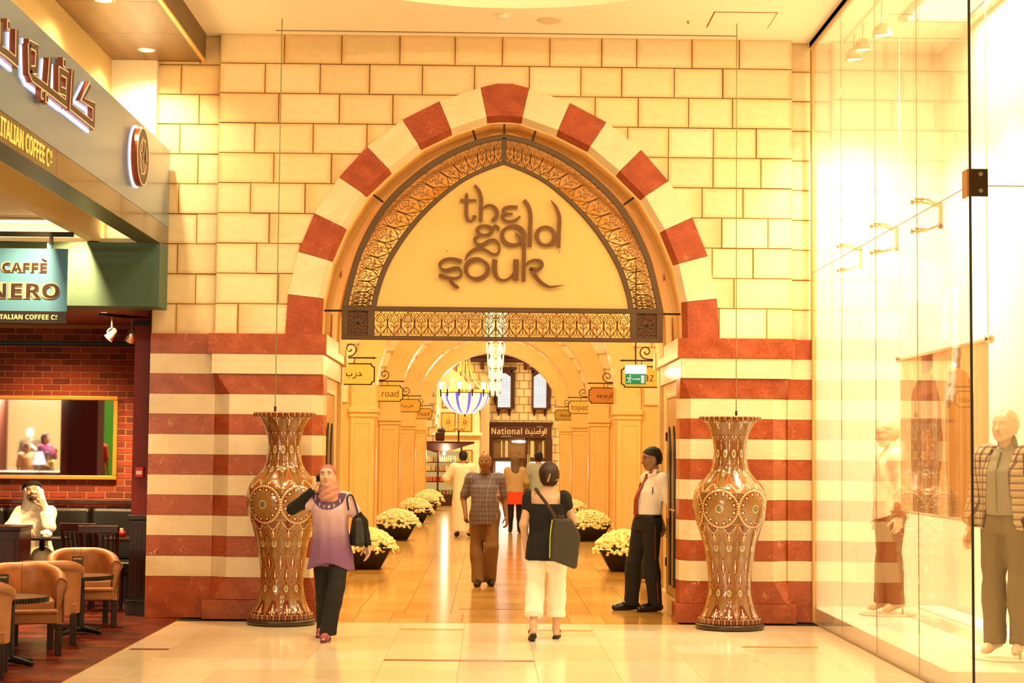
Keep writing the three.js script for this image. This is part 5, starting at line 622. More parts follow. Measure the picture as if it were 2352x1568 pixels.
  mesh('lamp', lathe([[0.001, -0.05], [0.28, -0.02], [0.3, 0.03], [0.001, 0.06]], 20).scale(1, 1, 0.3).translate(-0.02, 2.17, 0.0), lit(new THREE.Color(1, 0.94, 0.85), 3), sf); for (const x of [0.28, 0.34]) mesh('door_handle', bar([x, 0.9, 0.12], [x, 1.7, 0.12], 0.016), lit(new THREE.Color(1, 0.7, 0.15), 0.7), sf);
  { const l = new THREE.RectAreaLight(new THREE.Color(1, 0.9, 0.75), 2.0, 1.6, 1.0); l.position.set(0.9, 1.2, -45.7); l.rotation.y = PI; scene.add(l); }
  // bowl chandelier with purple glass ribs
  const ch = thing('bowl_chandelier', 'huge glowing glass bowl chandelier with purple ribs in the end hall', 'chandelier', [-0.95, 3.05, -41]);
  const white = lit(new THREE.Color(1, 0.85, 0.5), 1.35), purple = lit(new THREE.Color(0.28, 0.16, 0.95), 1.0), R = 0.83; const bowlP = (t) => [R * Math.sin(t * PI / 2), 0.72 * (1 - Math.cos(t * PI / 2))];
  const gore = (a0, a1, out) => { const pos = [], n = 14, m = 5; const P = (i, j) => { const [r, y] = bowlP(0.06 + 0.94 * i / n), a = lerp(a0, a1, j / m); return [(r + out) * Math.sin(a), y, (r + out) * Math.cos(a)]; }; for (let i = 0; i < n; i++) for (let j = 0; j < m; j++) { const a = P(i, j), b = P(i, j + 1), c = P(i + 1, j + 1), d = P(i + 1, j); pos.push(...a, ...b, ...c, ...a, ...c, ...d); } const g = new THREE.BufferGeometry(); g.setAttribute('position', new THREE.Float32BufferAttribute(pos, 3)); g.computeVertexNormals(); return g; };
  for (let k = 0; k < 12; k++) { const a = k * PI / 6 + 0.2; mesh('glass_panel', gore(a + 0.06, a + PI / 6 - 0.06, 0), white, ch); mesh('purple_rib', gore(a - 0.06, a + 0.06, 0.004), purple, ch); mesh('rim_tile', [0, 1, 2].map((j) => rbox(0.125, 0.1, 0.03, 0, 0.78, R + 0.01, 0.01, 1).rotateY(a + j * PI / 18 + 0.04)), std(0xe8c060, 0.3, 0, { emissive: 0xd89a30, emissiveIntensity: 0.7 }), ch);
    const cup = new THREE.Group(); cup.name = 'lamp_cup'; ch.add(cup); cup.position.set(0.86 * Math.sin(a + 0.1), 0.84, 0.86 * Math.cos(a + 0.1)); mesh('cup_glass', lathe([[0.001, 0], [0.05, 0.0], [0.085, 0.24], [0.08, 0.24], [0.045, 0.02], [0.001, 0.02]], 14), lit(k % 2 ? new THREE.Color(1, 0.96, 0.9) : new THREE.Color(1, 0.7, 0.25), k % 2 ? 2 : 1), cup); mesh('holder', [cyl(0.02, 0.03, 0.24, 0, -0.24, 0, 8)], M.iron, cup);
    mesh('chain', tube([[R * Math.sin(a), 0.8, R * Math.cos(a)], [0.35 * Math.sin(a), 1.3, 0.35 * Math.cos(a)], [0.14 * Math.sin(a), 1.9, 0.14 * Math.cos(a)], [0.02 * Math.sin(a), 2.45, 0.02 * Math.cos(a)]], 0.01, 18, 5), std(0xd8a850, 0.4, 0.6), ch); }
  mesh('rim', new THREE.TorusGeometry(R + 0.01, 0.02, 8, 40).rotateX(PI / 2).translate(0, 0.73, 0), M.bronze, ch); mesh('finial', lathe([[0.001, -0.12], [0.015, -0.08], [0.03, -0.02], [0.08, 0.03], [0.001, 0.04]], 14), M.bronze, ch);
  point([-0.95, 3.9, -41], AMBER, 22);
  // painted pier with carved panels
  const pier = struct('wall_painted_pier'); const goldP = std(0xe2b25a, 0.6), line = std(0xa8641e, 0.6);
  const psh = new THREE.Shape(); psh.moveTo(-0.8, 0); psh.lineTo(0.8, 0); psh.lineTo(0.8, 2.9); psh.quadraticCurveTo(0.75, 4.2, -0.4, 4.9); psh.lineTo(-0.8, 4.9); psh.lineTo(-0.8, 0); mesh('pier_body', ext(psh, 0.5, 0.02, -0.25).translate(-1.25, 0, -44.9), M.creamRough, pier);
  const rosette = (x, y, w, h) => { const z = -44.62; mesh('panel', rbox(w, h, 0.03, x, y, z, 0.008), goldP, pier); mesh('panel_border', [rbox(w + 0.08, 0.03, 0.04, x, y + h / 2 + 0.03, z, 0.006), rbox(w + 0.08, 0.03, 0.04, x, y - h / 2 - 0.03, z, 0.006), rbox(0.03, h + 0.08, 0.04, x - w / 2 - 0.03, y, z, 0.006), rbox(0.03, h + 0.08, 0.04, x + w / 2 + 0.03, y, z, 0.006)], line, pier); const st = []; for (let k = 0; k < 12; k++) { const a = k * PI / 6; st.push(bar([x + 0.05 * Math.cos(a), y + 0.05 * Math.sin(a), z + 0.02], [x + w * 0.45 * Math.cos(a), y + h * 0.45 * Math.sin(a), z + 0.02], 0.008, 0.008, 5)); } st.push(new THREE.TorusGeometry(0.05, 0.02, 6, 16).translate(x, y, z + 0.02)); mesh('rosette', st, line, pier); };
  rosette(-1.6, 2.85, 0.44, 0.62); rosette(-1.0, 2.85, 0.44, 0.62); rosette(-1.6, 3.65, 0.4, 0.5); rosette(-0.92, 1.5, 0.34, 0.62); rosette(-0.92, 0.75, 0.34, 0.5); mesh('ledge', rbox(1.8, 0.12, 0.75, -1.25, 2.42, -44.8, 0.02), M.creamRough, pier); mesh('pilaster', rbox(0.34, 4.6, 0.3, -0.28, 2.3, -45.7, 0.02), M.creamRough, pier); for (let k = 0; k < 9; k++) mesh('red_lozenge', new THREE.OctahedronGeometry(0.05).scale(1, 1.1, 0.3).translate(-0.3, 0.95 + k * 0.1, -45.53), std(0xb8401c, 0.6), pier);
  for (const [i, x, y] of [[0, -2.0, 2.75], [1, -1.95, 3.1]]) { const t = thing('wall_sconce', (i ? 'upper' : 'lower') + ' candle sconce glowing on the far left pier of the end hall', 'lamp', [x, y, -43.6], 0, 'far candle sconces'); mesh('candle', lathe([[0.001, 0], [0.03, 0], [0.035, 0.2], [0.02, 0.3], [0.001, 0.34]], 12), lit(new THREE.Color(1, 0.8, 0.4), 2), t); mesh('bracket', tube([[0, 0, 0], [0, -0.08, -0.05], [-0.02, -0.1, -0.3], [-0.02, 0, -1.1]], 0.016, 14, 6), M.brass, t); }
  // market stall under a dark canopy
  const ks = thing('market_stall', 'dark canopied market stall with lit shelves at the end of the corridor', 'stall', [-1.75, 0, -39.6]);
  mesh('canopy', [new THREE.CylinderGeometry(1.62, 1.6, 0.06, 4).rotateY(PI / 4).translate(0, 2.08, 0), new THREE.CylinderGeometry(1.55, 0.2, 0.3, 4).rotateY(PI / 4).translate(0, 1.9, 0)], std(0x5a2414, 0.7), ks); for (const x of [-0.05, 0.72]) mesh('post', rbox(0.06, 2.0, 0.06, x, 1.0, 0.3, 0.01), dk, ks); for (const y of [0.35, 0.78, 1.12, 1.42]) mesh('shelf', rbox(1.9, 0.03, 0.4, 0, y, 0.1, 0.006), dk, ks); mesh('back_panel', box(1.9, 1.5, 0.03, 0, 1.05, -0.12), lit(new THREE.Color(1, 0.62, 0.2), 0.6), ks); mesh('base_cabinet', rbox(1.9, 0.34, 0.5, 0, 0.17, 0.1, 0.01), dk, ks);
  mesh('lamp_pole', bar([0.62, 2.1, 0.1], [0.62, 2.5, 0.1], 0.03), dk, ks); mesh('lamp_head', [rbox(0.16, 0.1, 0.1, 0.51, 2.54, 0.1, 0.02), rbox(0.16, 0.1, 0.1, 0.73, 2.54, 0.1, 0.02)], M.brass, ks); mesh('finial', [rbox(0.3, 0.3, 0.3, 0.0, 2.28, 0, 0.05), ball(0.14, 0.04, 2.46, 0)], dk, ks); mesh('lamp', ball(0.06, 0.15, 1.72, 0.2), lit(new THREE.Color(1, 0.9, 0.7), 5), ks); point([-1.55, 1.7, -39.2], new THREE.Color(1, 0.8, 0.5), 2.5);
  const bot = lathe([[0.001, 0], [0.026, 0], [0.028, 0.11], [0.012, 0.16], [0.012, 0.21], [0.001, 0.215]], 10), bx = rbox(0.09, 0.15, 0.1, 0, 0.075, 0, 0.006);
  const bm = [0xf0d898, 0xd8a050, 0xffe8c0, 0xc87838].map((c) => std(c, 0.3)), xm = [0xc83c28, 0xd8582c, 0x8a8a2c, 0x5c7a30, 0xb02818].map((c) => std(c, 0.5)); const lev = ['bottom', 'lower', 'middle', 'top'];
  for (const [r, y] of [[3, 1.435], [2, 1.135]]) for (let i = -6; i < 12; i++) { const m = mesh('bottle', bot, bm[Math.floor(rr(0, 4))]); m.position.set(-1.75 + 0.02 + i * 0.072, y, -39.38 + rr(-0.03, 0.05)); tag(m, 'small bright bottle standing in the row on the ' + lev[r] + ' shelf of the market stall', 'bottle', 'bottles on the ' + lev[r] + ' stall shelf'); }
  for (const [r, y] of [[1, 0.795], [0, 0.365]]) for (let i = -5; i < 8; i++) { const m = mesh('carton', bx, xm[r ? (i + 6) % 2 : 2 + (i + 6) % 3]); m.position.set(-1.75 + i * 0.11, y, -39.4); tag(m, (r ? 'red' : 'green or red') + ' carton standing in the row on the ' + lev[r] + ' shelf of the market stall', 'carton', 'cartons on the ' + lev[r] + ' stall shelf'); }
}
/* ---------- figures: smooth fields over jointed skeletons, meshed by surface nets ---------- */
const cap = (a, b, ra, rb = ra, k = 0.03) => ({ t: 0, a, b, ra, rb, k }), elp = (c, r, k = 0.02, q) => ({ t: 1, c, r, k, q }), loft = (rows, k = 0.03) => ({ t: 2, rows, k });   // loft rows: [y, cx, cz, a, b]
const quat = (x, y, z) => new THREE.Quaternion().setFromEuler(new THREE.Euler(x, y, z, 'YXZ'));
function pbox(p) {
  if (p.t === 0) { const lo = [], hi = []; for (let i = 0; i < 3; i++) { lo.push(Math.min(p.a[i] - p.ra, p.b[i] - p.rb)); hi.push(Math.max(p.a[i] + p.ra, p.b[i] + p.rb)); } return [lo, hi]; }
  if (p.t === 1) { const m = p.q ? Math.max(...p.r) : 0, r = p.q ? [m, m, m] : p.r; return [p.c.map((v, i) => v - r[i]), p.c.map((v, i) => v + r[i])]; }
  const lo = [9, p.rows[0][0], 9], hi = [-9, p.rows[p.rows.length - 1][0], -9]; for (const [, x, z, a, b] of p.rows) { lo[0] = Math.min(lo[0], x - a); hi[0] = Math.max(hi[0], x + a); lo[2] = Math.min(lo[2], z - b); hi[2] = Math.max(hi[2], z + b); } return [lo, hi];
}
const qv = new THREE.Vector3();
function pdist(p, x, y, z) {
  if (p.t === 0) { const a = p.a, b = p.b, dx = b[0] - a[0], dy = b[1] - a[1], dz = b[2] - a[2], t = clamp(((x - a[0]) * dx + (y - a[1]) * dy + (z - a[2]) * dz) / (dx * dx + dy * dy + dz * dz + 1e-9), 0, 1); const ex = x - a[0] - t * dx, ey = y - a[1] - t * dy, ez = z - a[2] - t * dz; return Math.sqrt(ex * ex + ey * ey + ez * ez) - (p.ra + (p.rb - p.ra) * t); }
  if (p.t === 1) { let dx = x - p.c[0], dy = y - p.c[1], dz = z - p.c[2]; if (p.q) { qv.set(dx, dy, dz).applyQuaternion(p.iq || (p.iq = p.q.clone().invert())); dx = qv.x; dy = qv.y; dz = qv.z; } const r = p.r, u = dx / r[0], v = dy / r[1], w = dz / r[2], k0 = Math.sqrt(u * u + v * v + w * w), k1 = Math.sqrt((u / r[0]) ** 2 + (v / r[1]) ** 2 + (w / r[2]) ** 2); return k1 < 1e-6 ? -Math.min(...r) : k0 * (k0 - 1) / k1; }
  const R = p.rows, n = R.length - 1; let i = 0; while (i < n - 1 && y > R[i + 1][0]) i++; let f = clamp((y - R[i][0]) / (R[i + 1][0] - R[i][0]), 0, 1); f = f * f * (3 - 2 * f) * 0.6 + f * 0.4; const A = R[i], B = R[i + 1], cx = lerp(A[1], B[1], f), cz = lerp(A[2], B[2], f), a = lerp(A[3], B[3], f), b = lerp(A[4], B[4], f), u = (x - cx) / a, w = (z - cz) / b, k0 = Math.sqrt(u * u + w * w), k1 = Math.sqrt((u / a) ** 2 + (w / b) ** 2); const d = k1 < 1e-6 ? -Math.min(a, b) : k0 * (k0 - 1) / k1, v = Math.max(R[0][0] - y, y - R[n][0]); return v > 0 ? Math.sqrt(Math.max(d, 0) ** 2 + v * v) + Math.min(d, 0) * 0 : Math.max(d, v);
}
// cuts: functions (x, y, z) -> signed distance, negative inside what is removed; disp: added to the field near the surface
function field(prims, cell, o = {}) {
  let lo = [9, 9, 9], hi = [-9, -9, -9]; const bs = prims.map(pbox); for (const [a, b] of bs) for (let i = 0; i < 3; i++) { lo[i] = Math.min(lo[i], a[i]); hi[i] = Math.max(hi[i], b[i]); }
  if (o.lo) lo = lo.map((v, i) => Math.max(v, o.lo[i])); if (o.hi) hi = hi.map((v, i) => Math.min(v, o.hi[i]));
  const pad = 2.5 * cell + (o.pad || 0); lo = lo.map((v) => v - pad); const n = hi.map((v, i) => Math.ceil((v + pad - lo[i]) / cell) + 1), [nx, ny, nz] = n, F = new Float32Array(nx * ny * nz).fill(1);
  prims.forEach((p, q) => { const m = Math.max(p.k, 3 * cell) + 0.004, a = bs[q][0].map((v, i) => Math.max(0, Math.floor((v - m - lo[i]) / cell))), b = bs[q][1].map((v, i) => Math.min(n[i] - 1, Math.ceil((v + m - lo[i]) / cell))), k = p.k;
    for (let z = a[2]; z <= b[2]; z++) for (let y = a[1]; y <= b[1]; y++) { let id = (z * ny + y) * nx + a[0]; for (let x = a[0]; x <= b[0]; x++, id++) { const d = pdist(p, lo[0] + x * cell, lo[1] + y * cell, lo[2] + z * cell), e = F[id]; if (p.neg) { const h = Math.max(k - Math.abs(e + d), 0) / (k || 1); F[id] = Math.max(e, -d) + h * h * k * 0.25; } else { const h = k > 0 ? Math.max(k - Math.abs(e - d), 0) / k : 0; F[id] = Math.min(e, d) - h * h * k * 0.25; } } } });
  for (let z = 0, id = 0; z < nz; z++) for (let y = 0; y < ny; y++) for (let x = 0; x < nx; x++, id++) { const px = lo[0] + x * cell, py = lo[1] + y * cell, pz = lo[2] + z * cell; let v = F[id]; if (v > 0.2) continue; if (o.disp && Math.abs(v) < 0.06) v += o.disp(px, py, pz); if (o.cuts) for (const c of o.cuts) v = Math.max(v, -c(px, py, pz)); F[id] = v; }
  // surface nets
  const vid = new Int32Array(nx * ny * nz).fill(-1), pos = [], idx = [], at = (x, y, z) => (z * ny + y) * nx + x;
  const E = [[0, 1], [0, 2], [0, 4], [1, 3], [1, 5], [2, 3], [2, 6], [3, 7], [4, 5], [4, 6], [5, 7], [6, 7]], val = new Float32Array(8);
  for (let z = 0; z < nz - 1; z++) for (let y = 0; y < ny - 1; y++) for (let x = 0; x < nx - 1; x++) {
    const b = at(x, y, z); let m = 0; for (let i = 0; i < 8; i++) { const v = F[b + (i & 1) + ((i >> 1) & 1) * nx + (i >> 2) * nx * ny]; val[i] = v; if (v < 0) m |= 1 << i; } if (m === 0 || m === 255) continue;
    let sx = 0, sy = 0, sz = 0, c = 0; for (const [i, j] of E) { const a = val[i], d = val[j]; if ((a < 0) === (d < 0)) continue; const t = a / (a - d); sx += (i & 1) + t * ((j & 1) - (i & 1)); sy += ((i >> 1) & 1) + t * (((j >> 1) & 1) - ((i >> 1) & 1)); sz += (i >> 2) + t * ((j >> 2) - (i >> 2)); c++; }
    vid[b] = pos.length / 3; pos.push(lo[0] + (x + sx / c) * cell, lo[1] + (y + sy / c) * cell, lo[2] + (z + sz / c) * cell);
  }
  const quad = (a, b, c, d, fl) => { if (a < 0 || b < 0 || c < 0 || d < 0) return; fl ? idx.push(a, c, b, a, d, c) : idx.push(a, b, c, a, c, d); };
  for (let z = 1; z < nz - 1; z++) for (let y = 1; y < ny - 1; y++) for (let x = 1; x < nx - 1; x++) { const i = at(x, y, z), s = F[i] < 0; if (s !== F[i + 1] < 0) quad(vid[i], vid[at(x, y - 1, z)], vid[at(x, y - 1, z - 1)], vid[at(x, y, z - 1)], s); if (s !== F[i + nx] < 0) quad(vid[i], vid[at(x, y, z - 1)], vid[at(x - 1, y, z - 1)], vid[at(x - 1, y, z)], s); if (s !== F[i + nx * ny] < 0) quad(vid[i], vid[at(x - 1, y, z)], vid[at(x - 1, y - 1, z)], vid[at(x, y - 1, z)], s); }
  for (let i = 0; i < idx.length; i += 3) { const t = idx[i + 1]; idx[i + 1] = idx[i + 2]; idx[i + 2] = t; }
  const g = new THREE.BufferGeometry(); g.setAttribute('position', new THREE.Float32BufferAttribute(pos, 3)); g.setIndex(idx); g.computeVertexNormals();
  if (o.uv) { const uv = new Float32Array(pos.length / 3 * 2); for (let i = 0; i < pos.length / 3; i++) { const r = o.uv(pos[3 * i], pos[3 * i + 1], pos[3 * i + 2]); uv[2 * i] = r[0]; uv[2 * i + 1] = r[1]; } g.setAttribute('uv', new THREE.BufferAttribute(uv, 2)); } else g.setAttribute('uv', new THREE.BufferAttribute(new Float32Array(pos.length / 3 * 2), 2));
  if (o.color) { const c = new Float32Array(pos.length); for (let i = 0; i < pos.length / 3; i++) { const r = o.color(pos[3 * i], pos[3 * i + 1], pos[3 * i + 2]); c.set(r, 3 * i); } g.setAttribute('color', new THREE.BufferAttribute(c, 3)); }
  return g;
}
const v3 = (a) => V(a[0], a[1], a[2]), ar = (v) => [v.x, v.y, v.z], vadd = (a, b, s = 1) => [a[0] + b[0] * s, a[1] + b[1] * s, a[2] + b[2] * s], vsub = (a, b) => [a[0] - b[0], a[1] - b[1], a[2] - b[2]], vlerp = (a, b, t) => [lerp(a[0], b[0], t), lerp(a[1], b[1], t), lerp(a[2], b[2], t)];
// a hand with palm, four fingers and thumb; d: finger direction, n: the way the palm faces, thumb: +1 / -1 side along d x n
function handPrims(w, d, n, thumb, curl = [0.35, 0.4, 0.45, 0.5], s = 1, thumbIn = 0.4) {
  const D = v3(d).normalize(), N = v3(n), S = V(); N.addScaledVector(D, -N.dot(D)).normalize(); S.crossVectors(D, N).multiplyScalar(thumb); const P = (a, b, c) => ar(v3(w).addScaledVector(D, a * s).addScaledVector(S, b * s).addScaledVector(N, c * s)), out = [];
  const K = [[0.088, 0.032], [0.092, 0.011], [0.088, -0.011], [0.08, -0.03]], len = [0.072, 0.08, 0.074, 0.058], rad = [0.0092, 0.0096, 0.0092, 0.008];
  K.forEach(([a, b], i) => { out.push(cap(P(0.01, b * 0.55, 0), P(a, b, 0), 0.016 * s, 0.0125 * s, 0.012)); let p = P(a, b, 0), ang = curl[i] * 0.6; const seg = [0.46, 0.3, 0.24]; for (let j = 0; j < 3; j++) { const dir = D.clone().multiplyScalar(Math.cos(ang)).addScaledVector(N, Math.sin(ang)).addScaledVector(S, (1.5 - i) * 0.05), q = vadd(p, ar(dir), seg[j] * len[i] * s); out.push(cap(p, q, (rad[i] - j * 0.0009) * s, (rad[i] - (j + 1) * 0.0009) * s, 0.004)); p = q; ang += curl[i] * (j ? 0.8 : 1.1); } });
  let p = P(0.022, 0.02, 0.006), dir = D.clone().multiplyScalar(0.62).addScaledVector(S, 0.72 - 0.3 * thumbIn).addScaledVector(N, 0.25 + thumbIn * 0.4).normalize(); for (const [l, r0, r1] of [[0.042, 0.015, 0.0115], [0.032, 0.011, 0.01], [0.026, 0.0098, 0.0085]]) { const q = vadd(p, ar(dir), l * s); out.push(cap(p, q, r0 * s, r1 * s, 0.006)); p = q; dir.addScaledVector(D, 0.35).addScaledVector(N, 0.15 * thumbIn).normalize(); }
  return out;
}
// head about its centre (0.23 m tall), looking along +z before turning; returns prims and a colour function
const inHead = (H, q, p) => ar(v3(p).applyQuaternion(q).add(v3(H)));
function headPrims(H, q, s, o = {}) {
  const W = (p) => inHead(H, q, p.map((v) => v * s)), e = (c, r, k = 0.02) => elp(W(c), r.map((v) => v * s), k, q), c = (a, b, r0, r1, k = 0.012) => cap(W(a), W(b), r0 * s, r1 * s, k), out = [];
  out.push(e([0, 0.032, -0.014], [0.075, 0.086, 0.094]), e([0, -0.03, 0.022], [0.061, 0.084, 0.07], 0.04), e([0, -0.088, 0.055], [0.027, 0.022, 0.026], 0.03), e([0, 0.035, 0.05], [0.056, 0.05, 0.036], 0.03));
  for (const m of [-1, 1]) out.push(e([m * 0.036, -0.026, 0.06], [0.026, 0.026, 0.024], 0.025), c([m * 0.04, -0.07, 0.03], [m * 0.058, -0.03, -0.005], 0.02, 0.022, 0.03), e([m * 0.076, -0.004, -0.008], [0.009, 0.031, 0.019], 0.006), { ...e([m * 0.031, 0.012, 0.098], [0.019, 0.011, 0.013], 0.012), neg: 1 }, e([m * 0.0305, 0.011, 0.0795], [0.0125, 0.0095, 0.0105], 0.003), c([m * 0.014, 0.029, 0.088], [m * 0.045, 0.03, 0.075], 0.006, 0.005, 0.012));
  out.push(c([0, 0.018, 0.086], [0, -0.024, 0.108], 0.008, 0.0105, 0.012), e([0, -0.03, 0.102], [0.0165, 0.009, 0.012], 0.01), e([0, -0.056, 0.088], [0.023, 0.0065, 0.011], 0.006), e([0, -0.0665, 0.087], [0.02, 0.0072, 0.011], 0.004));
  return out;
}
function headColor(H, q, s, skin, o = {}) {
  const iq = q.clone().invert(), lip = o.lip || skin.map((c, i) => c * [0.85, 0.5, 0.5][i]), brow = o.brow || [0.02, 0.012, 0.008], v = V();
  return (x, y, z) => { v.set(x - H[0], y - H[1], z - H[2]).applyQuaternion(iq).multiplyScalar(1 / s); if (v.z < 0.02) return skin; const ax = Math.abs(v.x); const ex = (ax - 0.0305) / 0.0145, ey = (v.y - 0.011) / 0.0072; if (ex * ex + ey * ey < 1 && v.z > 0.062 && !o.closed) return (ax - 0.0305) ** 2 + (v.y - 0.011) ** 2 < 0.0066 ** 2 ? [0.015, 0.01, 0.008] : ey > 0.4 ? brow : [0.42, 0.34, 0.28]; if (!o.noBrow && Math.abs(v.y - 0.031 - 0.1 * (0.03 - Math.abs(ax - 0.03))) < 0.005 && ax > 0.012 && ax < 0.05) return brow; if ((v.x / 0.024) ** 2 + ((v.y + 0.0615) / 0.0125) ** 2 < 1 && v.z > 0.06) return lip; if (o.beard && v.y < -0.03 && v.z > 0.02 && (v.y < -0.072 || Math.abs(v.y + 0.046) < 0.008) && ax < 0.045) return o.beard; return skin; };
}
const J0 = () => ({ pel: [0, 0.93, 0], chest: [0, 1.26, 0.0], neck: [0, 1.45, -0.015], head: [0, 1.6, 0.015], hipL: [0.09, 0.9, 0], hipR: [-0.09, 0.9, 0], kneeL: [0.1, 0.49, 0.02], kneeR: [-0.1, 0.49, 0.02], ankL: [0.1, 0.08, 0], ankR: [-0.1, 0.08, 0], toeL: [0.12, 0.03, 0.16], toeR: [-0.12, 0.03, 0.16], shL: [0.168, 1.385, -0.01], shR: [-0.168, 1.385, -0.01], elL: [0.24, 1.12, -0.02], elR: [-0.24, 1.12, -0.02], wrL: [0.24, 0.87, 0.06], wrR: [-0.24, 0.87, 0.06] });
// torso rows between pelvis and shoulders, grown by g
const torso = (j, sx, sz, g = 0) => { const { pel: p, chest: c, neck: n } = j, m = (t) => vlerp(p, c, t), R = (q, dy, a, b) => [q[1] + dy, q[0], q[2], a * sx + g, b * sz + g]; return loft([R(p, -0.1, 0.15, 0.1), R(p, 0, 0.172, 0.122), R(m(0.4), 0, 0.148, 0.108), R(m(0.7), 0, 0.15, 0.108), R(c, 0, 0.168, 0.118), R(vlerp(c, n, 0.55), 0, 0.165, 0.1), R(vlerp(c, n, 0.82), 0, 0.115, 0.075), R(n, 0, 0.06, 0.055)], 0.05); };
const armP = (j, S, g, k0 = 0, k1 = 2, f = 1) => { const out = [], s = j['sh' + S], e = j['el' + S], w = j['wr' + S]; if (k0 === 0) out.push(cap(vadd(vlerp(j.neck, s, 0.22), [0, -0.035, 0]), vadd(s, [0, -0.004, 0]), 0.036 + g * 0.7, 0.045 * f + g, 0.05)); if (k0 < 1) out.push(cap(s, vlerp(s, e, Math.min(k1, 1)), 0.049 * f + g, lerp(0.049, 0.04, Math.min(k1, 1)) * f + g, 0.05)); if (k1 > 1) out.push(cap(vlerp(s, e, Math.max(k0, 0.999)), vlerp(e, w, k1 - 1), 0.04 * f + g, lerp(0.04, 0.027, k1 - 1) * f + g, 0.03)); return out; };
const legP = (j, S, g, k1 = 2, f = 1) => { const h = j['hip' + S], n = j['knee' + S], a = j['ank' + S]; const out = [cap(h, n, 0.088 * f + g, 0.056 * f + g, 0.05)]; if (k1 > 1) { out.push(cap(n, vlerp(n, a, k1 - 1), 0.055 * f + g, lerp(0.055, 0.036, k1 - 1) * f + g, 0.03)); out.push(elp(vadd(vlerp(n, a, 0.28), vsub(a, n).map((v, i) => (i === 1 ? 0 : 0))), [0.052 * f + g, 0.11, 0.056 * f + g], 0.04)); } return out; };
const footP = (j, S, g) => { const a = j['ank' + S], t = j['toe' + S], d = vsub(t, a), l = Math.hypot(d[0], d[2]) || 1, hx = -d[0] / l * 0.05, hz = -d[2] / l * 0.05; return [cap([a[0] + hx, Math.max(0.03, a[1] - 0.045), a[2] + hz], vlerp([a[0], a[1] - 0.04, a[2]], t, 0.7), 0.03 + g, 0.033 + g, 0.03), cap(a, vlerp([a[0], a[1] - 0.03, a[2]], t, 0.5), 0.036 + g, 0.028 + g, 0.03), cap(vlerp([a[0], a[1] - 0.045, a[2]], t, 0.6), t, 0.034 + g, 0.022 + g, 0.03)]; };
const skinMat = std(0xffffff, 0.55, 0, { vertexColors: true }), vcol = (r = 0.8, extra = {}) => std(0xffffff, r, 0, { vertexColors: true, ...extra });
const cloth = (amp, f, sd = 0) => (x, y, z) => amp * fbm(x * f + sd, y * f * 0.55, z * f + 3, 3);
// one person: o = { j, skin, hq, hs, sex, hands: {L, R}, build, hr } ; returns the group (parts are added by the caller)
function figure(name, label, category, o) {
  const t = thing(name, label, category, o.pos, o.turn, o.group), j = o.j, s = o.hs || 1, q = o.hq || quat(0, 0, 0), sx = o.sx || 1, sz = o.sz || 1, lim = o.limb || 1, cell = o.cell || 0.013, geos = [];
  const P = [torso(j, sx * 0.93, sz * 0.92, -0.004), cap(j.neck, inHead(j.head, q, [0, -0.07 * s, -0.02 * s]), 0.056 * s, 0.053 * s, 0.04), ...['L', 'R'].flatMap((S) => [...armP(j, S, 0, 0, 2, lim), ...legP(j, S, -0.004, 2, lim), ...footP(j, S, -0.004)]), elp([j.pel[0], j.pel[1] - 0.03, j.pel[2] - 0.03], [0.15 * sx, 0.1, 0.11 * sz], 0.05)];
  geos.push(field(P, cell, { color: () => o.skin }));
  geos.push(field(headPrims(j.head, q, s), o.fine || 0.0042, { color: headColor(j.head, q, s, o.skin, o) }));
  for (const S of ['L', 'R']) { const h = (o.hands || {})[S] || {}, w = j['wr' + S], d = h.d || vsub(w, j['el' + S]); geos.push(field([cap(vlerp(j['el' + S], w, 0.86), w, 0.029 * lim, 0.024 * lim, 0.01), ...handPrims(w, d, h.n || [S === 'L' ? -1 : 1, 0, 0.1], h.t ?? (S === 'L' ? -1 : 1), h.curl, h.s || 1, h.ti)], o.hcell || 0.0036, { color: () => o.skin })); }
  const m = mesh('body', mergeGeometries(geos.map((g) => { return g; })), o.mat || skinMat, t); return t;
}
const add = (t, name, prims, cell, mat, o) => mesh(name, field(prims, cell, o), mat, t);
const below = (y) => (x, Y) => Y - y, above = (y) => (x, Y) => y - Y;           // cut away what lies below / above y
// hair on the skull: face side cut along a hairline, nape cut below
function hairCap(H, q, s, g, o = {}) {
  const iq = q.clone().invert(), v = V(), e = (c, r, k = 0.02) => elp(inHead(H, q, c.map((a) => a * s)), r.map((a) => (a + g) * s), k, q), loc = (x, y, z) => v.set(x - H[0], y - H[1], z - H[2]).applyQuaternion(iq).multiplyScalar(1 / s);
  return [[e([0, 0.038, -0.018], [0.079, 0.088, 0.098]), e([0, -0.01, -0.05], [0.068, 0.07, 0.056], 0.03)], [(x, y, z) => { loc(x, y, z); return lerp(o.side ?? -0.014, 0.076, smooth(o.lo ?? 0.02, o.hi ?? 0.075, v.y)) - v.z; }, (x, y, z) => { loc(x, y, z); return v.y - (o.nape ?? -0.055); }]];
}
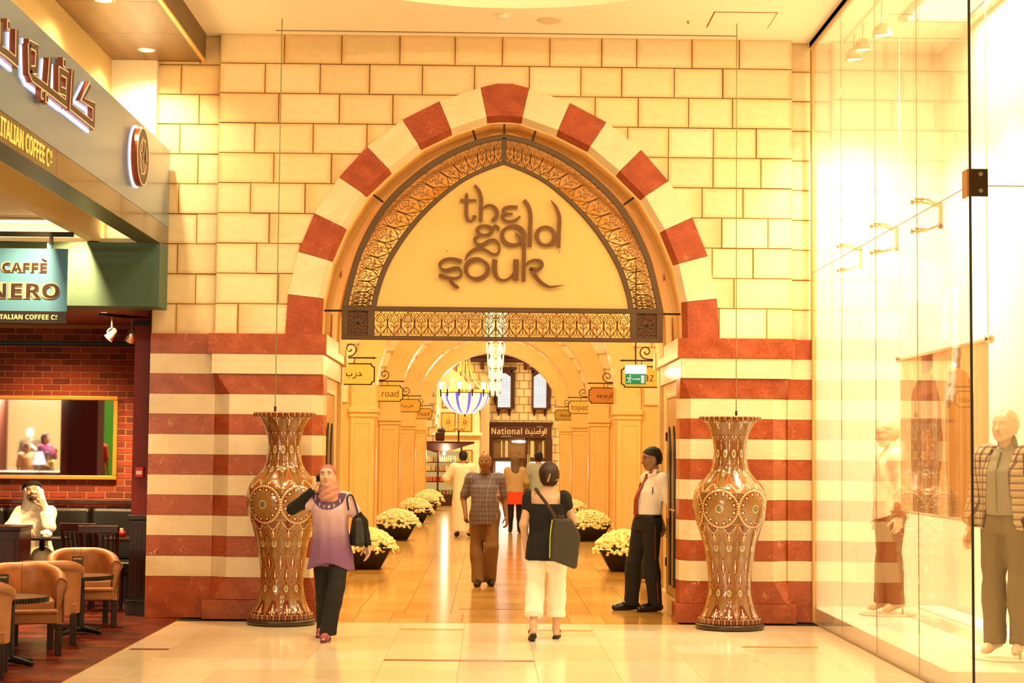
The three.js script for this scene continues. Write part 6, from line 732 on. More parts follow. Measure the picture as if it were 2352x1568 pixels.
/* ---------- people ---------- */
const SK = { light: [0.6, 0.36, 0.24], tan: [0.46, 0.25, 0.14], brown: [0.25, 0.115, 0.055], mid: [0.3, 0.15, 0.08] };
const size = (t, h) => { t.scale.setScalar(h / 1.7); return t; };
const shoe = (j, S, g = 0.006) => footP(j, S, g);
const nz = (a, b, c) => fbm(a, b, c, 3);
{ // woman in purple on the phone
  const j = { ...J0(), pel: [0.02, 0.94, 0], chest: [0, 1.26, 0.02], neck: [-0.01, 1.43, 0.0], head: [-0.03, 1.57, 0.04], hipL: [0.1, 0.9, 0], hipR: [-0.07, 0.9, 0], kneeL: [0.1, 0.5, 0.17], kneeR: [-0.06, 0.5, -0.02], ankL: [0.03, 0.09, 0.24], ankR: [-0.07, 0.11, -0.16], toeL: [0.02, 0.03, 0.4], toeR: [-0.1, 0.03, -0.02], shL: [0.146, 1.355, 0], shR: [-0.15, 1.36, 0], elL: [0.31, 1.13, -0.05], elR: [-0.36, 1.26, 0.1], wrL: [0.38, 0.92, 0.02], wrR: [-0.172, 1.43, 0.13] };
  const q = quat(-0.25, 0.02, 0.03), t = size(figure('person', 'woman in a purple tunic and pink headscarf walking while talking on a phone', 'person', { j, skin: SK.light, hq: q, sx: 0.92, pos: [-1.6, 0, 1.95], turn: -0.08, hands: { L: { d: [0.06, -1, 0.1], n: [-0.7, 0, 0.5], t: 1, curl: [0.3, 0.4, 0.45, 0.5] }, R: { d: [0.36, 0.86, -0.2], n: [0.75, -0.3, -0.5], t: 1, curl: [0.7, 0.8, 0.9, 1.0] } } }), 1.63);
  const H = j.head;
  add(t, 'trousers', [...legP(j, 'L', 0.022), ...legP(j, 'R', 0.022), cap(vlerp(j.kneeL, j.ankL, 0.5), vadd(j.ankL, [0, -0.04, 0]), 0.066, 0.078, 0.03), cap(vlerp(j.kneeR, j.ankR, 0.5), vadd(j.ankR, [0, -0.05, 0.01]), 0.066, 0.076, 0.03)], 0.012, std(0x14110f, 0.85), { cuts: [below(0.055)], disp: cloth(0.02, 7) });
  const pale = [0.66, 0.46, 0.52], deep = [0.2, 0.085, 0.2], band = [0.1, 0.045, 0.11];
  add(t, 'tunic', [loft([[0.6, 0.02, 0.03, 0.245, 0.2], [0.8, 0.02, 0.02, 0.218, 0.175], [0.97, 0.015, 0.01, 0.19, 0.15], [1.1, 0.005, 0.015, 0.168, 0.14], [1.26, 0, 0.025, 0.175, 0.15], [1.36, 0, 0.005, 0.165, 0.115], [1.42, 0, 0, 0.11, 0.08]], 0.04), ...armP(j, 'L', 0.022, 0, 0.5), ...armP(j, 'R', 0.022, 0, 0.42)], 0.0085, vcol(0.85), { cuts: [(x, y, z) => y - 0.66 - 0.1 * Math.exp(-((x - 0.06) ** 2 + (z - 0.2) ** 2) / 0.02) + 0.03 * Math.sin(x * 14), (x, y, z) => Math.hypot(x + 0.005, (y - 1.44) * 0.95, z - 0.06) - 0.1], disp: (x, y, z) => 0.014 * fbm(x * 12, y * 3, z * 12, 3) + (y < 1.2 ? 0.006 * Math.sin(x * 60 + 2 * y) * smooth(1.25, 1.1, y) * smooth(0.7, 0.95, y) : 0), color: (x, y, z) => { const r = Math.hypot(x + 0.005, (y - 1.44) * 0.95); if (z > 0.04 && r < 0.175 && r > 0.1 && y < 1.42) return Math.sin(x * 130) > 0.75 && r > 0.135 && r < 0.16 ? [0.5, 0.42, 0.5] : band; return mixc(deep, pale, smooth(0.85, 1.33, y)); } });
  add(t, 'black_sleeves', [...armP(j, 'L', 0.011, 0.4, 2), ...armP(j, 'R', 0.013, 0.35, 2)], 0.01, std(0x0f0d0c, 0.9), { disp: cloth(0.012, 16) });
  const hc = hairCap(H, q, 1, 0.007, { lo: 0.03, hi: 0.078, side: 0.0, nape: -0.02 });
  add(t, 'headscarf_cap', hc[0], 0.007, std(0xb8606a, 0.85), { cuts: hc[1], disp: cloth(0.006, 20) });
  add(t, 'headscarf_wrap', [elp(inHead(H, q, [0, -0.02, -0.03]), [0.085, 0.115, 0.08], 0.03, q), loft([[1.31, 0, 0.04, 0.1, 0.085], [1.37, -0.005, 0.045, 0.112, 0.105], [1.45, -0.01, 0.04, 0.1, 0.098], [1.53, -0.02, 0.025, 0.086, 0.088]], 0.03)], 0.008, std(0xbc8474, 0.85), { cuts: [(x, y, z) => { const d = v3([x - H[0], y - H[1], z - H[2]]).applyQuaternion(q.clone().invert()); return Math.max(Math.hypot(d.x / 0.064, (d.y + 0.008) / 0.092) - 1, 0.02 - d.z) * 0.06; }, (x, y) => 1.64 - y], disp: (x, y, z) => 0.006 * Math.sin((y - 0.55 * x) * 95) * smooth(1.52, 1.46, y) + 0.01 * fbm(x * 10, y * 24, z * 10, 2) });
  for (const S of ['L', 'R']) { const f = mesh('sandal', field([cap(vadd(j['ank' + S], [0, -0.06, -0.05]), vadd(j['toe' + S], [0, -0.012, 0.01]), 0.034, 0.03, 0.01)], 0.008, { cuts: [(x, y) => 0.028 - y] }), std(0x6a2438, 0.6), t); mesh('strap', field([cap(vlerp(j['ank' + S], j['toe' + S], 0.72), vlerp(j['ank' + S], j['toe' + S], 0.8), 0.043, 0.038, 0)], 0.007), std(0x9a4a5a, 0.6), t); }
  const ph = thing('mobile_phone', 'small dark mobile phone held to the ear by the woman in purple', 'phone', [-1.712, 1.485, 2.045]); ph.rotation.set(0.25, 1.0, 0.2); mesh('body', rbox(0.045, 0.1, 0.014, 0, 0, 0, 0.006), std(0x2a2622, 0.3), ph); mesh('screen', rbox(0.037, 0.05, 0.002, 0, 0.018, 0.0075, 0.001), std(0x0a0a0c, 0.1), ph);
  const bag = thing('shoulder_bag', 'black leather handbag under the arm of the woman in purple', 'bag', [-1.345, 1.0, 1.97], 0.35);
  mesh('bag_body', warp(rbox(0.12, 0.27, 0.26, 0, 0.0, 0, 0.04, 5), (v) => { v.z *= 1 - 0.55 * clamp((v.y + 0.13) / 0.27, 0, 1); v.x *= 1 - 0.4 * clamp((v.y + 0.13) / 0.27, 0, 1); }), std(0x14130f, 0.45), bag); for (const z of [-0.045, 0.045]) mesh('handle', tube([[0, 0.12, z], [-0.02, 0.22, z * 0.9], [-0.07, 0.345, z * 0.6], [-0.11, 0.33, z], [-0.1, 0.2, z * 1.2]], 0.009, 24, 6), std(0x14130f, 0.45), bag);
}
{ // woman in black top seen from behind
  const j = { ...J0(), pel: [0, 0.95, 0], chest: [0.0, 1.25, 0.0], neck: [-0.01, 1.43, 0.02], head: [-0.015, 1.565, 0.05], hipL: [0.095, 0.9, 0], hipR: [-0.095, 0.9, 0], kneeL: [0.11, 0.5, -0.02], kneeR: [-0.1, 0.5, 0.1], ankL: [0.13, 0.14, -0.22], ankR: [-0.1, 0.09, 0.08], toeL: [0.14, 0.035, -0.08], toeR: [-0.12, 0.03, 0.24], shL: [0.168, 1.36, 0], shR: [-0.168, 1.36, 0], elL: [0.225, 1.1, -0.03], elR: [-0.25, 1.14, 0.04], wrL: [0.2, 0.86, 0.06], wrR: [-0.14, 1.1, 0.24] };
  const q = quat(-0.2, 0.08, 0), t = size(figure('person', 'woman in a black top and white cropped trousers walking away with a big bag', 'person', { j, skin: SK.light, hq: q, sx: 1.0, sz: 1.05, limb: 1.03, pos: [0.445, 0, 1.85], turn: PI, hands: { L: { n: [-1, 0, 0.2], curl: [0.5, 0.55, 0.6, 0.65] }, R: { n: [0, -0.6, -1], curl: [0.9, 1, 1, 1] } } }), 1.665);
  const H = j.head;
  add(t, 'top', [loft([[0.76, 0, -0.01, 0.205, 0.172], [0.9, 0, -0.01, 0.197, 0.165], [1.05, 0, 0, 0.17, 0.14], [1.2, 0, 0, 0.175, 0.138], [1.32, 0, -0.005, 0.178, 0.122], [1.38, 0, -0.01, 0.15, 0.09]], 0.04), ...armP(j, 'L', 0.012, 0, 0.36, 1.03), ...armP(j, 'R', 0.012, 0, 0.36, 1.03)], 0.011, std(0x0c0a0a, 0.85), { cuts: [(x, y, z) => Math.max(y - 1.29, 0) > 0 ? -Math.min(0.14 - Math.abs(x - 0.015), y - 1.3) : 0.1], disp: cloth(0.012, 10, 4) });
  add(t, 'trousers', [...legP(j, 'L', 0.024, 1.5, 1.06), ...legP(j, 'R', 0.024, 1.72, 1.06), cap(j.kneeL, vlerp(j.kneeL, j.ankL, 0.66), 0.082, 0.088, 0.03), cap(j.kneeR, vlerp(j.kneeR, j.ankR, 0.64), 0.082, 0.088, 0.03), loft([[0.8, 0, -0.015, 0.18, 0.14], [0.9, 0, -0.01, 0.178, 0.14]], 0.05)], 0.012, std(0xf1e6d8, 0.85), { cuts: [above(0.8), below(0.235)], disp: (x, y, z) => 0.018 * fbm(x * 8, y * 10, z * 8 + 4, 3) });
  for (const [S, b] of [['L', 0.62], ['R', 0.62]]) add(t, 'trouser_cuff', [cap(vlerp(j['knee' + S], j['ank' + S], b - 0.06), vlerp(j['knee' + S], j['ank' + S], b + 0.1), 0.09, 0.093, 0)], 0.009, std(0xf4eadc, 0.85), { cuts: [((p, d) => (x, y, z) => -((x - p[0]) * d[0] + (y - p[1]) * d[1] + (z - p[2]) * d[2]))(vlerp(j['knee' + S], j['ank' + S], b + 0.1), v3(vsub(j['ank' + S], j['knee' + S])).normalize().toArray()), ((p, d) => (x, y, z) => (x - p[0]) * d[0] + (y - p[1]) * d[1] + (z - p[2]) * d[2])(vlerp(j['knee' + S], j['ank' + S], b - 0.06), v3(vsub(j['ank' + S], j['knee' + S])).normalize().toArray())] });
  const [hp, hcut] = hairCap(H, q, 1, 0.02, { lo: 0.04, hi: 0.08, nape: -0.075 });
  add(t, 'hair', [...hp, elp(inHead(H, q, [0, 0.01, -0.1]), [0.058, 0.06, 0.035], 0.02, q), elp(inHead(H, q, [-0.05, -0.01, -0.085]), [0.035, 0.03, 0.03], 0.02)], 0.006, std(0x2a140c, 0.5), { cuts: hcut, disp: (x, y, z) => 0.012 * fbm(x * 40, y * 14, z * 30, 3) });
  mesh('hair_clip', [rbox(0.02, 0.09, 0.03, 0, 0, 0, 0.008).rotateZ(0.3).translate(...inHead(H, q, [0.012, 0.015, -0.132])), rbox(0.05, 0.02, 0.02, 0, 0, 0, 0.006).translate(...inHead(H, q, [-0.065, -0.012, -0.11]))], std(0x9a7a58, 0.4), t);
  for (const S of ['L', 'R']) { const a = j['ank' + S], o = j['toe' + S], heel = vadd(a, vsub(a, o).map((v, i) => (i === 1 ? -0.085 : v * 0.4))); if (S === 'L') heel[1] = 0.055; const b = vadd(o, [0, -0.022, 0]); if (S === 'R') heel[1] = 0.01; mesh('flip_flop_sole', field([cap(heel, b, 0.03, 0.036, 0)], 0.007, { cuts: [] }).scale(1, 1, 1), std(0x120c0a, 0.7), t); mesh('flip_flop_strap', field([cap(vlerp(a, o, 0.62), vlerp(a, o, 0.7), 0.04, 0.036, 0)], 0.007), std(0x120c0a, 0.7), t); }
  const strap = std(0x3a1c14, 0.7), bag = thing('tote_bag', 'big dark grey shoulder bag with lime zip behind the woman in black', 'bag', [0.585, 0.95, 2.085], 0);
  const bs = new THREE.Shape(); bs.moveTo(-0.12, -0.19); bs.lineTo(0.1, -0.27); bs.quadraticCurveTo(0.14, -0.275, 0.14, -0.22); bs.lineTo(0.165, 0.02); bs.quadraticCurveTo(0.15, 0.1, 0.08, 0.19); bs.lineTo(-0.09, 0.2); bs.quadraticCurveTo(-0.11, 0.1, -0.12, -0.19);
  mesh('bag_body', warp(ext(bs, 0.09, 0.03, -0.045, 4), (v) => { v.z += 0.02 * Math.cos(v.x * 8); }), std(0x3a352e, 0.75), bag); mesh('zip', tube([[-0.1, 0.185, 0.055], [-0.117, 0.05, 0.062], [-0.122, -0.17, 0.06]], 0.006, 16, 6), std(0xb4b83c, 0.5), bag);
  mesh('strap', [tube([[-0.07, 0.2, 0.02], [-0.13, 0.3, 0.0], [-0.22, 0.42, -0.06], [-0.25, 0.465, -0.14], [-0.22, 0.43, -0.26], [-0.1, 0.28, -0.3]], 0.016, 30, 8)], strap, bag); mesh('strap_tab', rbox(0.06, 0.05, 0.03, -0.06, 0.19, 0.03, 0.008).rotateZ(-0.2), strap, bag);
}
const plaidTex = (bg, st) => dataTex(256, 256, (u, v) => { let c = bg; for (const [k, w, col, al, ax] of st) { const p = ((ax ? v : u) * k) % 1; if (p < w) c = mixc(c, col, al); } const n = 1 + 0.1 * Math.sin(u * 900) * Math.sin(v * 900); return c.map((x) => x * n); });
const chestUV = (s) => (x, y, z) => [(x * 0.9 + z * 0.55) * s, y * s];
{ // man in a plaid shirt walking towards the camera
  const j = { ...J0(), pel: [0, 0.94, 0], head: [-0.005, 1.605, 0.045], neck: [0, 1.45, 0], chest: [0, 1.26, 0.02], hipL: [0.09, 0.9, 0], hipR: [-0.09, 0.9, 0], kneeL: [0.09, 0.5, 0.1], kneeR: [-0.1, 0.5, 0.0], ankL: [0.075, 0.09, 0.0], ankR: [-0.08, 0.09, 0.1], toeL: [0.1, 0.035, 0.16], toeR: [-0.1, 0.03, 0.26], shL: [0.18, 1.385, 0], shR: [-0.18, 1.385, 0], elL: [0.25, 1.12, -0.04], elR: [-0.28, 1.13, -0.04], wrL: [0.28, 0.89, 0.04], wrR: [-0.25, 0.92, 0.12] };
  const q = quat(0.0, -0.12, 0), t = size(figure('person', 'older man in a checked short sleeve shirt and brown trousers walking towards the viewer', 'person', { j, skin: SK.brown, hq: q, sx: 1.05, sz: 1.1, pos: [-0.16, 0, -4.72], turn: 0.02, brow: [0.2, 0.17, 0.14], hands: { L: { n: [-1, 0, -0.3], curl: [0.6, 0.7, 0.75, 0.8] }, R: { n: [0.8, 0, 0.5], d: [0.05, -0.9, 0.4], curl: [1.0, 1.1, 1.1, 1.1] } } }), 1.73);
  const H = j.head, pt = plaidTex([112, 108, 132], [[6, 0.3, [70, 70, 98], 0.7, 0], [6, 0.1, [226, 206, 176], 0.85, 0], [3, 0.12, [150, 104, 84], 0.6, 0], [4, 0.4, [84, 80, 104], 0.5, 1], [8, 0.07, [190, 160, 130], 0.45, 1]]);
  add(t, 'shirt', [loft([[0.76, 0, 0.01, 0.195, 0.15], [0.92, 0, 0.02, 0.19, 0.152], [1.08, 0, 0.03, 0.182, 0.15], [1.26, 0, 0.02, 0.186, 0.145], [1.36, 0, 0, 0.17, 0.115], [1.43, 0, -0.005, 0.12, 0.085]], 0.045), ...armP(j, 'L', 0.026, 0, 0.78), ...armP(j, 'R', 0.026, 0, 0.78), cap([0, 1.42, -0.01], [0, 1.47, 0.0], 0.075, 0.066, 0.02)], 0.011, std(0xffffff, 0.85, 0, { map: pt }), { cuts: [(x, y, z) => y - 0.775 - 0.025 * Math.cos(x * 12), (x, y, z) => Math.hypot(x, (y - 1.5) * 0.8, z - 0.06) - 0.062], disp: cloth(0.016, 9, 2), uv: chestUV(4.2) });
  for (const s of [-1, 1]) mesh('collar', warp(rbox(0.075, 0.045, 0.012, s * 0.05, 1.445, 0.07, 0.004, 3), (v) => { v.y -= 0.3 * Math.abs(v.x); v.z += -0.4 * (Math.abs(v.x) - 0.03); }), std(0x565268, 0.85), t);
  add(t, 'trousers', [...legP(j, 'L', 0.026, 1.9), ...legP(j, 'R', 0.026, 1.9), cap(j.kneeL, vadd(j.ankL, [0, -0.02, 0.01]), 0.085, 0.08, 0.03), cap(j.kneeR, vadd(j.ankR, [0, -0.02, 0.01]), 0.085, 0.08, 0.03), loft([[0.84, 0, 0, 0.18, 0.135], [0.98, 0, 0.01, 0.178, 0.138]], 0.05)], 0.013, std(0x7c5c38, 0.85), { cuts: [below(0.045)], disp: cloth(0.02, 7, 6) });
  const [hp, hcut] = hairCap(H, q, 1, 0.003, { lo: -0.06, hi: 0.045, side: -0.03 }); add(t, 'grey_hair', hp, 0.007, std(0x8a7a68, 0.8), { cuts: [...hcut, (x, y, z) => H[1] + 0.06 - y] });
  for (const S of ['L', 'R']) add(t, 'shoe', shoe(j, S, 0.008), 0.008, std(0x17100c, 0.45), { cuts: [(x, y) => y - 0.0, (x, y) => 0.1 - y] });
  const gl = thing('spectacles', 'thin metal spectacles worn by the man in the checked shirt', 'spectacles', [-0.16, 0, -4.72], 0.02); size(gl, 1.73); for (const s of [-1, 1]) { mesh('rim', new THREE.TorusGeometry(0.023, 0.0022, 6, 22).scale(1.15, 0.85, 1).applyQuaternion(q).translate(...inHead(H, q, [s * 0.032, 0.008, 0.104])), M.steel, gl); mesh('temple', bar(inHead(H, q, [s * 0.058, 0.012, 0.1]), inHead(H, q, [s * 0.08, 0.012, 0.0]), 0.002), M.steel, gl); } mesh('bridge', bar(inHead(H, q, [-0.008, 0.012, 0.108]), inHead(H, q, [0.008, 0.012, 0.108]), 0.002), M.steel, gl);
  const ky = thing('car_keys', 'bunch of keys in the hand of the man in the checked shirt', 'keys', [-0.395, 0.86, -4.5]); mesh('fob', rbox(0.03, 0.05, 0.014, 0, 0, 0, 0.006), M.black, ky); mesh('ring', new THREE.TorusGeometry(0.014, 0.002, 6, 16).translate(0, 0.034, 0), M.steel, ky); mesh('key', [rbox(0.008, 0.05, 0.003, 0.004, -0.05, 0.002, 0.001)], M.steel, ky);
}
{ // man in a white robe, far down the corridor, seen from behind
  const j = { ...J0(), elL: [0.34, 1.17, 0.02], wrL: [0.2, 1.06, 0.24], elR: [-0.33, 1.16, 0.0], wrR: [-0.2, 1.05, 0.22], shL: [0.18, 1.39, 0], shR: [-0.18, 1.39, 0], toeL: [0.12, 0.03, 0.14], ankR: [-0.12, 0.1, -0.16], toeR: [-0.16, 0.03, -0.02] };
  const q = quat(0.1, 0.1, 0), t = size(figure('person', 'man in a long white robe with short black hair walking away down the corridor', 'person', { j, skin: SK.tan, hq: q, pos: [-0.66, 0, -18.4], turn: PI + 0.1, fine: 0.007, hcell: 0.006, cell: 0.016, hands: { L: { n: [0, -1, 0] }, R: { n: [0, -1, 0] } } }), 1.76);
  add(t, 'robe', [loft([[0.06, 0, 0, 0.24, 0.2], [0.5, 0, 0, 0.225, 0.185], [0.95, 0, 0, 0.2, 0.155], [1.15, 0, 0, 0.192, 0.145], [1.3, 0, 0, 0.2, 0.14], [1.39, 0, -0.01, 0.17, 0.11], [1.46, 0, -0.01, 0.085, 0.075]], 0.05), ...armP(j, 'L', 0.042, 0, 1.85), ...armP(j, 'R', 0.042, 0, 1.85)], 0.014, std(0xece3d2, 0.9), { cuts: [(x, y, z) => y - 0.085 - 0.02 * Math.sin(x * 9)], disp: (x, y, z) => 0.02 * fbm(x * 9, y * 2, z * 9, 3) });
  const [hp, hcut] = hairCap(j.head, q, 1, 0.008, { nape: -0.07 }); add(t, 'hair', hp, 0.008, std(0x0b0807, 0.7), { cuts: hcut }); for (const S of ['L', 'R']) add(t, 'sandal', shoe(j, S, 0.004), 0.01, std(0x15100d, 0.6), { cuts: [(x, y) => 0.07 - y] });
}
{ // security guard leaning by the right jamb
  const j = { ...J0(), pel: [0, 0.95, 0.0], chest: [0, 1.27, -0.035], neck: [0.0, 1.45, -0.075], head: [0.0, 1.6, -0.035], hipL: [0.09, 0.92, 0], hipR: [-0.09, 0.92, 0.02], kneeL: [0.1, 0.5, -0.0], kneeR: [-0.1, 0.5, 0.12], ankL: [0.1, 0.09, -0.05], ankR: [-0.11, 0.09, 0.13], toeL: [0.13, 0.03, 0.15], toeR: [-0.14, 0.03, 0.32], shL: [0.175, 1.385, -0.085], shR: [-0.175, 1.385, -0.075], elL: [0.215, 1.14, -0.16], elR: [-0.215, 1.14, -0.16], wrL: [0.1, 0.93, -0.22], wrR: [-0.06, 0.92, -0.19] };
  const q = quat(0.12, 0.03, 0), t = size(figure('person', 'security guard in a white shirt and red tie standing with hands behind his back', 'person', { j, skin: SK.mid, hq: q, sx: 0.95, sz: 0.95, pos: [1.685, 0, -1.22], turn: -PI / 2 + 0.32, hands: { L: { d: [-0.35, -0.9, -0.1], n: [-0.2, 0, 1], t: -1, curl: [0.5, 0.5, 0.6, 0.6] }, R: { d: [0.3, -0.9, -0.1], n: [0.2, 0, 1], t: 1, curl: [0.6, 0.6, 0.7, 0.7] } } }), 1.8);
  const H = j.head;
  add(t, 'shirt', [loft([[0.96, 0, 0.0, 0.172, 0.13], [1.08, 0, -0.01, 0.168, 0.132], [1.24, 0, -0.03, 0.175, 0.135], [1.34, 0, -0.055, 0.165, 0.112], [1.41, 0, -0.075, 0.13, 0.085]], 0.045), ...armP(j, 'L', 0.026, 0, 0.92), ...armP(j, 'R', 0.026, 0, 0.92), cap([0, 1.4, -0.07], [0, 1.47, -0.07], 0.075, 0.065, 0.02)], 0.011, std(0xeae2da, 0.85), { cuts: [below(0.985), (x, y, z) => Math.hypot(x, (y - 1.505) * 0.9, z + 0.01) - 0.058], disp: cloth(0.02, 9, 8) });
  add(t, 'trousers', [...legP(j, 'L', 0.022, 1.95), ...legP(j, 'R', 0.022, 1.95), cap(j.kneeL, vadd(j.ankL, [0, -0.03, 0.01]), 0.075, 0.074, 0.03), cap(j.kneeR, vadd(j.ankR, [0, -0.03, 0.01]), 0.075, 0.074, 0.03), loft([[0.86, 0, 0, 0.175, 0.128], [1.0, 0, 0, 0.168, 0.128]], 0.05)], 0.012, std(0x17130f, 0.85), { cuts: [below(0.05), above(1.005)], disp: cloth(0.02, 8, 9) });
  mesh('belt', new THREE.TorusGeometry(0.15, 0.018, 8, 40).rotateX(PI / 2).scale(1.13, 1.1, 0.86).translate(0, 1.0, 0.0), std(0x0d0a08, 0.4), t);
  mesh('side_stripe', tube([[0.178, 0.97, 0.0], [0.205, 0.86, 0.005], [0.19, 0.7, 0.0], [0.178, 0.5, -0.01], [0.178, 0.3, -0.03], [0.178, 0.1, -0.045]], 0.005, 30, 6), std(0x8a1c14, 0.7), t);
  mesh('tie', merge([ribbon([[0, 1.445, 0.035], [0, 1.38, 0.05], [0, 1.2, 0.07], [0, 1.03, 0.09], [0, 0.98, 0.01]], 0.012, 8)]).translate(0, 0, 0.0), std(0x8e2a16, 0.7), t); { const p = t.children[t.children.length - 1].geometry; warp(p, (v) => { v.z += lerp(0.125, 0.0, smooth(1.15, 1.46, v.y)) + (v.y < 1.2 ? 0.012 : 0.012); }); }
  for (const s of [-1, 1]) { mesh('epaulette', rbox(0.05, 0.012, 0.1, s * 0.16, 1.438, -0.08, 0.004).rotateZ(0), std(0x14100e, 0.7), t); mesh('collar', warp(rbox(0.06, 0.04, 0.012, s * 0.036, 1.44, 0.0, 0.004, 3), (v) => { v.y -= 0.4 * Math.abs(v.x); v.z -= 0.9 * (Math.abs(v.x) - 0.02); }), std(0xf2eae0, 0.85), t); }
  mesh('pen', bar([0.185, 1.24, 0.03], [0.185, 1.31, 0.025], 0.005), std(0x12100e, 0.5), t);
  const [hp, hcut] = hairCap(H, q, 1, 0.011, { lo: 0.03, hi: 0.062, nape: -0.06 }); add(t, 'hair', hp, 0.006, std(0x0a0706, 0.65), { cuts: hcut, disp: (x, y, z) => 0.01 * fbm(x * 40, y * 40, z * 40, 2) });
  for (const S of ['L', 'R']) add(t, 'shoe', shoe(j, S, 0.01), 0.008, std(0x0c0a09, 0.25), { cuts: [(x, y) => 0.11 - y] });
}
{ // far pair
  const j = { ...J0(), elL: [0.25, 1.14, 0.02], wrL: [0.18, 1.0, 0.18], elR: [-0.25, 1.14, 0.02], wrR: [-0.18, 1.0, 0.18], ankL: [0.1, 0.08, 0.1], toeL: [0.12, 0.03, 0.25] };
  const q = quat(0, 0, 0), t = size(figure('person', 'woman in a grey headscarf, beige jumper and orange skirt walking away far off', 'person', { j, skin: SK.light, hq: q, pos: [0.475, 0, -20.3], turn: PI - 0.05, fine: 0.008, hcell: 0.007, cell: 0.017 }), 1.67);
  add(t, 'jumper', [loft([[0.9, 0, 0, 0.2, 0.15], [1.1, 0, 0, 0.185, 0.14], [1.3, 0, 0, 0.19, 0.135], [1.42, 0, 0, 0.12, 0.09]], 0.05), ...armP(j, 'L', 0.03, 0, 1.9), ...armP(j, 'R', 0.03, 0, 1.9)], 0.015, std(0xb8a082, 0.9), { disp: cloth(0.014, 8) });
  add(t, 'orange_skirt', [loft([[0.58, 0, 0, 0.235, 0.18], [0.75, 0, 0, 0.22, 0.17], [0.95, 0, 0, 0.19, 0.145]], 0.03)], 0.015, std(0xd8481c, 0.85), { cuts: [below(0.63)], disp: (x, y, z) => 0.02 * fbm(x * 14, y * 3, z * 14, 3) }); add(t, 'trousers', [...legP(j, 'L', 0.012), ...legP(j, 'R', 0.012)], 0.015, std(0x15110f, 0.85)); add(t, 'headscarf', [elp(inHead(j.head, q, [0, 0.015, -0.015]), [0.095, 0.115, 0.11], 0.04), loft([[1.3, 0, -0.03, 0.13, 0.1], [1.42, 0, -0.02, 0.11, 0.1], [1.55, 0, -0.01, 0.085, 0.09]], 0.05)], 0.011, std(0x6a5c50, 0.9), { cuts: [(x, y, z) => 0.085 - z] }); for (const S of ['L', 'R']) add(t, 'shoe', shoe(j, S, 0.006), 0.012, std(0x15110f, 0.5), { cuts: [(x, y) => 0.09 - y] });
  const j2 = { ...J0(), elL: [0.29, 1.15, -0.02], wrL: [0.2, 0.95, 0.12], elR: [-0.29, 1.15, -0.02], wrR: [-0.2, 0.95, 0.12] }, q2 = quat(-0.7, 0, 0), t2 = size(figure('person', 'dark haired man in a pale blue shirt, mostly hidden behind the woman in black', 'person', { j: j2, skin: SK.tan, hq: q2, pos: [1.0, 0, -20.6], turn: PI + 0.1, fine: 0.008, hcell: 0.007, cell: 0.017 }), 1.78);
  add(t2, 'shirt', [loft([[0.82, 0, 0, 0.2, 0.15], [1.1, 0, 0, 0.19, 0.145], [1.32, 0, 0, 0.2, 0.14], [1.44, 0, 0, 0.11, 0.08]], 0.05), ...armP(j2, 'L', 0.034, 0, 1.85), ...armP(j2, 'R', 0.034, 0, 1.85)], 0.015, std(0xa9b4b4, 0.85), { disp: cloth(0.016, 8) }); add(t2, 'trousers', [...legP(j2, 'L', 0.02), ...legP(j2, 'R', 0.02)], 0.016, std(0x2a2622, 0.85)); const [hp, hcut] = hairCap(j2.head, q2, 1, 0.01, {}); add(t2, 'hair', hp, 0.009, std(0x0a0706, 0.7), { cuts: hcut }); for (const S of ['L', 'R']) add(t2, 'shoe', shoe(j2, S, 0.006), 0.012, std(0x15110f, 0.5), { cuts: [(x, y) => 0.09 - y] });
  const j3 = J0(), q3 = quat(0.5, 0, 0), t3 = size(figure('person', 'person in a dark headscarf glimpsed just behind the guard', 'person', { j: j3, skin: SK.tan, hq: q3, pos: [2.2, 0, -5.6], turn: PI - 0.5, fine: 0.008, hcell: 0.007, cell: 0.017 }), 1.6);
  add(t3, 'headscarf', [elp(inHead(j3.head, q3, [0, 0.015, -0.015]), [0.095, 0.115, 0.11], 0.04), loft([[1.28, 0, -0.02, 0.16, 0.11], [1.42, 0, -0.02, 0.11, 0.1], [1.55, 0, -0.01, 0.085, 0.09]], 0.05)], 0.011, std(0x2c3428, 0.9), { cuts: [(x, y, z) => 0.1 - z] }); add(t3, 'robe', [loft([[0.05, 0, 0, 0.25, 0.22], [0.6, 0, 0, 0.22, 0.18], [1.0, 0, 0, 0.19, 0.15], [1.3, 0, 0, 0.19, 0.135], [1.4, 0, 0, 0.13, 0.09]], 0.05), ...armP(j3, 'L', 0.04, 0, 1.9), ...armP(j3, 'R', 0.04, 0, 1.9)], 0.016, std(0x1a1a18, 0.9), { cuts: [below(0.03)] });
}
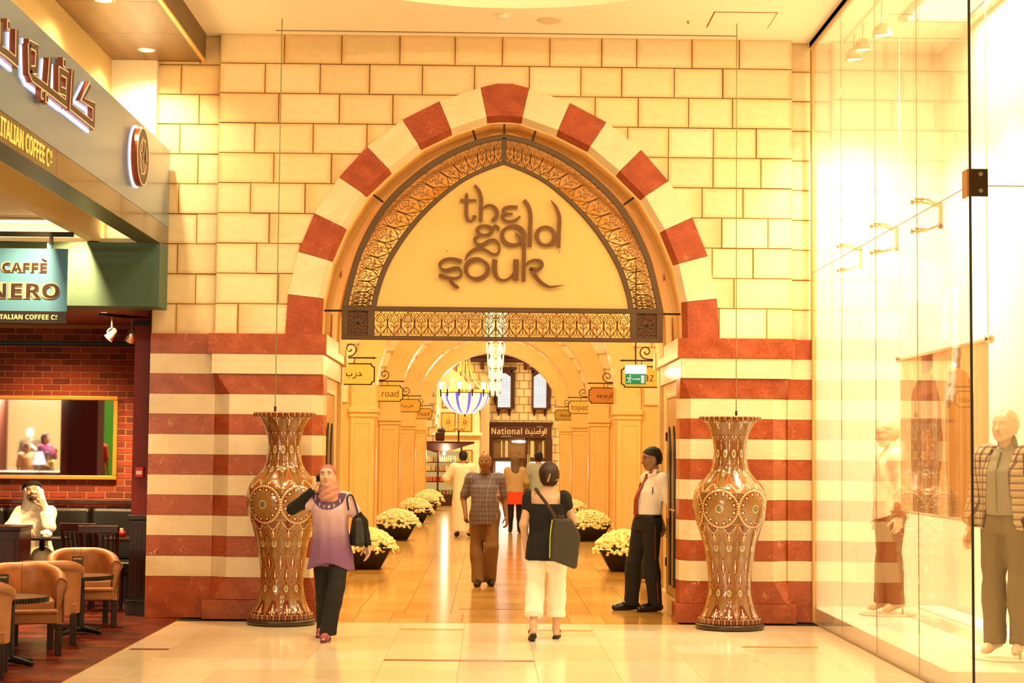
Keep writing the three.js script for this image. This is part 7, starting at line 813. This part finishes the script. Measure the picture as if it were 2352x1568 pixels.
{ // seated man in white robe and headcloth
  const j = { pel: [0, 0.56, -0.1], chest: [-0.0, 0.9, -0.06], neck: [0.0, 1.09, -0.02], head: [-0.01, 1.24, 0.03], hipL: [0.1, 0.54, -0.05], hipR: [-0.1, 0.54, -0.05], kneeL: [0.2, 0.52, 0.36], kneeR: [-0.16, 0.52, 0.38], ankL: [0.2, 0.09, 0.34], ankR: [-0.16, 0.09, 0.36], toeL: [0.22, 0.03, 0.5], toeR: [-0.18, 0.03, 0.52], shL: [0.155, 1.01, -0.05], shR: [-0.155, 1.01, -0.05], elL: [0.22, 0.86, 0.16], elR: [-0.24, 0.83, 0.1], wrL: [0.135, 1.08, 0.12], wrR: [-0.02, 0.84, 0.28] };
  const q = quat(-0.35, 0.12, 0.2), t = figure('person', 'bearded man in a white robe and white headcloth sitting on the leather bench', 'person', { j, skin: SK.tan, hq: q, beard: [0.05, 0.03, 0.02], pos: [-5.33, 0, -1.7], turn: 0.0, hands: { L: { d: [-0.3, 0.85, -0.15], n: [-0.8, -0.2, -0.3], t: 1, curl: [1.2, 1.3, 1.4, 1.4] }, R: { d: [0.6, -0.2, 0.6], n: [0.1, -1, 0.1], t: 1, curl: [0.7, 0.8, 0.9, 0.9] } } });
  add(t, 'robe', [loft([[0.46, 0, -0.08, 0.2, 0.19], [0.65, 0, -0.08, 0.19, 0.18], [0.85, 0, -0.05, 0.18, 0.16], [0.98, 0, -0.05, 0.175, 0.135], [1.06, 0, -0.03, 0.12, 0.1], [1.1, 0, -0.02, 0.075, 0.07]], 0.05), ...['L', 'R'].flatMap((S) => [...armP(j, S, 0.034, 0, 1.6), cap(j['hip' + S], j['knee' + S], 0.13, 0.105, 0.06), cap(j['knee' + S], vadd(j['ank' + S], [0, 0.02, 0]), 0.11, 0.14, 0.06)])], 0.012, std(0xece2cc, 0.9), { cuts: [below(0.07)], disp: (x, y, z) => 0.022 * fbm(x * 9, y * 6, z * 9, 3) });
  const H = j.head, iq = q.clone().invert(); add(t, 'headcloth', [elp(inHead(H, q, [0, 0.04, -0.015]), [0.093, 0.1, 0.11], 0.03, q), loft([[0.93, 0, -0.08, 0.2, 0.11], [1.05, 0, -0.05, 0.165, 0.115], [1.16, 0, -0.02, 0.125, 0.11], [1.28, -0.005, 0.0, 0.1, 0.105]], 0.05)], 0.009, std(0xf0e8d8, 0.9), { cuts: [(x, y, z) => { const d = V(x - H[0], y - H[1], z - H[2]).applyQuaternion(iq); return Math.max(Math.abs(d.x) - 0.062 - 0.1 * Math.max(0, -d.y - 0.05), d.y - 0.062, 0.01 - d.z); }], disp: (x, y, z) => 0.014 * fbm(x * 16, y * 4, z * 16, 3) });
  mesh('head_cord', [0, 0.022].map((d) => new THREE.TorusGeometry(0.098, 0.0125, 8, 36).rotateX(PI / 2).scale(0.97, 1, 1.13).rotateX(-0.12).applyQuaternion(q).translate(...inHead(H, q, [0, 0.066 + d, -0.012]))), std(0x0a0808, 0.8), t);
  for (const S of ['L', 'R']) add(t, 'sandal', shoe(j, S, 0.004), 0.01, std(0x1a120c, 0.6), { cuts: [(x, y) => 0.07 - y] });
  // neighbour mostly outside the frame
  const k = { ...j, elL: [0.27, 0.8, 0.08], wrL: [0.16, 0.74, 0.28], elR: [-0.27, 0.8, 0.08], wrR: [-0.12, 0.74, 0.28], head: [0, 1.24, 0.02] }, qk = quat(0.6, 0, 0), p = figure('person', 'person in dark clothes sitting at the left edge, mostly out of the photo', 'person', { j: k, skin: SK.tan, hq: qk, pos: [-6.06, 0, -1.6], turn: 0.35, cell: 0.016, fine: 0.007, hcell: 0.006, hands: { L: { n: [0, -1, 0] }, R: { n: [0, -1, 0] } } });
  add(p, 'jacket', [loft([[0.46, 0, -0.08, 0.2, 0.18], [0.7, 0, -0.07, 0.2, 0.17], [0.95, 0, -0.05, 0.21, 0.15], [1.07, 0, -0.03, 0.12, 0.1]], 0.05), ...armP(k, 'L', 0.034, 0, 1.85), ...armP(k, 'R', 0.034, 0, 1.85)], 0.014, std(0x100e0d, 0.9), { disp: cloth(0.016, 9) }); add(p, 'trousers', ['L', 'R'].flatMap((S) => legP(k, S, 0.022)), 0.015, std(0x141210, 0.9)); const [hp, hcut] = hairCap(k.head, qk, 1, 0.01, {}); add(p, 'hair', hp, 0.008, std(0x0b0807, 0.7), { cuts: hcut }); for (const S of ['L', 'R']) add(p, 'shoe', shoe(k, S, 0.008), 0.011, std(0x0c0a09, 0.4), { cuts: [(x, y) => 0.1 - y] });
}
{ // shop window mannequins
  const skinM = [0.8, 0.58, 0.36], mm = phys(0xffffff, 0.35, { vertexColors: true, clearcoat: 0.4, clearcoatRoughness: 0.3 });
  const base = { ...J0(), pel: [0, 0.96, 0], ankL: [0.08, 0.13, -0.03], ankR: [-0.08, 0.13, 0.04], toeL: [0.1, 0.04, 0.1], toeR: [-0.1, 0.04, 0.17], head: [0, 1.6, 0.03], elL: [0.225, 1.12, -0.04], wrL: [0.225, 0.87, 0.0], elR: [-0.225, 1.12, -0.04], wrR: [-0.225, 0.87, 0.02] };
  const q1 = quat(0.1, 0.0, 0), t1 = size(figure('mannequin', 'pale mannequin in a cream shirt and brown trousers facing left in the shop window', 'mannequin', { j: base, skin: skinM, hq: q1, noBrow: 1, closed: 1, lip: [0.7, 0.42, 0.28], mat: mm, pos: [3.98, 0.165, 0.7], turn: -PI / 2 + 0.12, sx: 0.92, hands: { L: { n: [-1, 0, 0.2], curl: [0.35, 0.35, 0.4, 0.4] }, R: { n: [1, 0, 0.2] } } }), 1.93);
  const hairM = (t, H, q) => { const [hp, hcut] = hairCap(H, q, 1, 0.001, { lo: 0.03, hi: 0.07 }); add(t, 'moulded_hair', hp, 0.006, phys(0xe6c89c, 0.35, { clearcoat: 0.4 }), { cuts: hcut, disp: (x, y, z) => 0.006 * Math.sin(x * 130 + y * 40) }); }; hairM(t1, base.head, q1);
  add(t1, 'shirt', [loft([[0.82, 0, 0, 0.2, 0.16], [1.0, 0, 0, 0.185, 0.145], [1.2, 0, 0, 0.18, 0.14], [1.34, 0, -0.005, 0.182, 0.12], [1.42, 0, -0.01, 0.12, 0.085]], 0.045), ...armP(base, 'L', 0.032, 0, 1.72), ...armP(base, 'R', 0.032, 0, 1.72), cap([0, 1.42, -0.01], [0, 1.49, -0.005], 0.076, 0.07, 0.02)], 0.011, std(0xf4e6c4, 0.75), { cuts: [(x, y, z) => y - 0.86 - 0.03 * Math.cos(z * 16), (x, y, z) => Math.hypot(x, (y - 1.52) * 0.8, z - 0.05) - 0.064], disp: cloth(0.02, 8, 3) });
  add(t1, 'shirt_cuff', [cap(vlerp(base.elL, base.wrL, 0.62), vlerp(base.elL, base.wrL, 0.84), 0.062, 0.06, 0)], 0.008, std(0xa8683c, 0.8));
  const trous = (t, j, c) => add(t, 'trousers', [...legP(j, 'L', 0.02, 1.9), ...legP(j, 'R', 0.02, 1.9), cap(j.kneeL, vadd(j.ankL, [0, -0.03, 0.01]), 0.072, 0.075, 0.03), cap(j.kneeR, vadd(j.ankR, [0, -0.03, 0.01]), 0.072, 0.075, 0.03), loft([[0.86, 0, 0, 0.172, 0.125], [1.01, 0, 0, 0.162, 0.122]], 0.05)], 0.012, std(c, 0.85), { cuts: [below(0.09), above(1.02)], disp: cloth(0.02, 8, 5) }); trous(t1, base, 0x8a5c34);
  const plate = (t) => { mesh('glass_base', cyl(0.24, 0.24, 0.01, 0, -0.012, 0.04, 40), std(0xd8d2b0, 0.2), t); mesh('support_rod', bar([0.03, 0, -0.1], [0.07, 0.36, -0.06], 0.008), M.chromeWarm, t); }; plate(t1);
  const j2 = { ...base, elR: [-0.24, 1.12, -0.03], wrR: [-0.25, 0.88, 0.08] }, q2 = quat(-0.05, 0.02, 0), t2 = size(figure('mannequin', 'pale mannequin in a grey shirt and open checked overshirt nearest the viewer', 'mannequin', { j: j2, skin: skinM, hq: q2, noBrow: 1, closed: 1, lip: [0.7, 0.42, 0.28], mat: mm, pos: [4.06, 0.165, 4.45], turn: -PI / 2 + 0.75, sx: 0.95, hands: { L: { n: [-1, 0, 0.2], curl: [0.35, 0.35, 0.4, 0.4] }, R: { n: [1, 0, 0.2], curl: [0.3, 0.35, 0.4, 0.45] } } }), 1.95); hairM(t2, base.head, q2);
  add(t2, 'grey_shirt', [loft([[0.95, 0, 0.005, 0.17, 0.13], [1.1, 0, 0.01, 0.168, 0.135], [1.28, 0, 0.01, 0.175, 0.14], [1.38, 0, 0, 0.15, 0.1], [1.44, 0, -0.005, 0.09, 0.075]], 0.045), cap([0, 1.42, -0.01], [0, 1.49, 0], 0.074, 0.068, 0.02)], 0.011, std(0xa09478, 0.8), { cuts: [below(0.98), (x, y, z) => Math.hypot(x, (y - 1.525) * 0.8, z - 0.05) - 0.064], disp: cloth(0.012, 9, 7) }); mesh('shirt_placket', tube([[0, 1.42, 0.085], [0, 1.3, 0.142], [0, 1.12, 0.148], [0, 1.0, 0.14]], 0.006, 20, 6), std(0x8c8066, 0.8), t2);
  const pt = plaidTex([206, 178, 132], [[5, 0.3, [96, 72, 70], 0.6, 0], [5, 0.08, [52, 40, 52], 0.8, 0], [5, 0.3, [104, 78, 74], 0.55, 1], [10, 0.07, [58, 44, 54], 0.7, 1]]);
  add(t2, 'checked_overshirt', [loft([[0.88, 0, 0, 0.2, 0.155], [1.08, 0, 0, 0.192, 0.155], [1.28, 0, 0, 0.198, 0.158], [1.37, 0, -0.01, 0.185, 0.125], [1.44, 0, -0.015, 0.115, 0.09]], 0.045), ...armP(j2, 'L', 0.036, 0, 1.75), ...armP(j2, 'R', 0.036, 0, 1.75)], 0.011, std(0xffffff, 0.85, 0, { map: pt }), { cuts: [(x, y, z) => y - 0.9 - 0.02 * Math.cos(x * 20), (x, y, z) => Math.max(Math.abs(x) - 0.085 - 0.12 * Math.max(0, 1.2 - y), 0.03 - z), (x, y, z) => Math.hypot(x, (y - 1.5) * 0.8, z - 0.06) - 0.085], disp: cloth(0.016, 9, 1), uv: chestUV(4) });
  trous(t2, j2, 0x84704e); plate(t2);
}
{ // the party beyond the cafe, seen in the wall mirror
  const party = (label, x, z, h, turn, skin, top, low, hair, o = {}) => { const j = { ...J0(), elR: [-0.26, 1.15, 0.1], wrR: [-0.12, 1.3, 0.22] }, q = quat(o.look || 0, 0, 0), t = size(figure('person', label, 'person', { j, skin, hq: q, pos: [x, 0, z], turn, cell: 0.02, fine: 0.009, hcell: 0.008 }), h); add(t, 'top', [loft([[0.85, 0, 0, 0.19, 0.15], [1.1, 0, 0, 0.18, 0.14], [1.32, 0, 0, 0.19, 0.135], [1.43, 0, 0, 0.11, 0.08]], 0.05), ...armP(j, 'L', 0.03, 0, 0.9), ...armP(j, 'R', 0.03, 0, 0.9)], 0.02, std(top, 0.85)); add(t, 'trousers', [...legP(j, 'L', 0.02), ...legP(j, 'R', 0.02), elp([0, 0.92, 0], [0.18, 0.12, 0.14])], 0.02, std(low, 0.85)); const [hp, hcut] = hairCap(j.head, q, 1, 0.012, { nape: o.long ? -0.2 : -0.06 }); add(t, 'hair', o.long ? [...hp, elp(inHead(j.head, q, [0, -0.08, -0.06]), [0.08, 0.13, 0.05], 0.04)] : hp, 0.012, std(hair, 0.7), { cuts: hcut }); return t; };
  const Z = 18.2, X = (px) => -0.11 + (px - 1122) / 4000 * (20.9 + Z + 2.45);
  party('woman in a purple waistcoat with long dark hair reflected in the cafe mirror', X(108), Z, 1.72, PI - 1.2, SK.light, 0x8a3a78, 0x1a1618, 0x1a0e0a, { long: 1 }); party('man in an orange shirt with black hair reflected in the cafe mirror', X(143), Z + 1.2, 1.68, PI - 0.4, SK.tan, 0xe07a3a, 0x8a5a2a, 0x0a0706); party('child in a yellow patterned shirt reflected in the cafe mirror', X(135), Z - 0.9, 1.3, PI + 0.2, SK.tan, 0xd8c070, 0xb87a3a, 0x0e0a08); party('person in peach with brown hair reflected in the cafe mirror', X(75), Z - 0.3, 1.5, PI - 0.6, SK.light, 0xf0c8a0, 0xc8a078, 0x6a3a1c, { long: 1 }); party('woman in a red shirt seen from behind in the cafe mirror', X(240), Z - 0.6, 1.75, 0.3, SK.mid, 0xc41410, 0x8a1410, 0x0a0706, { long: 1 }); party('display figure in a dark jacket reflected in the cafe mirror', X(55) - 0.6, Z + 3, 1.8, PI, [0.85, 0.8, 0.7], 0x3a2a1c, 0x2a2018, 0xd8c8a8);
  // what the mirror sees: a bright shop front across the far hall, a dark red pillar and a green wall
  const wl = struct('wall_far_shop', box(2.2, 4.3, 0.2, -13.05, 2.1, 27.6), std(0xf2dfae, 0.8)); const gw = struct('wall_green', box(3.4, 4.3, 0.2, -10.25, 2.1, 27.6), std(0x3a8a1c, 0.25)); struct('pillar_dark_red', box(0.5, 4.1, 0.5, -7.32, 2.05, 8), std(0x5a0f0a, 0.6)); struct('pillar_dark_red', box(0.14, 4.1, 0.5, -7.66, 2.05, 8), std(0x7a3028, 0.6));
  const sl = thing('shop_header_light', 'long bright light band over the far shop front reflected in the cafe mirror', 'light', [-13.0, 3.1, 27.3]); mesh('band', rbox(1.9, 0.5, 0.1, 0, 0, 0, 0.02), lit(new THREE.Color(1, 0.93, 0.75), 2.2), sl); mesh('housing', rbox(2.0, 0.6, 0.08, 0, 0, 0.06, 0.02), M.white, sl); { const l = new THREE.RectAreaLight(new THREE.Color(1, 0.85, 0.6), 200, 1.9, 0.5); l.position.set(-13.0, 3.1, 27.2); scene.add(l); }
  { const t = panelLight(-11.6, 4.08, 19.5, 1.6, 1.6, 150, new THREE.Color(1, 0.8, 0.5), 'ceiling_panel_light', 'square ceiling light over the far hall seen in the cafe mirror'); const u = panelLight(-8.9, 4.08, 18.5, 1.2, 1.2, 110, new THREE.Color(1, 0.8, 0.5), 'ceiling_panel_light', 'smaller square ceiling light by the green wall seen in the cafe mirror'); }
  struct('wall_cafe_front', box(11, 4.4, 0.2, -8.8, 2.1, 28.2), M.plaster); struct('wall_cafe_hall', box(0.2, 4.3, 6, -3.4, 2.1, 25.3), M.plaster);
  const lp = thing('table_lamp', 'small table lamp with a white shade reflected in the cafe mirror', 'lamp', [-9.85, 0.95, 14.6]); mesh('shade', lathe([[0.06, 0.42], [0.13, 0.16], [0.12, 0.16], [0.055, 0.42]], 24), lit(new THREE.Color(1, 0.95, 0.9), 3), lp); mesh('stem', cyl(0.012, 0.02, 0.3, 0, 0, 0), M.brass, lp);
  const cb = thing('bar_counter', 'long dark bar counter reflected in the cafe mirror', 'counter', [-10.6, 0, 14.6]); mesh('carcass', rbox(2.6, 0.9, 0.6, 0, 0.45, 0, 0.01), M.darkwood, cb); mesh('top', rbox(2.7, 0.05, 0.7, 0, 0.925, 0, 0.01), M.mahog, cb);
}
scene.updateMatrixWorld(true);
renderer.render(scene, camera);
